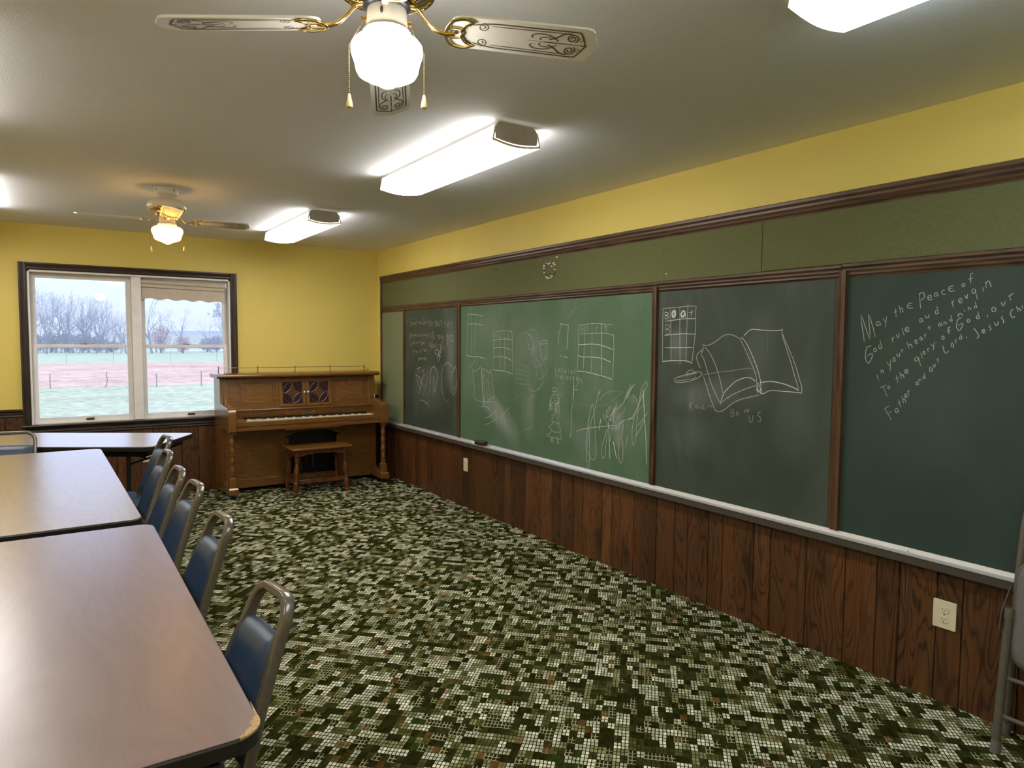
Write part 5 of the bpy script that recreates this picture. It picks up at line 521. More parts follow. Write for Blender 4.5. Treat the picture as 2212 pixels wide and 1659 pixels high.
# cloth tackboards
def tackpanel(y0, y1, z0, z1, mat, label, group=None):
    o = MB().box(-.010, -.0005, y1, y0, z0, z1).build('tackboard', mat, bevel=.0015)
    return tag(o, label, 'tackboard', group)
tackpanel(-.167, -4.9895, 1.826, 2.079, W['tack'], 'long olive cloth tackboard strip above the chalkboards, holding the heart of pushpins')
tackpanel(-4.9925, YE+.03, 1.832, 2.079, W['tack'], 'olive cloth tackboard strip right of the seam, above the two rightmost chalkboards')
tackpanel(-.167, -.694, .609, 1.763, W['tack2'], 'narrow grey-green cloth tackboard beside the piano, left of the first chalkboard')

# ------------------------------------------------------------------ chalkboards
XB = -.012
def chalkboard(y0, y1, mat, label):
    o = thing('chalkboard', (0, (y0+y1)/2, .610), label, 'chalkboard')
    c = (y0+y1)/2
    MB().box(XB, -.0005, y1-c, y0-c, 0, 1.155).build('writing_surface', mat, o, smooth=False)
    return o
BOARDS = [chalkboard(-.755, -1.842, W['board_dark'], 'narrow dark chalkboard nearest the piano with two columns of small handwriting'),
          chalkboard(-1.906, -4.233, W['board_light'], 'wide bright green chalkboard covered in grids, scribbles and a drawn girl'),
          chalkboard(-4.285, -5.395, W['board_dark'], 'dark chalkboard with a large open book drawn in chalk'),
          chalkboard(-5.453, YE+.045, W['board_deep'], 'rightmost dark green chalkboard with a slanted five line blessing')]
def ribbon(m, P, w, x):
    n = len(P)
    vs = []
    for i, (y, z) in enumerate(P):
        a = P[max(i-1, 0)]; b = P[min(i+1, n-1)]
        dy, dz = b[0]-a[0], b[1]-a[1]; L = math.hypot(dy, dz) or 1
        ny, nz = -dz/L*w/2, dy/L*w/2
        k = .7 if i in (0, n-1) else 1
        vs += [(x, y+ny*k, z+nz*k), (x, y-ny*k, z-nz*k)]
    m.add(vs, [(2*i, 2*i+1, 2*i+3, 2*i+2) for i in range(n-1)])
for bi, line in enumerate(CHALK.strip().split('\n')):
    bd = BOARDS[bi]; grp = {}
    oy, oz = bd.location.y, bd.location.z
    k = 0
    for st in line.split(';'):
        h, pts = st.split(':'); w, wd, fig = h.split(','); q = list(map(float, pts.split()))
        P = [(-q[i]/1000 - oy, q[i+1]/1000 - oz) for i in range(0, len(q), 2)]
        k += 1
        ribbon(grp.setdefault(fig, {}).setdefault(int(w), MB()), P, float(wd)*(.00092 if bi != 0 else .0009), XB - .0004 - .00002*(k % 7))
    for fig, ms in grp.items():
        one = MB(); mi = []
        for sl, (w, m) in enumerate(ms.items()):
            one.add(m.v, m.f); mi += [sl]*len(m.f)
        o = one.build(fig, None, bd, smooth=False)
        for w in ms: o.data.materials.append(W['chalk'][w])
        if len(o.data.polygons) == len(mi): o.data.polygons.foreach_set('material_index', mi)
# wiped, cloudy chalk patches
t = NT('wiped_chalk_haze'); at = t.node('ShaderNodeAttribute', attribute_name='haze'); n = t.noise(t.mapping(t.co(), (1, 1, .5)), 16, 4, .7)
t.set(color=(.62, .66, .66), rough=.95, alpha=t.math('MULTIPLY', at.outputs['Fac'], t.math('MULTIPLY_ADD', n, 1.2, -.1))); W['smear'] = t.m
def smear(bi, y, z, ry, rz, ang, a):
    bd = BOARDS[bi]; m = MB(); N = 14; vs = []; al = []
    ca, sa = math.cos(ang), math.sin(ang)
    for i in range(N+1):
        for j in range(N+1):
            u, v = i/N*2-1, j/N*2-1
            vs.append((XB - .0003, y - bd.location.y + u*ry*ca - v*rz*sa, z - bd.location.z + u*ry*sa + v*rz*ca))
            al.append(a * max(0, 1 - u*u)**1.3 * max(0, 1 - v*v)**1.3)
    m.add(vs, [(i*(N+1)+j, i*(N+1)+j+1, (i+1)*(N+1)+j+1, (i+1)*(N+1)+j) for i in range(N) for j in range(N)])
    o = m.build('wiped_chalk_patch', W['smear'], bd, smooth=False)
    A = o.data.attributes.new('haze', 'FLOAT', 'POINT')
    for k, q in enumerate(al): A.data[k].value = q
for s_ in [(1, -2.55, .86, .34, .12, .55, .55), (1, -2.95, 1.42, .45, .28, 0, .22), (1, -3.35, 1.10, .10, .42, 0, .20), (1, -2.95, 1.0, .12, .33, 0, .25), (1, -2.4, 1.55, .38, .16, 0, .16),
           (1, -3.95, .93, .06, .17, 0, .45), (1, -3.6, .80, .35, .10, .5, .16), (0, -1.72, 1.35, .12, .40, 0, .32), (0, -1.35, 1.02, .3, .25, 0, .18), (0, -1.1, .95, .2, .28, 0, .15),
           (2, -4.65, 1.18, .30, .10, -.2, .22), (2, -5.0, 1.4, .12, .32, 0, .14), (2, -4.45, 1.45, .09, .12, 0, .3), (2, -4.55, .95, .22, .16, 0, .12), (2, -5.2, 1.15, .15, .3, 0, .10),
           (3, -5.8, 1.3, .25, .4, 0, .04)]:
    smear(*s_)

# chalk tray
ct = thing('chalk_tray', (0, -3.95, .585), 'long aluminium chalk tray running under all the chalkboards', 'chalk tray')
prof = [(0, 0), (-.052, 0), (-.054, .002), (-.054, .012), (-.050, .014), (-.046, .007), (-.030, .005), (-.020, .006), (-.016, .024), (0, .024)]
for a, b in ((-.130, -2.389), (-2.391, YE+.01)):
    m = MB(); n = len(prof)
    m.add([(x, a+3.95, z) for x, z in prof] + [(x, b+3.95, z) for x, z in prof], [tuple(range(n)), tuple(range(2*n-1, n-1, -1))] + [(i, (i+1) % n, n+(i+1) % n, n+i) for i in range(n)])
    m.build('tray_section', W['alu'], ct, smooth=False)
def chalk_stick(y, L, rz, lab, x=-.030):
    o = MB().cyl((0, -L/2, 0), (0, L/2, 0), .0048, n=10).build('chalk_stick', W['chalkstick'])
    o.location = (x, y, .585+.0108); o.rotation_euler = (0, 0, rz); tag(o, lab, 'chalk', 'chalk sticks in the tray')
chalk_stick(-5.752, .040, .05, 'piece of white chalk under the rightmost chalkboard, far from the eraser')
chalk_stick(-1.24, .060, .1, 'white chalk stick nearest the piano, under the narrow chalkboard')
chalk_stick(-1.40, .050, -.15, 'second white chalk stick from the piano, under the narrow chalkboard')
chalk_stick(-1.51, .045, .05, 'third white chalk stick from the piano, under the narrow chalkboard')
chalk_stick(-2.150, .060, .25, 'white chalk stick lying just left of the black eraser')
chalk_stick(-2.47, .055, -.25, 'white chalk stick lying just right of the black eraser')
chalk_stick(-2.61, .025, .3, 'tiny chalk stub in the tray a hand right of the black eraser')
er = thing('chalkboard_eraser', (-.042, -2.305, .5935), 'black felt chalkboard eraser lying in the tray under the wide green board', 'eraser', .06)
MB().box(-.024, .024, -.062, .062, .006, .024).build('felt_pad', W['black'], er, bevel=.002)
MB().prism([(-.024, .024), (.024, .024), (.022, .040), (-.022, .040)], 'y', -.064, .064).build('holder', plain('grey_green_eraser_back', (.040, .045, .035), .5), er, bevel=.004)
# pushpins
PINS = [((-3.142, 2.017),'w'),((-3.142, 2.0),'w'),((-3.148, 1.984),'r'),((-3.145, 1.967),'y'),((-3.163, 1.955),'b'),((-3.172, 1.944),'b'),((-3.173, 1.935),'w'),((-3.188, 1.924),'w'),((-3.21, 1.914),'r'),((-3.22, 1.924),'w'),((-3.233, 1.936),'w'),((-3.256, 1.949),'g'),((-3.269, 1.961),'g'),((-3.272, 1.98),'y'),((-3.278, 1.998),'r'),((-3.266, 2.015),'w'),((-3.256, 2.027),'w'),((-3.242, 2.035),'b'),((-3.222, 2.035),'b'),((-3.212, 2.029),'y'),((-3.208, 2.019),'r'),((-3.184, 2.028),'y'),((-3.174, 2.036),'g'),((-3.157, 2.028),'b'),((-3.235, 2.006),'w'),((-3.206, 1.957),'r')]
PC = {'w': ('white', plain('white_pin_plastic', (.85, .85, .78), .2)), 'r': ('red', plain('red_pin_plastic', (.30, .03, .02), .25)), 'y': ('yellow', plain('yellow_pin_plastic', (.75, .62, .12), .2)),
      'b': ('blue', plain('blue_pin_plastic', (.01, .02, .09), .25)), 'g': ('green', plain('green_pin_plastic', (.01, .06, .03), .25))}
pin_proto = {}
def pin(y, z, c, label, group=None):
    if c not in pin_proto:
        o = MB().turned([(.0052, 0), (.0052, .10), (.0028, .25), (.0026, .7), (.0046, .85), (.0050, 1)], (0, 0, 0), (-.011, 0, 0), 12).build('pushpin', PC[c][1])
        pin_proto[c] = o
    else:
        o = pin_proto[c].copy(); COL.objects.link(o)
    o.location = (-.0105, y, z); tag(o, label, 'pushpin')
    if group: o['group'] = group
    elif 'group' in o: del o['group']
for (y, z), c in PINS:
    lab = PC[c][0] + ' plastic pushpin, one of those forming the heart on the tackboard'
    if (y, z) == (-3.235, 2.006): lab = 'white pushpin standing inside the upper right of the pushpin heart'
    elif (y, z) == (-3.206, 1.957): lab = 'red pushpin standing alone inside the lower middle of the heart'
    elif (y, z) == (-3.21, 1.914): lab = 'red pushpin at the bottom tip of the heart'
    pin(y, z, c, lab, 'pushpins forming a heart on the olive tackboard')
pin(-3.107, 2.06, 'r', 'lone red pushpin above and left of the pushpin heart')
pin(-3.292, 2.066, 'w', 'lone white pushpin above and right of the pushpin heart')
pin(-4.347, 1.868, 'y', 'lone yellow pushpin above the open book chalkboard')
pin(-2.487, 2.042, 'b', 'lone dark blue pushpin far left of the heart, above the wide green board')

# ------------------------------------------------------------------ outlets
def outlet(loc, rz, label, w=.072):
    o = thing('wall_outlet', loc, label, 'outlet', rz)    # local: plate in x-z, front towards -y
    MB().prism(rrect(-w/2, w/2, -.058, .058, .004, 3), 'y', -.006, 0).build('cover_plate', W['ivory'], o, bevel=.0015)
    for s in (-1, 1):
        r = MB().prism(rrect(-.0165, .0165, s*.0195-.014, s*.0195+.014, .010, 5), 'y', -.0085, -.004).build('receptacle', W['ivory'], o, bevel=.0008)
        sl = MB().box(-.0075, -.0055, -.0089, -.0080, s*.0195-.001, s*.0195+.008).box(.0052, .0072, -.0089, -.0080, s*.0195, s*.0195+.007)
        sl.lathe([(.0022, 0), (.0022, .0008)], (0, -.0089, s*.0195-.0065), 8, True, Matrix.Rotation(-PI/2, 3, 'X'))
        sl.build('slots', W['dark'], r, smooth=False)
    MB().turned([(.003, 0), (.0028, 1)], (0, -.005, 0), (0, -.0085, 0), 10).build('screw', W['steel'], o)
RZ = -PI/2
outlet((-.006, -1.995, .379), RZ, 'ivory wall outlet on the panelling under the left end of the wide green chalkboard')
outlet((-.006, -5.917, .368), RZ, 'large ivory wall outlet on the panelling near the grey folding chair', .088)
outlet((-2.300, -.006, .372), 0, 'ivory wall outlet on the panelling under the window beside the pale table')

# ================================================================== window
win = bpy.data.objects.new('window_1', None); COL.objects.link(win); win.location = (-2.355, 0, .70); win['kind'] = 'structure'
wx, wz = 2.355, -.70
def wbox(name, x0, x1, y0, y1, z0, z1, mat, par=win, bev=.002):
    return MB().box(x0+wx, x1+wx, y0, y1, z0+wz, z1+wz).build(name, mat, par, bevel=bev)
cs = lambda s: [(0, 0), (.058, 0), (.058, -.010), (.050, -.014), (.046, -.012), (.020, -.018), (.012, -.024), (0, -.024)]
wzb = .715
def casing_v(x_out, sgn):
    p = [(x_out + sgn*(.060-a) + wx, b) for a, b in [(0, 0), (.0, -.012), (.010, -.016), (.022, -.014), (.040, -.020), (.048, -.026), (.060, -.026), (.060, 0)]]
    MB().prism(p, 'z', wzb+wz, 2.112+wz).build('casing', W['casingz'], win, ang=.3)
casing_v(-3.235, 1); casing_v(-1.478, -1)
MB().prism([(-b, a) for a, b in [(2.052+wz, 0), (2.052+wz, .012), (2.062+wz, .016), (2.074+wz, .014), (2.092+wz, .020), (2.100+wz, .026), (2.112+wz, .026), (2.112+wz, 0)]], 'x', -3.1752+wx, -1.5378+wx).build('casing', W['casing'], win, ang=.3)
MB().prism([(.03, .700+wz), (-.046, .700+wz), (-.050, .706+wz), (-.046, .715+wz), (.03, .715+wz)], 'x', -3.245+wx, -1.468+wx).build('stool', W['casing'], win, ang=.3)
MB().prism([(0, .622+wz), (-.010, .622+wz), (-.016, .632+wz), (-.014, .645+wz), (-.022, .655+wz), (-.020, .670+wz), (-.028, .685+wz), (-.030, .700+wz), (0, .700+wz)], 'x', -3.225+wx, -1.488+wx).build('apron', W['casing'], win, ang=.3)
# white jambs
wbox('jamb', WX0, WX0+.018, .0, .15, .715, WZ1, W['white']); wbox('jamb', WX1-.018, WX1, .0, .15, .715, WZ1, W['white'])
wbox('head_jamb', WX0, WX1, .0, .15, WZ1-.018, WZ1, W['white']); wbox('sill', WX0, WX1, .03, .15, .700, .716, W['white'])
wbox('mullion', -2.392, -2.312, .012, .15, .716, WZ1-.018, W['white'], bev=.003)
def sash_unit(x0, x1, gx):
    for up in (0, 1):
        y = .100 if up else .062
        z0, z1 = (1.380, 2.034) if up else (.718, 1.412)
        sx = .038; tr = .042 if up else .030; br = .030 if up else .048
        a, b = x0, x1
        m = MB()
        m.box(a+wx, a+sx+wx, y, y+.034, z0+wz, z1+wz).box(b-sx+wx, b+wx, y, y+.034, z0+wz, z1+wz)
        m.box(a+sx+wx, b-sx+wx, y+.001, y+.033, z1-tr+wz, z1+wz).box(a+sx+wx, b-sx+wx, y+.001, y+.033, z0+wz, z0+br+wz)
        s = m.build('sash', W['white'], win, bevel=.002)
        MB().box(a+sx-.004+wx, b-sx+.004+wx, y+.015, y+.019, z0+br-.004+wz, z1-tr+.004+wz).build('glass_pane', W['glass'], s, smooth=False)
        if not up:
            gb = gx
            MB().box(gb-.032+wx, gb+.032+wx, y-.008, y, z0+.012+wz, z0+.032+wz).build('sash_lift', W['oldbrass'], s, bevel=.003)
            MB().turned([(.012, 0), (.012, .5), (.006, 1)], ((a+b)/2+.01+wx, y+.012, z1+wz), ((a+b)/2+.01+wx, y+.012, z1+.010+wz), 12).box((a+b)/2-.030+wx, (a+b)/2+.034+wx, y+.004, y+.024, z1+wz-.001, z1+.005+wz).build('sash_lock', W['oldbrass'], s, bevel=.001)
sash_unit(-3.157, -2.392, -2.74); sash_unit(-2.312, -1.553, -1.90)

# roller shade in the right half of the window
rs = thing('roller_shade', (-1.945, .040, 2.000), 'beige roller shade with a scalloped hem rolled up in the right half of the window', 'roller shade')
MB().cyl((-.365, 0, -.006), (.362, 0, -.020), .019, n=20).build('roller', W['shadecloth'], rs)
for s in (-1, 1):
    MB().box(s*.372-.006, s*.372+.006, -.014, .024, -.034+(.008 if s < 0 else -.004), .014).build('bracket', W['oldbrass'] if s < 0 else W['white'], rs, bevel=.002)
m = MB(); N = 100; vs = []
for k in range(N+1):
    u = k/N; x = -.362+.722*u; sl = -.014*u
    zb = -.155 + sl - .0075*math.cos(u*5*2*PI) * (1 if True else 0) - .006
    ww = .0025*math.sin(u*17)
    vs += [(x, -.004+ww*.2, -.018+sl), (x, -.006+ww, -.07+sl), (x, -.006+ww, zb), (x, -.0045+ww, zb), (x, -.0045+ww, -.07+sl), (x, -.0025+ww*.2, -.018+sl)]
m.add(vs, [(6*k+j, 6*k+(j+1) % 6, 6*(k+1)+(j+1) % 6, 6*(k+1)+j) for k in range(N) for j in range(6)] + [(0, 1, 2, 3, 4, 5), tuple(6*N+j for j in (5, 4, 3, 2, 1, 0))])
m.build('shade_cloth', W['shadecloth'], rs)
MB().box(-.362, .360, -.0095, -.0045, -.064, -.060).build('hem_seam', plain('brown_seam_cord', (.11, .075, .05), .7), rs).rotation_euler = (0, .019, 0)
MB().box(-.378, -.362, -.012, -.002, -.062, -.048).build('slat_end', plain('pink_brown_slat_end', (.30, .15, .11), .6), rs, bevel=.001)

# ================================================================== ceiling lights
def fixture(x, y, lens, label, L=1.24):
    o = thing('fluorescent_fixture', (x, y, HC), label, 'ceiling light', 0, 'wraparound fluorescent ceiling fixtures')
    body = [(-.085, 0), (.085, 0), (.118, -.022), (.118, -.028), (-.118, -.028), (-.118, -.022)]
    MB().prism(body, 'y', -L/2+.004, L/2-.004).build('housing', W['endcap'], o, smooth=False)
    bot = [(.130*math.cos(a), 0) for a in (0,)]
    curve = [(-.130+.260*k/10, -.084-.016*math.sin(PI*k/10)) for k in range(11)]
    outer = [(-.118, -.020)] + curve + [(.118, -.020)]
    inner = [(q[0]*.985, q[1]+.003) for q in outer]
    poly = outer + inner[::-1]
    m = MB(); n = len(outer)
    a, b = -L/2, L/2
    vs = [(p[0], a, p[1]) for p in outer] + [(p[0], b, p[1]) for p in outer] + [(p[0], a, p[1]) for p in inner] + [(p[0], b, p[1]) for p in inner]
    fs = []
    for i in range(n-1): fs += [(i, i+1, n+i+1, n+i), (2*n+i, 3*n+i, 3*n+i+1, 2*n+i+1)]
    fs += [(i, 2*n+i, 2*n+i+1, i+1) for i in range(n-1)] + [(n+i, n+i+1, 3*n+i+1, 3*n+i) for i in range(n-1)]
    m.add(vs, fs); lo = m.build('lens', lens, o, smooth=False)
    lo.data.materials.append(W['lensside'] if lens is W['lens'] else W['lensside2'])
    for p in lo.data.polygons:
        if abs(p.center.x) > .1201: p.material_index = 1
    for s in (-1, 1):
        e = [(-.100, -.004), (-.082, 0), (.082, 0), (.100, -.004), (.118, -.024), (.112, -.074)] + [(.112-.224*k/8, -.074-.012*math.sin(PI*k/8)) for k in range(1, 9)] + [(-.118, -.024)]
        y0 = s*(L/2+.002)
        MB().prism(e, 'y', min(y0, y0-s*.010), max(y0, y0-s*.010)).build('end_cap', W['endcap'], o, smooth=False)
        e2 = [(-.118, -.020)] + curve + [(.118, -.020)]
        e3 = [(q[0]*.93, q[1]*.90) for q in e2]
        m = MB(); n2 = len(e2); ya, yb = y0+s*.001, y0-s*.006
        vs = [(p[0], ya, p[1]) for p in e2]+[(p[0], ya, p[1]) for p in e3]+[(p[0], yb, p[1]) for p in e2]+[(p[0], yb, p[1]) for p in e3]
        m.add(vs, [q for i in range(n2-1) for q in ((i, i+1, n2+i+1, n2+i), (2*n2+i, 3*n2+i, 3*n2+i+1, 2*n2+i+1), (i, 2*n2+i, 2*n2+i+1, i+1))])
        m.build('rim', W['creamplastic'], o, smooth=False)
    return o
fixture(-1.245, -3.975, W['lens'], 'middle wraparound fluorescent fixture, over the floor before the wide green board')
fixture(-1.270, -1.420, W['lens'], 'farthest wraparound fluorescent fixture, nearest the piano')
fixture(-1.240, -6.680, W['lenscool'], 'cool white fluorescent fixture cut by the top edge of the photo')
fixture(-3.480, -3.975, W['lens'], 'fluorescent fixture left of the table row, out of view')
fixture(-3.480, -1.420, W['lens'], 'fluorescent fixture left of the far ceiling fan, out of view')
fixture(-3.480, -6.680, W['lens'], 'fluorescent fixture behind the near table, out of view')
# ================================================================== ceiling fans
def spiral(cx, cy, r0, r1, a0, a1, n=14, asp=1.0):
    return [(cx + (r0+(r1-r0)*k/n)*math.cos(math.radians(a0+(a1-a0)*k/n)), cy + asp*(r0+(r1-r0)*k/n)*math.sin(math.radians(a0+(a1-a0)*k/n))) for k in range(n+1)]
def blade_outline():
    # u along the blade 0..L, v across
    L = .36
    top = [(0.0, .030), (.006, .042), (.02, .050), (.05, .0535), (.15, .056), (.322, .058), (.336, .055), (.345, .047), (.348, .036), (.354, .022), (.363, .0)]
    return top + [(u, -v) for u, v in reversed(top[:-1])]
SCROLL = []
for s in (1, -1):
    SCROLL += [([(.055, s*.030), (.10, s*.0405), (.20, s*.0425), (.308, s*.0445), (.320, s*.042), (.326, s*.034), (.334, s*.018), (.341, 0)], .0030)]
    SCROLL += [([(.10, s*.0325), (.20, s*.0345), (.29, s*.037)], .0019)]
    SCROLL += [(spiral(.078, s*.026, .014, .003, 100*s, 100*s - 560*s, 26), .0017), (spiral(.046, s*.030, .007, .002, 0, 500*s, 16), .0018)]
    SCROLL += [(spiral(.303, s*.021, .016, .003, -60*s, -60*s + 640*s, 30), .0028)]
    SCROLL += [([(.300, s*.037), (.28, s*.034), (.262, s*.018), (.245, s*.010)], .0035), ([(.270, s*.006), (.245, s*.024), (.215, s*.026), (.200, s*.018), (.205, s*.010)], .0024)]
    SCROLL += [([(.250, s*.018), (.230, s*.016), (.222, s*.010), (.226, s*.006)], .0020), ([(.322, s*.012), (.333, s*.020)], .0030), ([(.318, s*.016), (.326, s*.026)], .0026)]
SCROLL = [([(u*.97, v) for u, v in P_], w_*1.35) for P_, w_ in SCROLL]
SCROLL += [([(.185, 0), (.225, 0)], .0015), ([(.225, 0), (.245, 0), (.262, 0)], .0035), ([(.240, 0), (.252, 0)], .0075), ([(.262, 0), (.300, 0)], .0045), ([(.268, 0), (.285, 0)], .0065), ([(.300, 0), (.334, 0)], .0028), ([(.318, 0), (.334, 0)], .0085)]
W['scroll'] = plain('bronze_stencil', (.12, .095, .060), .5)
W['blade'] = plain('cream_blade_laminate', (.70, .66, .58), .35, 0, .03)
W['bladeedge'] = W['blade']
def fan(x, y, dz, ang0, globe, gr, zbl, label, droop=0, lean=0):
    o = thing('ceiling_fan', (x, y, HC), label, 'ceiling fan')
    Z = lambda z: z - HC + dz
    MB().lathe([(.060, 0), (.071, -.001), (.073, -.012), (.070, -.040), (.055, -.056), (.053, Z(2.375)), (.058, Z(2.370))], n=32).build('canopy', W['offwhite'], o)
    for k in range(4):
        a = k*PI/2 + .5
        MB().ball((.072*math.cos(a), .072*math.sin(a), -.018), .004, 8).build('canopy_screw', W['dark'], o)
    MB().lathe([(.052, Z(2.378)), (.075, Z(2.372)), (.104, Z(2.352)), (.116, Z(2.330)), (.116, Z(2.316)), (.112, Z(2.308)), (.06, Z(2.304))], n=40).build('motor_housing', W['offwhite'], o)
    # brass vented ring
    m = MB().lathe([(.112, Z(2.309)), (.115, Z(2.305)), (.113, Z(2.300)), (.106, Z(2.300))], n=40)
    m.lathe([(.064, Z(2.283)), (.068, Z(2.279)), (.064, Z(2.276)), (.058, Z(2.278))], n=40)
    N = 36
    for k in range(N):
        a = 2*PI*k/N; b = a + .16
        m.sweep([(.109*math.cos(a), .109*math.sin(a), Z(2.302)), (.090*math.cos((a+b)/2), .090*math.sin((a+b)/2), Z(2.290)), (.064*math.cos(b), .064*math.sin(b), Z(2.280))], csec(.0042, .003, .001, 1), up=(0, 0, 1))
    m.build('vent_ring', W['brass'], o)
    MB().lathe([(.100, Z(2.308)), (.096, Z(2.299)), (.05, Z(2.288)), (.02, Z(2.287))], n=32).build('motor', W['dark'], o)
    MB().lathe([(.050, Z(2.279)), (.056, Z(2.276)), (.056, Z(2.266)), (.048, Z(2.262)), (.036, Z(2.262))], n=32).build('flywheel', plain('black_hub_casting', (.03, .03, .035), .35, .4), o)
    sh = MB().lathe([(.036, Z(2.264)), (.0455, Z(2.262)), (.0465, Z(2.256)), (.049, Z(2.217)), (.046, Z(2.215))], n=32).build('switch_housing', W['offwhite'], o)
    cyaw = math.atan2(CAM.y - y, CAM.x - x) - .25
    c_, s_ = math.cos(cyaw), math.sin(cyaw)
    MB().ball((.0478*c_, .0478*s_, Z(2.243)), .006, 10, .6, .6, 1.4).build('reverse_switch', W['dark'], sh)
    # perforated fitter band
    ft = MB().lathe([(.046, Z(2.217)), (.053, Z(2.214)), (.055, Z(2.206)), (.055, Z(2.199)), (.052, Z(2.197)), (.048, Z(2.199))], n=40).build('light_fitter', W['offwhite'], o)
    m = MB()
    for k in range(28):
        for r in range(2):
            a = 2*PI*(k + .5*r)/28; zz = Z(2.2095 - .0065*r); rr = .0545 + .0006*r
            m.ball((rr*math.cos(a), rr*math.sin(a), zz), .0026, 6, 1, 1, 1)
    m.build('perforations', W['porcelain'], ft)
    g = gr
    MB().lathe([(.052, Z(2.203)), (.060, Z(2.198)), (g*.88, Z(2.190)), (g*.98, Z(2.180)), (g, Z(2.170)), (g*.99, Z(2.160)), (g*.90, Z(2.138)), (g*.865, Z(2.122)), (g*.80, Z(2.112)), (g*.60, Z(2.103)), (g*.36, Z(2.096)), (g*.22, Z(2.088)), (g*.08, Z(2.083)), (.002, Z(2.082))], n=48, cap=False).build('glass_globe', globe, o, ang=1.2)
    for k in range(4):
        a = math.radians(ang0 + 90*k)
        rot = Matrix.Rotation(a, 3, 'Z') @ Matrix.Rotation(math.radians(-12), 3, 'X')
        def tr(p, a=a, rot=rot):
            q = rot @ Vector((p[0]-.008, p[1], p[2])); return (q.x, q.y, q.z + lean*q.y - droop*max(0, p[0]-.12))
        zb = Z(zbl)
        bl = MB(); ol = blade_outline(); n = len(ol)
        vs = [tr((.158+u, v, -.0028)) for u, v in ol] + [tr((.158+u, v, .0028)) for u, v in ol]
        bl.add(vs, [tuple(range(n)), tuple(range(2*n-1, n-1, -1))] + [(i, n+i, n+(i+1) % n, (i+1) % n) for i in range(n)])
        bo = bl.build('blade', W['blade'], o, loc=(0, 0, zb), ang=.5)
        sc = MB()
        for pts, w in SCROLL:
            P = cr([(u, v, 0) for u, v in pts], 3) if len(pts) > 2 and len(pts) < 12 else [Vector((u, v, 0)) for u, v in pts]
            n = len(P); vs = []
            for i, p in enumerate(P):
                d = (P[min(i+1, n-1)] - P[max(i-1, 0)]); d.normalize(); nn = Vector((-d.y, d.x, 0))*w/2
                if i in (0, n-1): nn *= .45
                vs += [tr((.158+p.x+nn.x, p.y+nn.y, -.0033)), tr((.158+p.x-nn.x, p.y-nn.y, -.0033))]
            sc.add(vs, [(2*i, 2*i+1, 2*i+3, 2*i+2) for i in range(n-1)])
        sc.build('scroll_pattern', W['scroll'], bo, smooth=False)
        # brass blade iron: curved arm and a crescent loop
        ir = MB()
        ca, sa = math.cos(a), math.sin(a)
        def R3(r, t, z): return (r*ca - t*sa, r*sa + t*ca, z)
        ir.sweep(cr([R3(.050, 0, Z(2.272)), R3(.072, 0, Z(2.268)), R3(.090, 0, Z(2.248)), R3(.110, 0, Z(2.228)), R3(.135, 0, zb-.008), R3(.160, 0, zb-.006)], 4), csec(.015, .008, .003, 2), up=(0, 0, 1))
        def loop(pts, w=.0055):
            ir.sweep([Vector(tr(p)) + Vector((0, 0, zb)) for p in pts], csec(w, .004, .0015, 2))
        loop(cr([(.212, .040, -.005), (.190, .050, -.006), (.163, .042, -.007), (.150, .020, -.008), (.147, 0, -.009), (.150, -.020, -.008), (.163, -.042, -.007), (.190, -.050, -.006), (.212, -.040, -.005)], 4), .008)
        loop(cr([(.212, .040, -.005), (.195, .030, -.006), (.184, .010, -.006), (.187, 0, -.006), (.184, -.010, -.006), (.195, -.030, -.006), (.212, -.040, -.005)], 4), .006)
        loop(cr([(.150, .012, -.007), (.165, .018, -.006), (.182, .016, -.006)], 3), .004); loop(cr([(.150, -.012, -.007), (.165, -.018, -.006), (.182, -.016, -.006)], 3), .004)
        ir.build('blade_bracket', W['brass'], o)
    # pull chains
    for s in (-1, 1):
        a = math.atan2(CAM.y - y, CAM.x - x) + s*PI/2 + .1
        r0, r1 = .052, g + .004
        ex, ey = math.cos(a), math.sin(a)
        zt, ze = Z(2.238), Z(2.238) - (.170 if s < 0 else .155) - .006
        P = [Vector((r0*ex, r0*ey, zt)), Vector((r1*ex, r1*ey, Z(2.172))), Vector((r1*ex, r1*ey, ze))]
        m = MB(); step = .0042
        for q in range(2):
            d = P[q+1]-P[q]; nb = int(d.length/step)
            for k in range(nb): m.ball(P[q] + d*(k/nb), .0015, 6)
        ch = m.build('pull_chain', W['oldbrass'], o)
        MB().turned([(.003, 0), (.006, .05), (.006, 1)], (r0*ex*.9, r0*ey*.9, zt), (r0*ex*1.12, r0*ey*1.12, zt-.002), 8).build('chain_outlet', W['oldbrass'], sh)
        MB().lathe([(.0015, .000), (.003, -.002), (.0065, -.018), (.0078, -.026), (.0072, -.031), (.003, -.034)], (r1*ex, r1*ey, ze), 14).build('pull_knob', plain('pale_wood_knob', (.70, .50, .20), .35), ch)
    return o
fan(-2.333, -5.660, -.014, -25, W['globe1'], .084, 2.227, 'near white ceiling fan with a bright white globe at the top of the photo', .055, -.045)
fan(-2.366, -2.205, 0, -3.5, W['globe2'], .093, 2.238, 'far ceiling fan with a warm glowing globe, before the window')

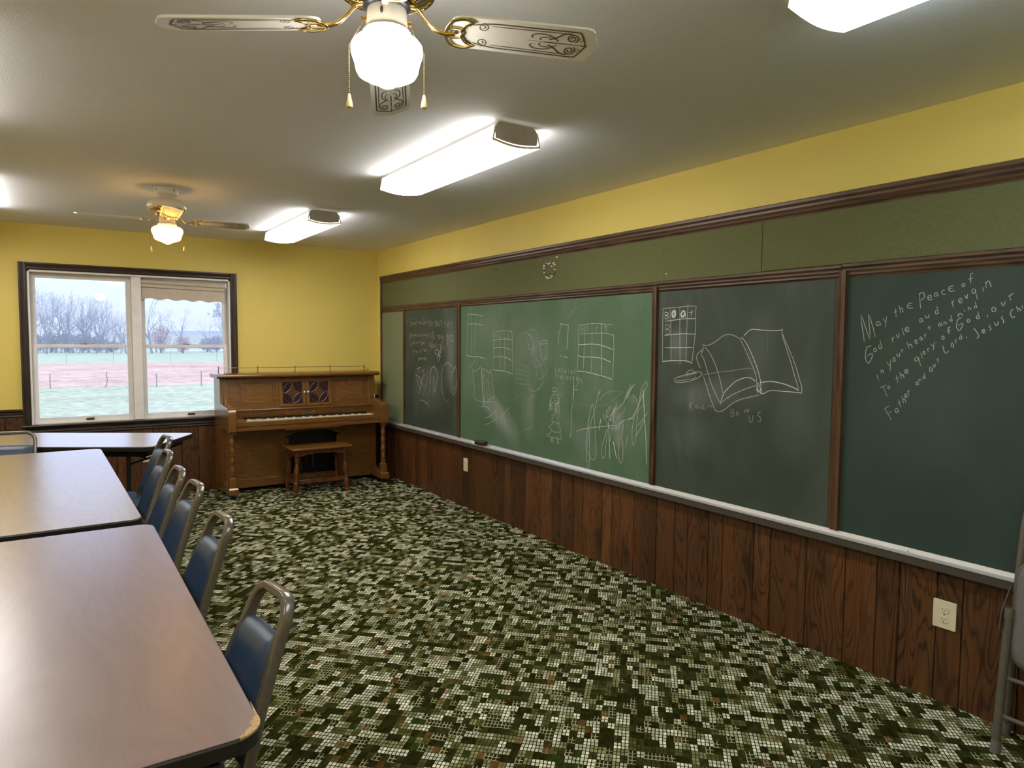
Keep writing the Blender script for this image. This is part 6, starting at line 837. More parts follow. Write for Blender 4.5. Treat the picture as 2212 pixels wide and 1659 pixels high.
# ================================================================== tables
def folding_table(loc, rz, L, Wd, mat, label, chip=False, H=.74):
    """long axis local y, near right corner at (+Wd/2, -L/2)"""
    o = thing('folding_table', loc, label, 'table', rz)
    r = .055
    MB().prism(rrect(-Wd/2+.003, Wd/2-.003, -L/2+.003, L/2-.003, r, 8), 'z', H-.003, H).build('tabletop', mat, o, bevel=.0012)
    MB().prism(rrect(-Wd/2, Wd/2, -L/2, L/2, r+.002, 8), 'z', H-.034, H-.0028).build('edge_band', W['black'], o, bevel=.004)
    a = .07
    m = MB()
    for x0, x1, y0, y1 in ((-Wd/2+a, -Wd/2+a+.02, -L/2+a, L/2-a), (Wd/2-a-.02, Wd/2-a, -L/2+a, L/2-a), (-Wd/2+a, Wd/2-a, -L/2+a, -L/2+a+.02), (-Wd/2+a, Wd/2-a, L/2-a-.02, L/2-a)):
        m.box(x0, x1, y0, y1, H-.080, H-.034)
    m.build('apron', W['blackmetal'], o, bevel=.002)
    for s in (-1, 1):
        yl = s*(L/2-.20)
        for sx in (-1, 1):
            lg = MB().tube([(sx*(Wd/2-.09), yl, H-.08), (sx*(Wd/2-.075), yl, .012)], .0135, 12).build('leg', W['blackmetal'], o)
            MB().cyl((sx*(Wd/2-.075), yl, 0), (sx*(Wd/2-.075), yl, .03), .017, .016).build('foot_cap', W['black'], lg)
        MB().tube([(-Wd/2+.085, yl, .18), (Wd/2-.085, yl, .18)], .010).tube([(-Wd/2+.085, yl, .60), (Wd/2-.085, yl, .60)], .009).build('crossbar', W['blackmetal'], o)
        MB().tube([(0, yl, .60), (0, yl-s*.30, H-.05)], .007).box(-.012, .012, min(yl-s*.30, yl-s*.34), max(yl-s*.30, yl-s*.34), H-.06, H-.034).build('leg_brace', W['blackmetal'], o)
    if chip:
        rnd = random.Random(4); P = []
        cx, cy = Wd/2-r-.001, -L/2+r+.001
        outer = [(cx+(r+.0012)*math.cos(math.radians(t)), cy+(r+.0012)*math.sin(math.radians(t))) for t in range(-82, 6, 4)] + [(Wd/2-.0005, cy+.012+.012*k) for k in range(6)]
        inner = []
        for i, (u, v) in enumerate(outer):
            k = math.sin(PI*i/(len(outer)-1))**.7
            d = (.004+.013*k)*(.75+.5*rnd.random()) if i < 22 else (.003+.004*rnd.random())*k
            l = math.hypot(u-cx, v-cy); nx, ny = ((u-cx)/l, (v-cy)/l) if i < 22 else (1, 0)
            inner.append((u-nx*d, v-ny*d))
        m = MB(); n = len(outer)
        vs = [(u, v, H+.0004) for u, v in outer] + [(u, v, H+.0004) for u, v in inner] + [(u, v, H-.004) for u, v in outer] + [(u, v, H-.004) for u, v in inner]
        m.add(vs, [q for i in range(n-1) for q in ((i, i+1, n+i+1, n+i), (i, 2*n+i, 2*n+i+1, i+1), (n+i, n+i+1, 3*n+i+1, 3*n+i))]).build('worn_edge', W['chip'], o, smooth=False)
    return o
folding_table((-2.698-.38, (-5.925-4.185)/2, 0), 0, 1.745, .76, W['lam1'], 'nearest long table with a mauve brown laminate top and a chipped corner', True)
folding_table((-2.741-.38, (-4.095-1.935)/2, 0), math.radians(1.0), 2.16, .76, W['lam2'], 'second long table, beyond the nearest one, pale where the window glares')
u_ = Vector((-.858, .514, 0)); w_ = Vector((-.514, -.858, 0)); F_ = Vector((-2.105, -1.425, 0))
c_ = F_ + u_*.915 + w_*.355
folding_table(tuple(c_), math.atan2(u_.y, u_.x) - PI/2 + PI, 1.83, .71, W['lam3'], 'pale table set askew under the window, farthest of the three')

# ================================================================== blue chairs
def make_chair(wide=False):
    """faces local -x; back stands at x=0; width along y"""
    o = thing('stacking_chair', (0, 0, 0), 'chair', 'chair')
    sec = csec(.022, .030, .006, 3)
    zt, lean = .862, .160
    def bp(y, z): 
        k = max(0, (z-.44)/(zt-.44)); return Vector((-.006+lean*k**1.15, y, z))
    hw0, hw1 = .192, .150
    def wy(z):
        if wide: return .212
        T_ = [(.42, .172), (.50, .148), (.60, .125), (.70, .111), (.765, .100), (.9, .096)]
        for (z0, y0), (z1, y1) in zip(T_, T_[1:]):
            if z <= z1: return y0 + (y1-y0)*max(0, z-z0)/(z1-z0)
        return T_[-1][1]
    pts = [bp(wy(z), z) for z in (.42, .50, .60, .70, .765)]
    for t in (15, 35, 55, 75, 90):
        a = math.radians(t); pts.append(bp(wy(.78)-.056+.056*math.cos(a), .780+.060*math.sin(a)))
    half = pts; full = half + [Vector((p.x, -p.y, p.z)) for p in reversed(half)]
    MB().sweep(full, [(a, b) for a, b in csec(.022, .030, .006, 3)], up=(.97, 0, -.24)).build('back_frame', W['taupe'], o, ang=.9)
    # padded back
    m = MB(); N = 12; K = 14; vs = []
    for side in (0, 1):
        for i in range(N+1):
            z = .50 + .258*i/N
            hw = wy(z) - .010
            for j in range(K+1):
                u = j/K*2-1
                ee = (1-abs(u)**10) * (1-abs(2*i/N-1)**12)
                th = (.010 + .018*ee)*(1 if side else -.55)
                crown = .005*(1-u*u) if i == N else 0
                p = bp(0, z+crown); vs.append((p.x - th, u*hw, z+crown))
    S = (N+1)*(K+1); fs = []
    for i in range(N):
        for j in range(K):
            a = i*(K+1)+j; fs += [(a, a+1, a+K+2, a+K+1), (S+a, S+a+K+1, S+a+K+2, S+a+1)]
    for j in range(K): fs += [(j, S+j, S+j+1, j+1), (N*(K+1)+j, N*(K+1)+j+1, S+N*(K+1)+j+1, S+N*(K+1)+j)]
    for i in range(N): a = i*(K+1); b = a+K; fs += [(a, a+K+1, S+a+K+1, S+a), (b, S+b, S+b+K+1, b+K+1)]
    m.add(vs, fs).build('back_cushion', W['vinyl'], o, ang=1.0)
    # seat pad
    m = MB(); vs = []; N2 = 12
    out = rrect(-.43, -.01, -.205, .205, .06, 5)
    c = (-.22, 0)
    for sc, z in ((.97, .432), (1.0, .437), (1.0, .462), (.975, .476), (.88, .484), (.6, .488), (.2, .489)):
        vs.append([(c[0]+(x-c[0])*sc, c[1]+(y-c[1])*sc, z) for x, y in out])
    n = len(out); fl = [q for r in vs for q in r]
    m.add(fl, [(k*n+i, k*n+(i+1) % n, (k+1)*n+(i+1) % n, (k+1)*n+i) for k in range(len(vs)-1) for i in range(n)] + [tuple(range(n-1, -1, -1)), tuple(range((len(vs)-1)*n, len(vs)*n))])
    m.build('seat', W['vinyl'], o, ang=1.0)
    m = MB()
    for s in (-1, 1): m.sweep([(-.005, s*.192, .424), (-.40, s*.185, .424)], csec(.022, .024, .004, 2), up=(0, 0, 1))
    m.sweep([(-.40, -.19, .424), (-.40, .19, .424)], csec(.022, .022, .004, 2), up=(0, 0, 1)).build('seat_frame', W['taupe'], o)
    for s in (-1, 1):
        MB().sweep([(-.006, s*.192, .43), (.030, s*.205, .22), (.062, s*.215, .012)], csec(.022, .028, .005, 2), up=(1, 0, 0)).build('leg', W['taupe'], o)
        MB().sweep([(-.395, s*.187, .43), (-.405, s*.198, .22), (-.415, s*.205, .012)], csec(.022, .024, .005, 2), up=(1, 0, 0)).build('leg', W['taupe'], o)
        MB().box(.050, .078, s*.215-.016, s*.215+.016, 0, .016).box(-.430, -.402, s*.206-.016, s*.206+.016, 0, .016).build('glide', W['black'], o, bevel=.003)
    MB().tube([(.030, -.20, .21), (.030, .20, .21)], .008).build('stretcher', W['taupe'], o)
    return o
chair0 = make_chair()
CH = [(-2.700, -5.490, 0.13, 'blue vinyl stacking chair at the near corner of the nearest table, closest in the photo'),
      (-2.662, -4.640, 0.085, 'blue vinyl stacking chair, second from the front along the table row'),
      (-2.645, -3.985, 0.09, 'blue vinyl stacking chair beside the seam between the two long tables'),
      (-2.655, -3.570, 0.06, 'blue vinyl stacking chair with a bulging padded back, next beyond the table seam'),
      (-2.632, -2.990, 0.05, 'fifth blue vinyl stacking chair along the table row, before the last one'),
      (-2.555, -2.350, 0.12, 'farthest blue vinyl stacking chair of the row, overlapping the pale table'),
      (-3.345, -1.760, math.radians(84), 'wider blue chair at the head of the second table, its back toward the window')]
for i, (x, y, rz, lab) in enumerate(CH):
    o = chair0 if i == 0 else (make_chair(True) if i == 6 else copy_tree(chair0))
    o.location = (x, y, 0); o.rotation_euler = (0, 0, rz); o['label'] = lab; o['group'] = 'blue stacking chairs round the long tables'

# ================================================================== grey folding chair against the right wall
fc = thing('folding_chair', (-.13, -6.406, 0), 'grey brown metal folding chair folded against the right wall, cut by the photo edge', 'folding chair')
hw = .205
def fp(x, y, z): return (x + .13, y, z)
# long front frame: leg, upright and top loop
lt = MB(); R_ = .0125
loop = [fp(-.035, hw+.040, .030), fp(-.070, hw+.018, .25), fp(-.112, hw+.002, .48), fp(-.090, hw+.003, .70), fp(-.068, hw, .84), fp(-.055, hw-.014, .895), fp(-.043, hw-.060, .932), fp(-.040, hw-.11, .945)]
full = cr(loop + [(x, -y, z) for x, y, z in reversed(loop)], 5)
lt.tube(full, R_, 12, up=None).build('back_frame', W['grey'], fc)
for s in (-1, 1):
    lg = MB().tube([fp(-.215, s*(hw+.005), .02), fp(-.208, s*(hw+.005), .10), fp(-.163, s*(hw+.004), .50)], .0145, 12).build('leg', W['grey'], fc)
    MB().cyl(fp(-.218, s*(hw+.005), 0), fp(-.211, s*(hw+.005), .045), .0175, .0165, 14).build('rubber_foot', W['greyvinyl'], lg)
    MB().cyl(fp(-.165, s*(hw+.004), .485), fp(-.160, s*(hw+.004), .522), .0165, .0160, 14).build('end_sleeve', W['grey'], lg)
    MB().cyl(fp(-.035, s*(hw+.040), 0), fp(-.037, s*(hw+.038), .04), .016, .015, 12).build('rubber_foot', W['greyvinyl'], fc)
    MB().sweep(cr([fp(-.180, s*(hw+.022), .44), fp(-.172, s*(hw+.022), .50), fp(-.150, s*(hw+.018), .545), fp(-.125, s*(hw+.014), .59)], 3), csec(.003, .022, .001, 1), up=(1, 0, 0)).build('hinge_link', W['grey'], fc)
MB().tube([fp(-.182, -hw, .272), fp(-.182, hw, .272)], .0080, 10).build('crossbar', W['grey'], fc)
MB().tube([fp(-.200, -hw, .135), fp(-.200, hw, .135)], .0080, 10).build('crossbar', W['grey'], fc)
# folded seat pan: rounded panel
P = rrect(-.197, .197, .318, .700, .065, 6)
m = MB(); n = len(P); c0 = (0, .51)
lv = []
for sc, d in ((.97, .010), (1.0, .014), (1.0, .028), (.975, .036), (.9, .040), (.4, .042)):
    lv += [(-.020-d + .12*((.51+(z-.51)*sc)-.32), y*sc, .51+(z-.51)*sc) for y, z in P]
m.add(lv, [(k*n+i, k*n+(i+1) % n, (k+1)*n+(i+1) % n, (k+1)*n+i) for k in range(5) for i in range(n)] + [tuple(range(n-1, -1, -1)), tuple(range(5*n, 6*n))])
st_ = m.build('seat', W['greyvinyl'], fc, ang=.8)
rimp = [(-.040 + .12*(z-.32), y*1.01, .51+(z-.51)*1.01) for y, z in P]
MB().tube(rimp, .006, 8, closed=True).build('seat_rim', W['grey'], fc)
# curved back panel
m = MB(); vs = []
for i in range(3):
    for j in range(9):
        u = j/8*2-1; z = .735 + .075*i
        vs.append(fp(-.078 + .10*(z-.735)*1.2 + .02*(1-u*u), u*(hw-.012), z))
m.add(vs, [(i*9+j, i*9+j+1, (i+1)*9+j+1, (i+1)*9+j) for i in range(2) for j in range(8)])
bpn = m.build('back_panel', W['grey'], fc); sm = bpn.modifiers.new('thickness', 'SOLIDIFY'); sm.thickness = .003
# ================================================================== upright piano
pn = thing('upright_piano', (-.935, -.01, 0), 'honey oak upright player piano with leaded glass doors standing in the far corner', 'piano')
px = .935
def pb(name, x0, x1, y0, y1, z0, z1, mat, bev=.003, par=pn):
    return MB().box(x0+px, x1+px, y0+.01, y1+.01, z0, z1).build(name, mat, par, bevel=bev)
XL, XR = -1.708, -.160
for xa, xb in ((XL, XL+.030), (XR-.030, XR)):
    MB().prism([(.0-.03+.01, .0+.02), (-.335+.01, .02), (-.335+.01, .80), (-.318+.01, .86), (-.300+.01, 1.095), (-.03+.01, 1.095)], 'x', xa+px, xb+px).build('side_panel', W['oakz'], pn, bevel=.002)
# front pilasters above the keybed
for x0 in (XL+.030, XR-.030-.045):
    MB().prism([(-.310+.01, .80), (-.335+.01, .80), (-.332+.01, .84), (-.300+.01, 1.09), (-.280+.01, 1.09)], 'x', x0+px, x0+.045+px).build('pilaster', W['oakz'], pn, bevel=.002)
lid = MB().prism([(-.02+.01, 1.098), (-.352+.01, 1.098), (-.366+.01, 1.106), (-.370+.01, 1.118), (-.366+.01, 1.128), (-.352+.01, 1.136), (-.02+.01, 1.136)], 'x', -1.742+px, -.126+px).build('lid', W['oak'], pn, bevel=.003)
# upper front panel, leaning back
def slope(z): return -.322 + (z-.80)*.12        # y at height z
def sp(x0, x1, z0, z1, d0, d1):
    """slab lying on the sloping front between heights, standing out d0..d1"""
    return MB().prism([(slope(z0)-d0+.01, z0), (slope(z0)-d1+.01, z0), (slope(z1)-d1+.01, z1), (slope(z1)-d0+.01, z1)], 'x', x0+px, x1+px)
A, B = XL+.075, XR-.075
sp(A, B, .800, 1.096, -.030, 0).build('upper_panel', W['oak'], pn, bevel=.001)
m = MB()
def frame_lines(x0, x1, z0, z1, w=.0035, d=.0008):
    mm = MB()
    for q in ((x0, x1, z0, z0+w), (x0, x1, z1-w, z1), (x0, x0+w, z0, z1), (x1-w, x1, z0, z1)):
        r = sp(*q, -.0005, d); mm.add(r.v, r.f)
    return mm
for x0, x1 in ((-1.545, -1.195), (-.615, -.258)):
    a_ = frame_lines(x0, x1, .822, 1.064); b_ = frame_lines(x0+.022, x1-.022, .844, 1.042)
    a_.add(b_.v, b_.f).build('inlay_line', W['inlay'], pn, smooth=False)
# doors with leaded glass
for (x0, x1, kn) in ((-1.160, -.899, 1), (-.895, -.634, 0)):
    dm = MB()
    for q in ((x0, x1, .805, .832), (x0, x1, 1.046, 1.074), (x0, x0+.032, .832, 1.046), (x1-.032, x1, .832, 1.046)):
        r = sp(*q, 0, .012); dm.add(r.v, r.f)
    dr = dm.build('door', W['oak'], pn, bevel=.002)
    a, b, c, e = x0+.032, x1-.032, .832, 1.046
    sp(a, b, c, e, .001, .004).build('glass_pane', W['redglass'], dr, smooth=False)
    mx, mz = (a+b)/2, (c+e)/2; rx, rz_ = (b-a)/2, (e-c)/2
    def S3(x, z, d): return (x+px, slope(z)-d+.01, z)
    # amber centre star between four leaf shapes
    star = []
    for qx, qz in ((1, 1), (-1, 1), (-1, -1), (1, -1)):
        pts = []
        for k in range(9):
            t_ = k/8*PI/2
            # inward curve from (rx,0) to (0,rz) hugging the centre
            ux = 1 - math.sin(t_)*1.0 if qx*qz > 0 else 1 - (1-math.cos(t_))*1.0
            pts.append(None)
    def leafcurve(qx, qz, inward):
        P = []
        for k in range(13):
            t_ = k/12*PI/2
            if inward: P.append((mx + qx*rx*(1-math.sin(t_))*.96, mz + qz*rz_*(1-math.cos(t_))*.96))
            else: P.append((mx + qx*rx*math.cos(t_)*.96, mz + qz*rz_*math.sin(t_)*.96))
        return P
    st_ = []
    for qx, qz, rev in ((1, 1, 0), (-1, 1, 1), (-1, -1, 0), (1, -1, 1)):
        P = leafcurve(qx, qz, True); st_ += P[::-1] if rev else P
    n = len(st_)
    MB().add([S3(x, z, .0045) for x, z in st_] + [S3(mx, mz, .0045)], [(i, (i+1) % n, n) for i in range(n)]).build('amber_star', W['amberglass'], dr, smooth=False)
    lc = MB()
    for qx in (1, -1):
        for qz in (1, -1):
            for inn in (True, False):
                lc.tube([S3(x, z, .0055) for x, z in leafcurve(qx, qz, inn)], .0021, 6)
    lc.build('lead_lines', W['lead'], dr)
    kx = (x1-.016) if kn else (x0+.016)
    MB().turned([(.004, 0), (.004, .4), (.0095, .55), (.0105, .8), (.006, 1)], S3(kx, .945, .012), S3(kx, .945, .030), 14).build('door_knob', W['porcelain'], dr)
# fallboard ledge
pb('music_ledge', XL+.031, XR-.031, -.425, -.30, .785, .802, W['oak'], .006)
MB().prism([(-.40+.01, .722), (-.385+.01, .722), (-.375+.01, .786), (-.412+.01, .786)], 'x', XL+.031+px, XR-.031+px).build('fallboard', W['oak'], pn, bevel=.001)
# keybed, cheeks and arms
pb('keybed', XL+.030, XR-.030, -.62, -.31, .640, .690, W['oak'])
pb('keyslip', XL+.072, XR-.066, -.655, -.618, .625, .712, W['oak'], .004)
MB().box(XL+.075+px, XR-.070+px, -.658+.01, -.654+.01, .668, .671).build('groove_line', W['inlay'], pn, smooth=False)
MB().prism([(-1.20+px, .612), (-.65+px, .612), (-.66+px, .626), (-1.19+px, .626)], 'y', -.650+.01, -.50+.01).build('lower_rail', W['oak'], pn, bevel=.002)
armp = [(-.330, .622), (-.668, .622), (-.668, .79)] + [(-.625-.043*math.cos(math.radians(t)), .79+.045*math.sin(math.radians(t))) for t in range(15, 91, 15)] + [(-.52, .842), (-.42, .850), (-.330, .858)]
for x0 in (XL-.002, XR-.070):
    MB().prism([(y+.01, z) for y, z in armp], 'x', x0+px, x0+.072+px).build('arm', W['oakz'], pn, bevel=.004)
for x0, x1 in ((XL+.072, -1.540), (-.298, XR-.068)):
    pb('key_block', x0, x1, -.612, -.405, .690, .728, W['oak'], .003)
# keys
kx0, kx1 = -1.538, -.300; kw = (kx1-kx0)/52
k0 = MB().box(-kw/2+.0005, kw/2-.0005, -.075, .075, 0, .016).build('white_key', W['whitekey'], pn, bevel=.0008, seg=1)
b0 = MB().prism([(-.050, .016), (.050, .016), (.050, .028), (-.042, .028)], 'x', -.005, .005).build('black_key', W['blackkey'], pn, bevel=.001, seg=1)
fk = fb = True
pat = [1, 0, 1, 1, 0, 1, 1]                       # black key after A, (B none), C, D, (E none), F, G
for i in range(52):
    c = k0 if fk else k0.copy()
    if not fk: COL.objects.link(c); c.parent = pn
    fk = False; c.location = (kx0+kw*(i+.5)+px, -.537+.01, .700)
    if pat[i % 7] and i < 51:
        c = b0 if fb else b0.copy()
        if not fb: COL.objects.link(c); c.parent = pn
        fb = False; c.location = (kx0+kw*(i+1)+px, -.505+.01, .700)
# brass name plate
npl = MB().prism(rrect(-.075, .075, -.017, .017, .016, 4), 'y', -.0015, .0015).build('name_plate', plain('dull_brass_plate', (.26, .24, .12), .4, .6), pn, bevel=.0005, loc=(-.905+px, -.4045+.01, .752))
tc = bpy.data.curves.new('plate_lettering', 'FONT'); tc.body = 'CURRIER'; tc.size = .021; tc.extrude = .0003; tc.align_x = 'CENTER'; tc.align_y = 'CENTER'
tmp = bpy.data.objects.new('plate_lettering', tc); COL.objects.link(tmp); bpy.context.view_layer.update()
tme = bpy.data.meshes.new_from_object(tmp.evaluated_get(bpy.context.evaluated_depsgraph_get())); bpy.data.objects.remove(tmp)
tme.materials.clear(); tme.materials.append(W['inlay'])
tx = bpy.data.objects.new('plate_lettering', tme); COL.objects.link(tx)
tx.parent = npl; tx.location = (0, -.0019, 0); tx.rotation_euler = (PI/2, 0, 0)
npl.rotation_euler = (.15, 0, 0)
# lower case
pb('lower_panel', XL+.030, -1.120, -.345, -.325, .115, .622, W['oak'], .002)
pb('lower_panel', -.560, XR-.030, -.345, -.325, .115, .622, W['oak'], .002)
MB().prism([(-1.120+px, .622), (-.560+px, .622), (-.560+px, .50), (-.60+px, .52), (-.68+px, .548), (-1.0+px, .548), (-1.08+px, .52), (-1.120+px, .50)], 'y', -.345+.01, -.325+.01).build('lower_panel', W['oak'], pn, bevel=.002)
MB().tube([(x+px, -.346+.01, z) for x, z in ((-1.0, .530), (-.94, .545), (-.86, .555), (-.78, .553), (-.72, .545), (-.66, .520))], .0022, 6).build('inlay_line', W['inlay'], pn)
for x in (-1.120, -.594): pb('door_stile', x, x+.034, -.350, -.325, .115, .50, W['oakz'], .002)
pb('pedal_recess', -1.12, -.56, -.20, -.19, .10, .62, W['black'], .0)
pb('toe_rail', XL+.030, XR-.030, -.352, -.325, .040, .125, W['oak'], .004)
pb('back_frame', XL+.030, XR-.030, -.06, -.035, .05, 1.09, W['oak'], .0)
m = MB()
for x in (-1.045, -.875):
    m.tube([(x+px, -.24, .45), (x+px, -.24, .21)], .004, 6)
m.tube([(-1.045+px, -.24, .21), (-.985+px, -.24, .215)], .004, 6).tube([(-.935+px, -.24, .215), (-.875+px, -.24, .21)], .004, 6)
m.build('pedal_bracket', W['brass'], pn)
for x, dx in ((-.965, .012), (-.840, .015), (-1.08, .008)):
    MB().tube([(x+px, -.28, .40), (x+dx+px, -.30, .16), (x+dx+px, -.33, .13)], .0035, 6).box(x+dx-.012+px, x+dx+.012+px, -.385, -.31, .128, .136).build('pedal', W['steel'], pn)
# turned legs on toe blocks
legp = [(.030, 0), (.030, .018), (.024, .03), (.026, .045), (.019, .055), (.027, .070), (.027, .080), (.019, .095), (.022, .13), (.027, .18), (.024, .235), (.018, .27), (.026, .275), (.026, .285), (.018, .29),
        (.021, .33), (.026, .39), (.023, .45), (.018, .475), (.027, .48), (.027, .492), (.018, .50), (.021, .55), (.027, .61), (.024, .67), (.018, .695), (.027, .70), (.027, .712), (.018, .72), (.022, .76), (.026, .82), (.023, .87),
        (.018, .90), (.027, .908), (.027, .925), (.018, .94), (.027, .955), (.027, .985), (.024, 1)]
for x in (-1.672, -.196):
    lg = MB().turned([(r, 1-t_) for r, t_ in legp[::-1]], (x+px, -.612+.01, .195), (x+px, -.612+.01, .605), 20).build('leg', W['oakz'], pn, ang=.5)
    MB().box(x-.034+px, x+.034+px, -.648+.01, -.576+.01, .598, .624).build('leg_cap', W['oakz'], lg, bevel=.005)
    MB().box(x-.031+px, x+.031+px, -.645+.01, -.579+.01, .108, .200).build('leg_block', W['oakz'], lg, bevel=.006)
    MB().prism([(-.325+.01, .045), (-.672+.01, .045), (-.672+.01, .095), (-.655+.01, .112), (-.325+.01, .130)], 'x', x-.042+px, x+.042+px).build('toe_block', W['oakz'], pn, bevel=.004)
    for yy in (-.625, -.12):
        cst = MB().box(x-.020+px, x+.020+px, yy-.018+.01, yy+.018+.01, .030, .047)
        for s in (-1, 1): cst.cyl((x+s*.004+s*.004+px, yy+.01, .021), (x+s*.022+px, yy+.01, .021), .021, n=16)
        cst.build('caster', W['blackmetal'], pn)
# brass gallery rail on the lid
gr = MB()
for x in (-1.678, -1.311, -.942, -.573, -.198):
    gr.turned([(.0065, 0), (.0065, .05), (.003, .10), (.0045, .22), (.003, .35), (.004, .6), (.003, .8), (.0055, .88), (.0055, .93), (.003, 1)], (x+px, -.105+.01, 1.136), (x+px, -.105+.01, 1.200), 10)
gr.tube([(-1.678+px, -.095, 1.187), (-.198+px, -.095, 1.184)], .0025, 8)
gr.tube(cr([(-.198+px, -.095, 1.185), (-.180+px, -.095, 1.165), (-.172+px, -.095, 1.146), (-.155+px, -.095, 1.145), (-.148+px, -.095, 1.165), (-.155+px, -.095, 1.172)], 5), .0025, 8)
gr.build('gallery_rail', W['oldbrass'], pn)
for x in (XL+.035, XR-.035):
    MB().tube(cr([(x+px, -.345, .905), (x+px, -.375, .895), (x+px, -.385, .865), (x+px, -.380, .850)], 4), .004, 8).build('brass_hook', W['steel'], pn)

# ------------------------------------------------------------------ piano bench
bn = thing('piano_bench', (-.895, -.645, 0), 'reddish brown piano bench with splayed turned legs standing before the piano', 'bench')
MB().prism(rrect(-.290, .290, -.180, .180, .012, 3), 'z', .428, .450).build('seat', W['oak'], bn, bevel=.006)
for yy in (-.135, .115):
    MB().prism([(-.235, .428), (.235, .428), (.235, .365), (.20, .368), (.12, .384), (0, .390), (-.12, .384), (-.20, .368), (-.235, .365)], 'y', yy, yy+.020).build('apron', W['benchwood'], bn, bevel=.002)
for xx in (-.240, .222):
    MB().box(xx, xx+.018, -.12, .12, .365, .428).build('apron', W['benchwood'], bn, bevel=.002)
bl_ = [(.024, 0), (.024, .14), (.017, .155), (.024, .170), (.024, .19), (.017, .205), (.022, .22), (.022, .235), (.015, .25), (.022, .262), (.022, .275), (.014, .29), (.018, .34), (.026, .44), (.028, .50), (.024, .57), (.017, .625), (.017, .635),
       (.026, .645), (.026, .675), (.017, .69), (.022, .72), (.026, .78), (.025, .85), (.018, .925), (.017, .935), (.025, .95), (.027, .97), (.022, 1)]
for sx in (-1, 1):
    for sy in (-1, 1):
        MB().turned(bl_, (sx*.225, sy*.118, .428), (sx*.252, sy*.132, 0), 10).build('leg', W['benchwood'], bn, ang=.5)
for sy in (-1, 1): MB().box(-.236, .236, sy*.126-.009, sy*.126+.009, .105, .145).build('stretcher', W['benchwood'], bn, bevel=.003)
for sx in (-1, 1): MB().box(sx*.244-.009, sx*.244+.009, -.125, .125, .100, .145).build('stretcher', W['benchwood'], bn, bevel=.003)

# ================================================================== outdoors
ZG = -2.5
def ground(name, y0, y1, mat, zf, x0=-300, x1=450, nx=60, ny=12):
    m = MB(); vs = []
    for i in range(ny+1):
        for j in range(nx+1):
            x = x0+(x1-x0)*j/nx; y = y0+(y1-y0)*i/ny; vs.append((x, y, zf(x, y)))
    m.add(vs, [(i*(nx+1)+j, i*(nx+1)+j+1, (i+1)*(nx+1)+j+1, (i+1)*(nx+1)+j) for i in range(ny) for j in range(nx)])
    return struct(m.build(name, mat, ang=3))
ground('lawn', .6, 57.5, W['grass'], lambda x, y: ZG + .25*max(0, 1-y/20))
ground('ploughed_field', 57.5, 119, W['plough'], lambda x, y: ZG)
ground('pasture', 119, 225, W['grass2'], lambda x, y: ZG)
ground('hillside', 225, 760, W['hill'], lambda x, y: ZG + 8.0*max(0, min(1, (y-240)/260))**1.3 * (.5+.5*min(1, max(0, (x+20)/90))) + 1.2*math.sin(x*.013), ny=24)
rnd = random.Random(11)
def post(x, y, h, label, lean=0, name='fence_post'):
    m = MB()
    if lean: P = [(0, 0, 0), (.12, 0, h*.25), (.16, 0, h*.5), (.10, 0, h*.75), (.12, 0, h)]
    else: P = [(0, 0, 0), (rnd.uniform(-.03, .03), 0, h*.5), (rnd.uniform(-.04, .04), 0, h)]
    m.tube([Vector(p) for p in P], .040, 7)
    o = m.build(name, W['post']); o.location = (x, y, ZG); tag(o, label, 'fence post', 'fence posts along the lawn edge')
post(-3.2, 57, 1.15, 'leftmost straight fence post, seen through the left lower pane')
post(.45, 56.5, 1.25, 'crooked bent fence post seen through the left lower pane', 1)
post(4.0, 55.5, 1.10, 'fence post seen just right of the window mullion')
post(7.3, 55, 1.25, 'rightmost fence post, seen through the right lower pane')
for x, y, lab in ((-1.2, 120, 'thin pale post at the far edge of the ploughed field, left'), (5.2, 121, 'thin post at the far edge of the ploughed field, left of the mullion'), (13.5, 121, 'thin post at the far edge of the ploughed field, right of the mullion'), (21, 122, 'thin post at the far edge of the ploughed field, far right')):
    o = MB().tube([(0, 0, 0), (0, 0, 1.9)], .032, 6).build('fence_post', W['post']); o.location = (x, y, ZG); tag(o, lab, 'fence post', 'fence posts behind the ploughed field')

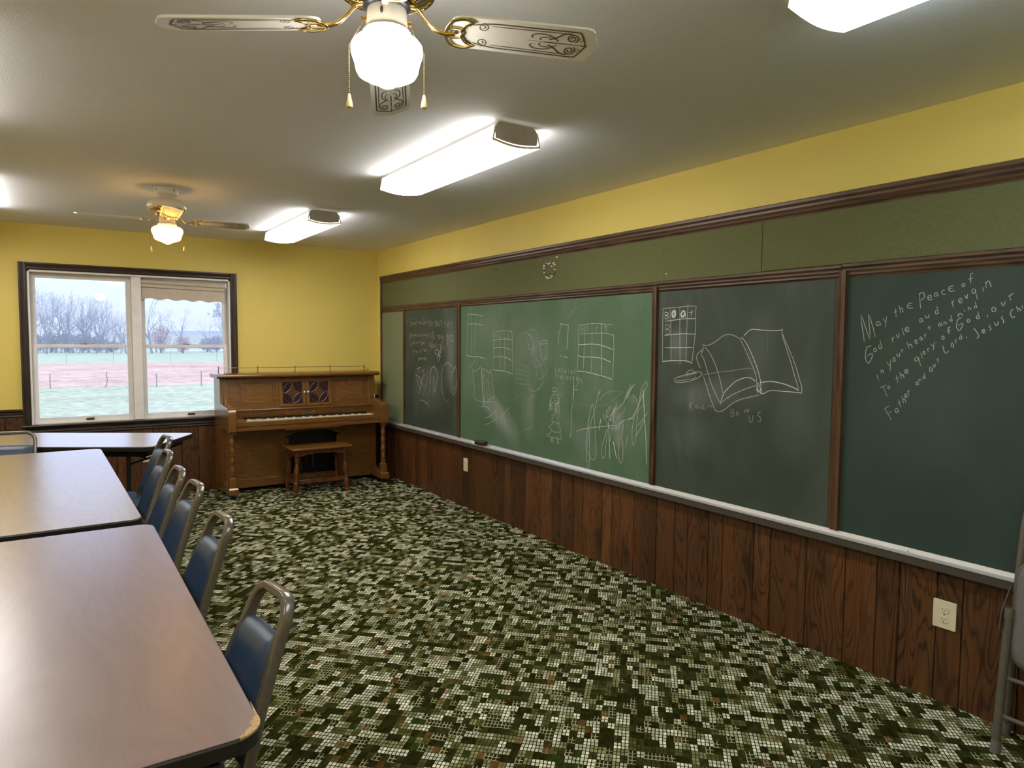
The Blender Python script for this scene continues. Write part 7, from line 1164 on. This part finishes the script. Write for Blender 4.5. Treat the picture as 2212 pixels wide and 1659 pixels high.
def bare_tree(seed, H, spread, r0, forks=3, levels=6, updraft=.35, trunk_frac=.28):
    rd = random.Random(seed); m = MB(); tips = []
    def seg(p, d, L, r, lv):
        n = 3; pts = [p]; rs = [r]; q = p; dd = d
        for k in range(n):
            dd = (dd + Vector((rd.gauss(0, .10), rd.gauss(0, .10), rd.gauss(0, .05)+updraft*.10))).normalized()
            q = q + dd*(L/n); pts.append(q); rs.append(r*(1-.38*(k+1)/n))
        sd = 5 if lv < 2 else 3
        vs = []; 
        for i, c in enumerate(pts):
            t_ = (pts[min(i+1, n)] - pts[max(i-1, 0)]).normalized()
            a = t_.orthogonal().normalized(); b = t_.cross(a)
            for j in range(sd):
                an = 2*PI*j/sd; v = c + a*(rs[i]*math.cos(an)) + b*(rs[i]*math.sin(an)); vs.append((v.x, v.y, v.z))
        m.add(vs, [(i*sd+j, i*sd+(j+1) % sd, (i+1)*sd+(j+1) % sd, (i+1)*sd+j) for i in range(n) for j in range(sd)])
        if lv >= levels or rs[-1] < .010: tips.append(pts[-1]); return
        kids = forks if lv else forks+1
        for c in range(kids):
            ang = rd.uniform(.25, .62)*spread if c else rd.uniform(.05, .2)
            ax = Vector((rd.gauss(0, 1), rd.gauss(0, 1), rd.gauss(0, 1))).cross(dd).normalized()
            nd = (Matrix.Rotation(ang, 3, ax) @ dd).normalized()
            nd = (nd + Vector((0, 0, updraft*.25))).normalized()
            start = pts[-1] if c < 2 else pts[2]
            seg(start, nd, L*rd.uniform(.62, .86), max(.014, rs[-1]*rd.uniform(.62, .84)), lv+1)
    seg(Vector((0, 0, 0)), Vector((rd.gauss(0, .04), 0, 1)), H*trunk_frac, r0, 0)
    return m, tips
protos = []
for k, a in enumerate([(1, 15, 1.5, .20, 3, 6, .50, .27), (2, 15, 1.3, .17, 3, 6, .75, .30), (5, 15, 1.6, .22, 3, 6, .35, .24), (8, 15, 1.2, .15, 3, 6, .8, .34)]):
    m, tips = bare_tree(*a)
    zmax = max(v[2] for v in m.v)
    m.v = [(v[0]*15/zmax, v[1]*15/zmax, v[2]*15/zmax) for v in m.v]
    protos.append(m)
meshes = {}
def plant(k, x, y, h, lab, mat='bark', grp='bare trees of the wood behind the fields', z=ZG, rot=None):
    key = (k, mat)
    if key not in meshes:
        o = protos[k].build('bare_tree', W[mat], smooth=False); meshes[key] = o.data
    else:
        o = bpy.data.objects.new('bare_tree', meshes[key]); COL.objects.link(o)
    o.location = (x, y, z-.1); s = h/15; o.scale = (s, s, s); o.rotation_euler = (0, 0, rnd.uniform(0, 6.28) if rot is None else rot)
    tag(o, lab, 'tree', grp)
LAB = 'bare grey tree in the hazy wood seen through the left upper pane'
x = -8.0; i = 0
while x < 13:
    h = 16.3 - .10*(x+8) + rnd.uniform(-1.2, .8)
    if x > 9.5: h *= .82
    plant(i % 4, x, 200+rnd.uniform(-12, 14), h, LAB); x += rnd.uniform(.65, 1.15); i += 1
for k in range(14):
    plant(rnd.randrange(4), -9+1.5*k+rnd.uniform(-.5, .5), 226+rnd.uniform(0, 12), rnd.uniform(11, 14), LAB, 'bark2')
plant(2, 18.2, 190, 15.8, 'tall spreading bare tree just right of the window mullion', grp=None, rot=.4)
plant(0, 21.0, 205, 14.0, 'second bare tree right of the mullion, behind the russet bush', grp=None, rot=2.2)
plant(1, 24.0, 215, 12.5, 'slim bare tree between the spreading tree and the barn', 'bark2', grp=None)
plant(2, 27.5, 205, 13.0, 'lone round topped bare tree before the barn', grp=None, rot=1.1)
plant(0, 33.2, 195, 9.5, 'low bare tree right of the barn', grp=None, rot=3.0)
plant(2, 36.2, 190, 12.0, 'bare tree behind the leafy oak at the right window edge', grp=None, rot=5.0)
plant(1, 13.4, 212, 9.5, 'small bare tree against the mullion, left side', 'bark2', grp=None)
# leafy oak at the right
m, tips = bare_tree(21, 15, 1.15, .30, 3, 5, .4, .27)
zm = max(v[2] for v in m.v); m.v = [(v[0]*15.5/zm, v[1]*15.5/zm, v[2]*15.5/zm) for v in m.v]
oak = thing('oak_tree', (38.2, 200, ZG-.1), 'dark oak still holding brown leaves at the right edge of the window', 'tree')
m.build('trunk_and_branches', W['bark'], oak, smooth=False)
lm = MB()
for tp in tips:
    if rnd.random() > .5: continue
    q = tp*(15.5/zm)
    for c in range(7):
        p = q + Vector((rnd.gauss(0, .28), rnd.gauss(0, .28), rnd.gauss(0, .2)))
        a = Vector((rnd.gauss(0, 1), rnd.gauss(0, 1), rnd.gauss(0, 1))).normalized()*.14; b = a.orthogonal().normalized()*.10
        lm.add([p-a-b, p+a-b, p+a+b, p-a+b], [(0, 1, 2, 3)])
tag(lm.build('leaves', W['leafdark'], oak, smooth=False), kind='stuff')
def bush(x, y, r, h, mat, lab, n=900, seed=3):
    rd = random.Random(seed); o = thing('bush', (x, y, ZG), lab, 'bush')
    st = MB()
    for k in range(26):
        a = rd.uniform(0, 2*PI); rr = rd.uniform(.2, .9)*r
        st.tube([(0+.1*math.cos(a), .1*math.sin(a), -.05), (rr*.5*math.cos(a), rr*.5*math.sin(a), h*.5), (rr*math.cos(a), rr*math.sin(a), h*rd.uniform(.7, 1))], .05, 4)
    st.build('stems', W['bark'], o, smooth=False)
    lm = MB()
    for k in range(n):
        u = Vector((rd.gauss(0, 1), rd.gauss(0, 1), rd.gauss(0, 1))).normalized()*rd.random()**.4
        p = Vector((u.x*r, u.y*r, h*.55 + u.z*h*.5)); 
        a = Vector((rd.gauss(0, 1), rd.gauss(0, 1), rd.gauss(0, 1))).normalized()*.16; b = a.orthogonal().normalized()*.12
        lm.add([p-a-b, p+a-b, p+a+b, p-a+b], [(0, 1, 2, 3)])
    tag(lm.build('leaves', mat, o, smooth=False), kind='stuff')
bush(21.0, 196, 2.6, 7.4, W['leaf'], 'tall russet leaved bush before the trees right of the mullion', 700, 3)
bush(25.4, 190, 2.2, 4.6, W['leaf'], 'lower russet bush right of the tall one', 500, 4)
for k, (x, h) in enumerate([(-6.5, 4.5), (-3, 5.2), (0.5, 4.8), (4, 5.0), (7.2, 4.2), (10.5, 3.0), (34.5, 4.0), (37.6, 4.6)]):
    bush(x, 208+k % 2*3, 2.4, h, W['bark2'], 'twiggy grey thicket %s' % ['at the far left foot of the wood', 'second from the left at the foot of the wood', 'third from the left at the foot of the wood', 'fourth from the left at the foot of the wood', 'fifth from the left at the foot of the wood', 'at the thin right end of the wood', 'left of the oak at the right window edge', 'under the oak at the right window edge'][k], 700, 20+k)
# barn
bz = ZG + 2.6
barn = thing('barn', (64, 420, bz), 'long low barn with a blue grey roof on the far hillside', 'barn', -.25)
MB().box(-17, 17, -5, 5, -1.5, 2.4).build('walls', W['barnwall'], barn, smooth=False)
MB().prism([(-5.8, 2.3), (5.8, 2.3), (0, 5.4)], 'x', -17.8, 17.8).build('roof', W['barnroof'], barn, smooth=False)
for k in range(5): MB().box(-13+6*k, -11.4+6*k, -5.15, -4.95, .2, 1.6).build('window', W['dark'], barn, smooth=False)

# ground mist over the far fields
vm = bpy.data.materials.new('ground_mist'); vm.use_nodes = True
vn, vl = vm.node_tree.nodes, vm.node_tree.links; vn.clear()
vo = vn.new('ShaderNodeOutputMaterial'); vs_ = vn.new('ShaderNodeVolumeScatter')
vs_.inputs['Color'].default_value = (.70, .82, 1.0, 1); vs_.inputs['Density'].default_value = .0042; vs_.inputs['Anisotropy'].default_value = .3
vl.new(vs_.outputs[0], vo.inputs['Volume'])
mist = MB().box(-300, 450, 90, 480, ZG-3, 34).build('mist', vm, smooth=False)
tag(mist, 'pale bluish mist lying over the far fields and the wood', 'mist', kind='stuff')
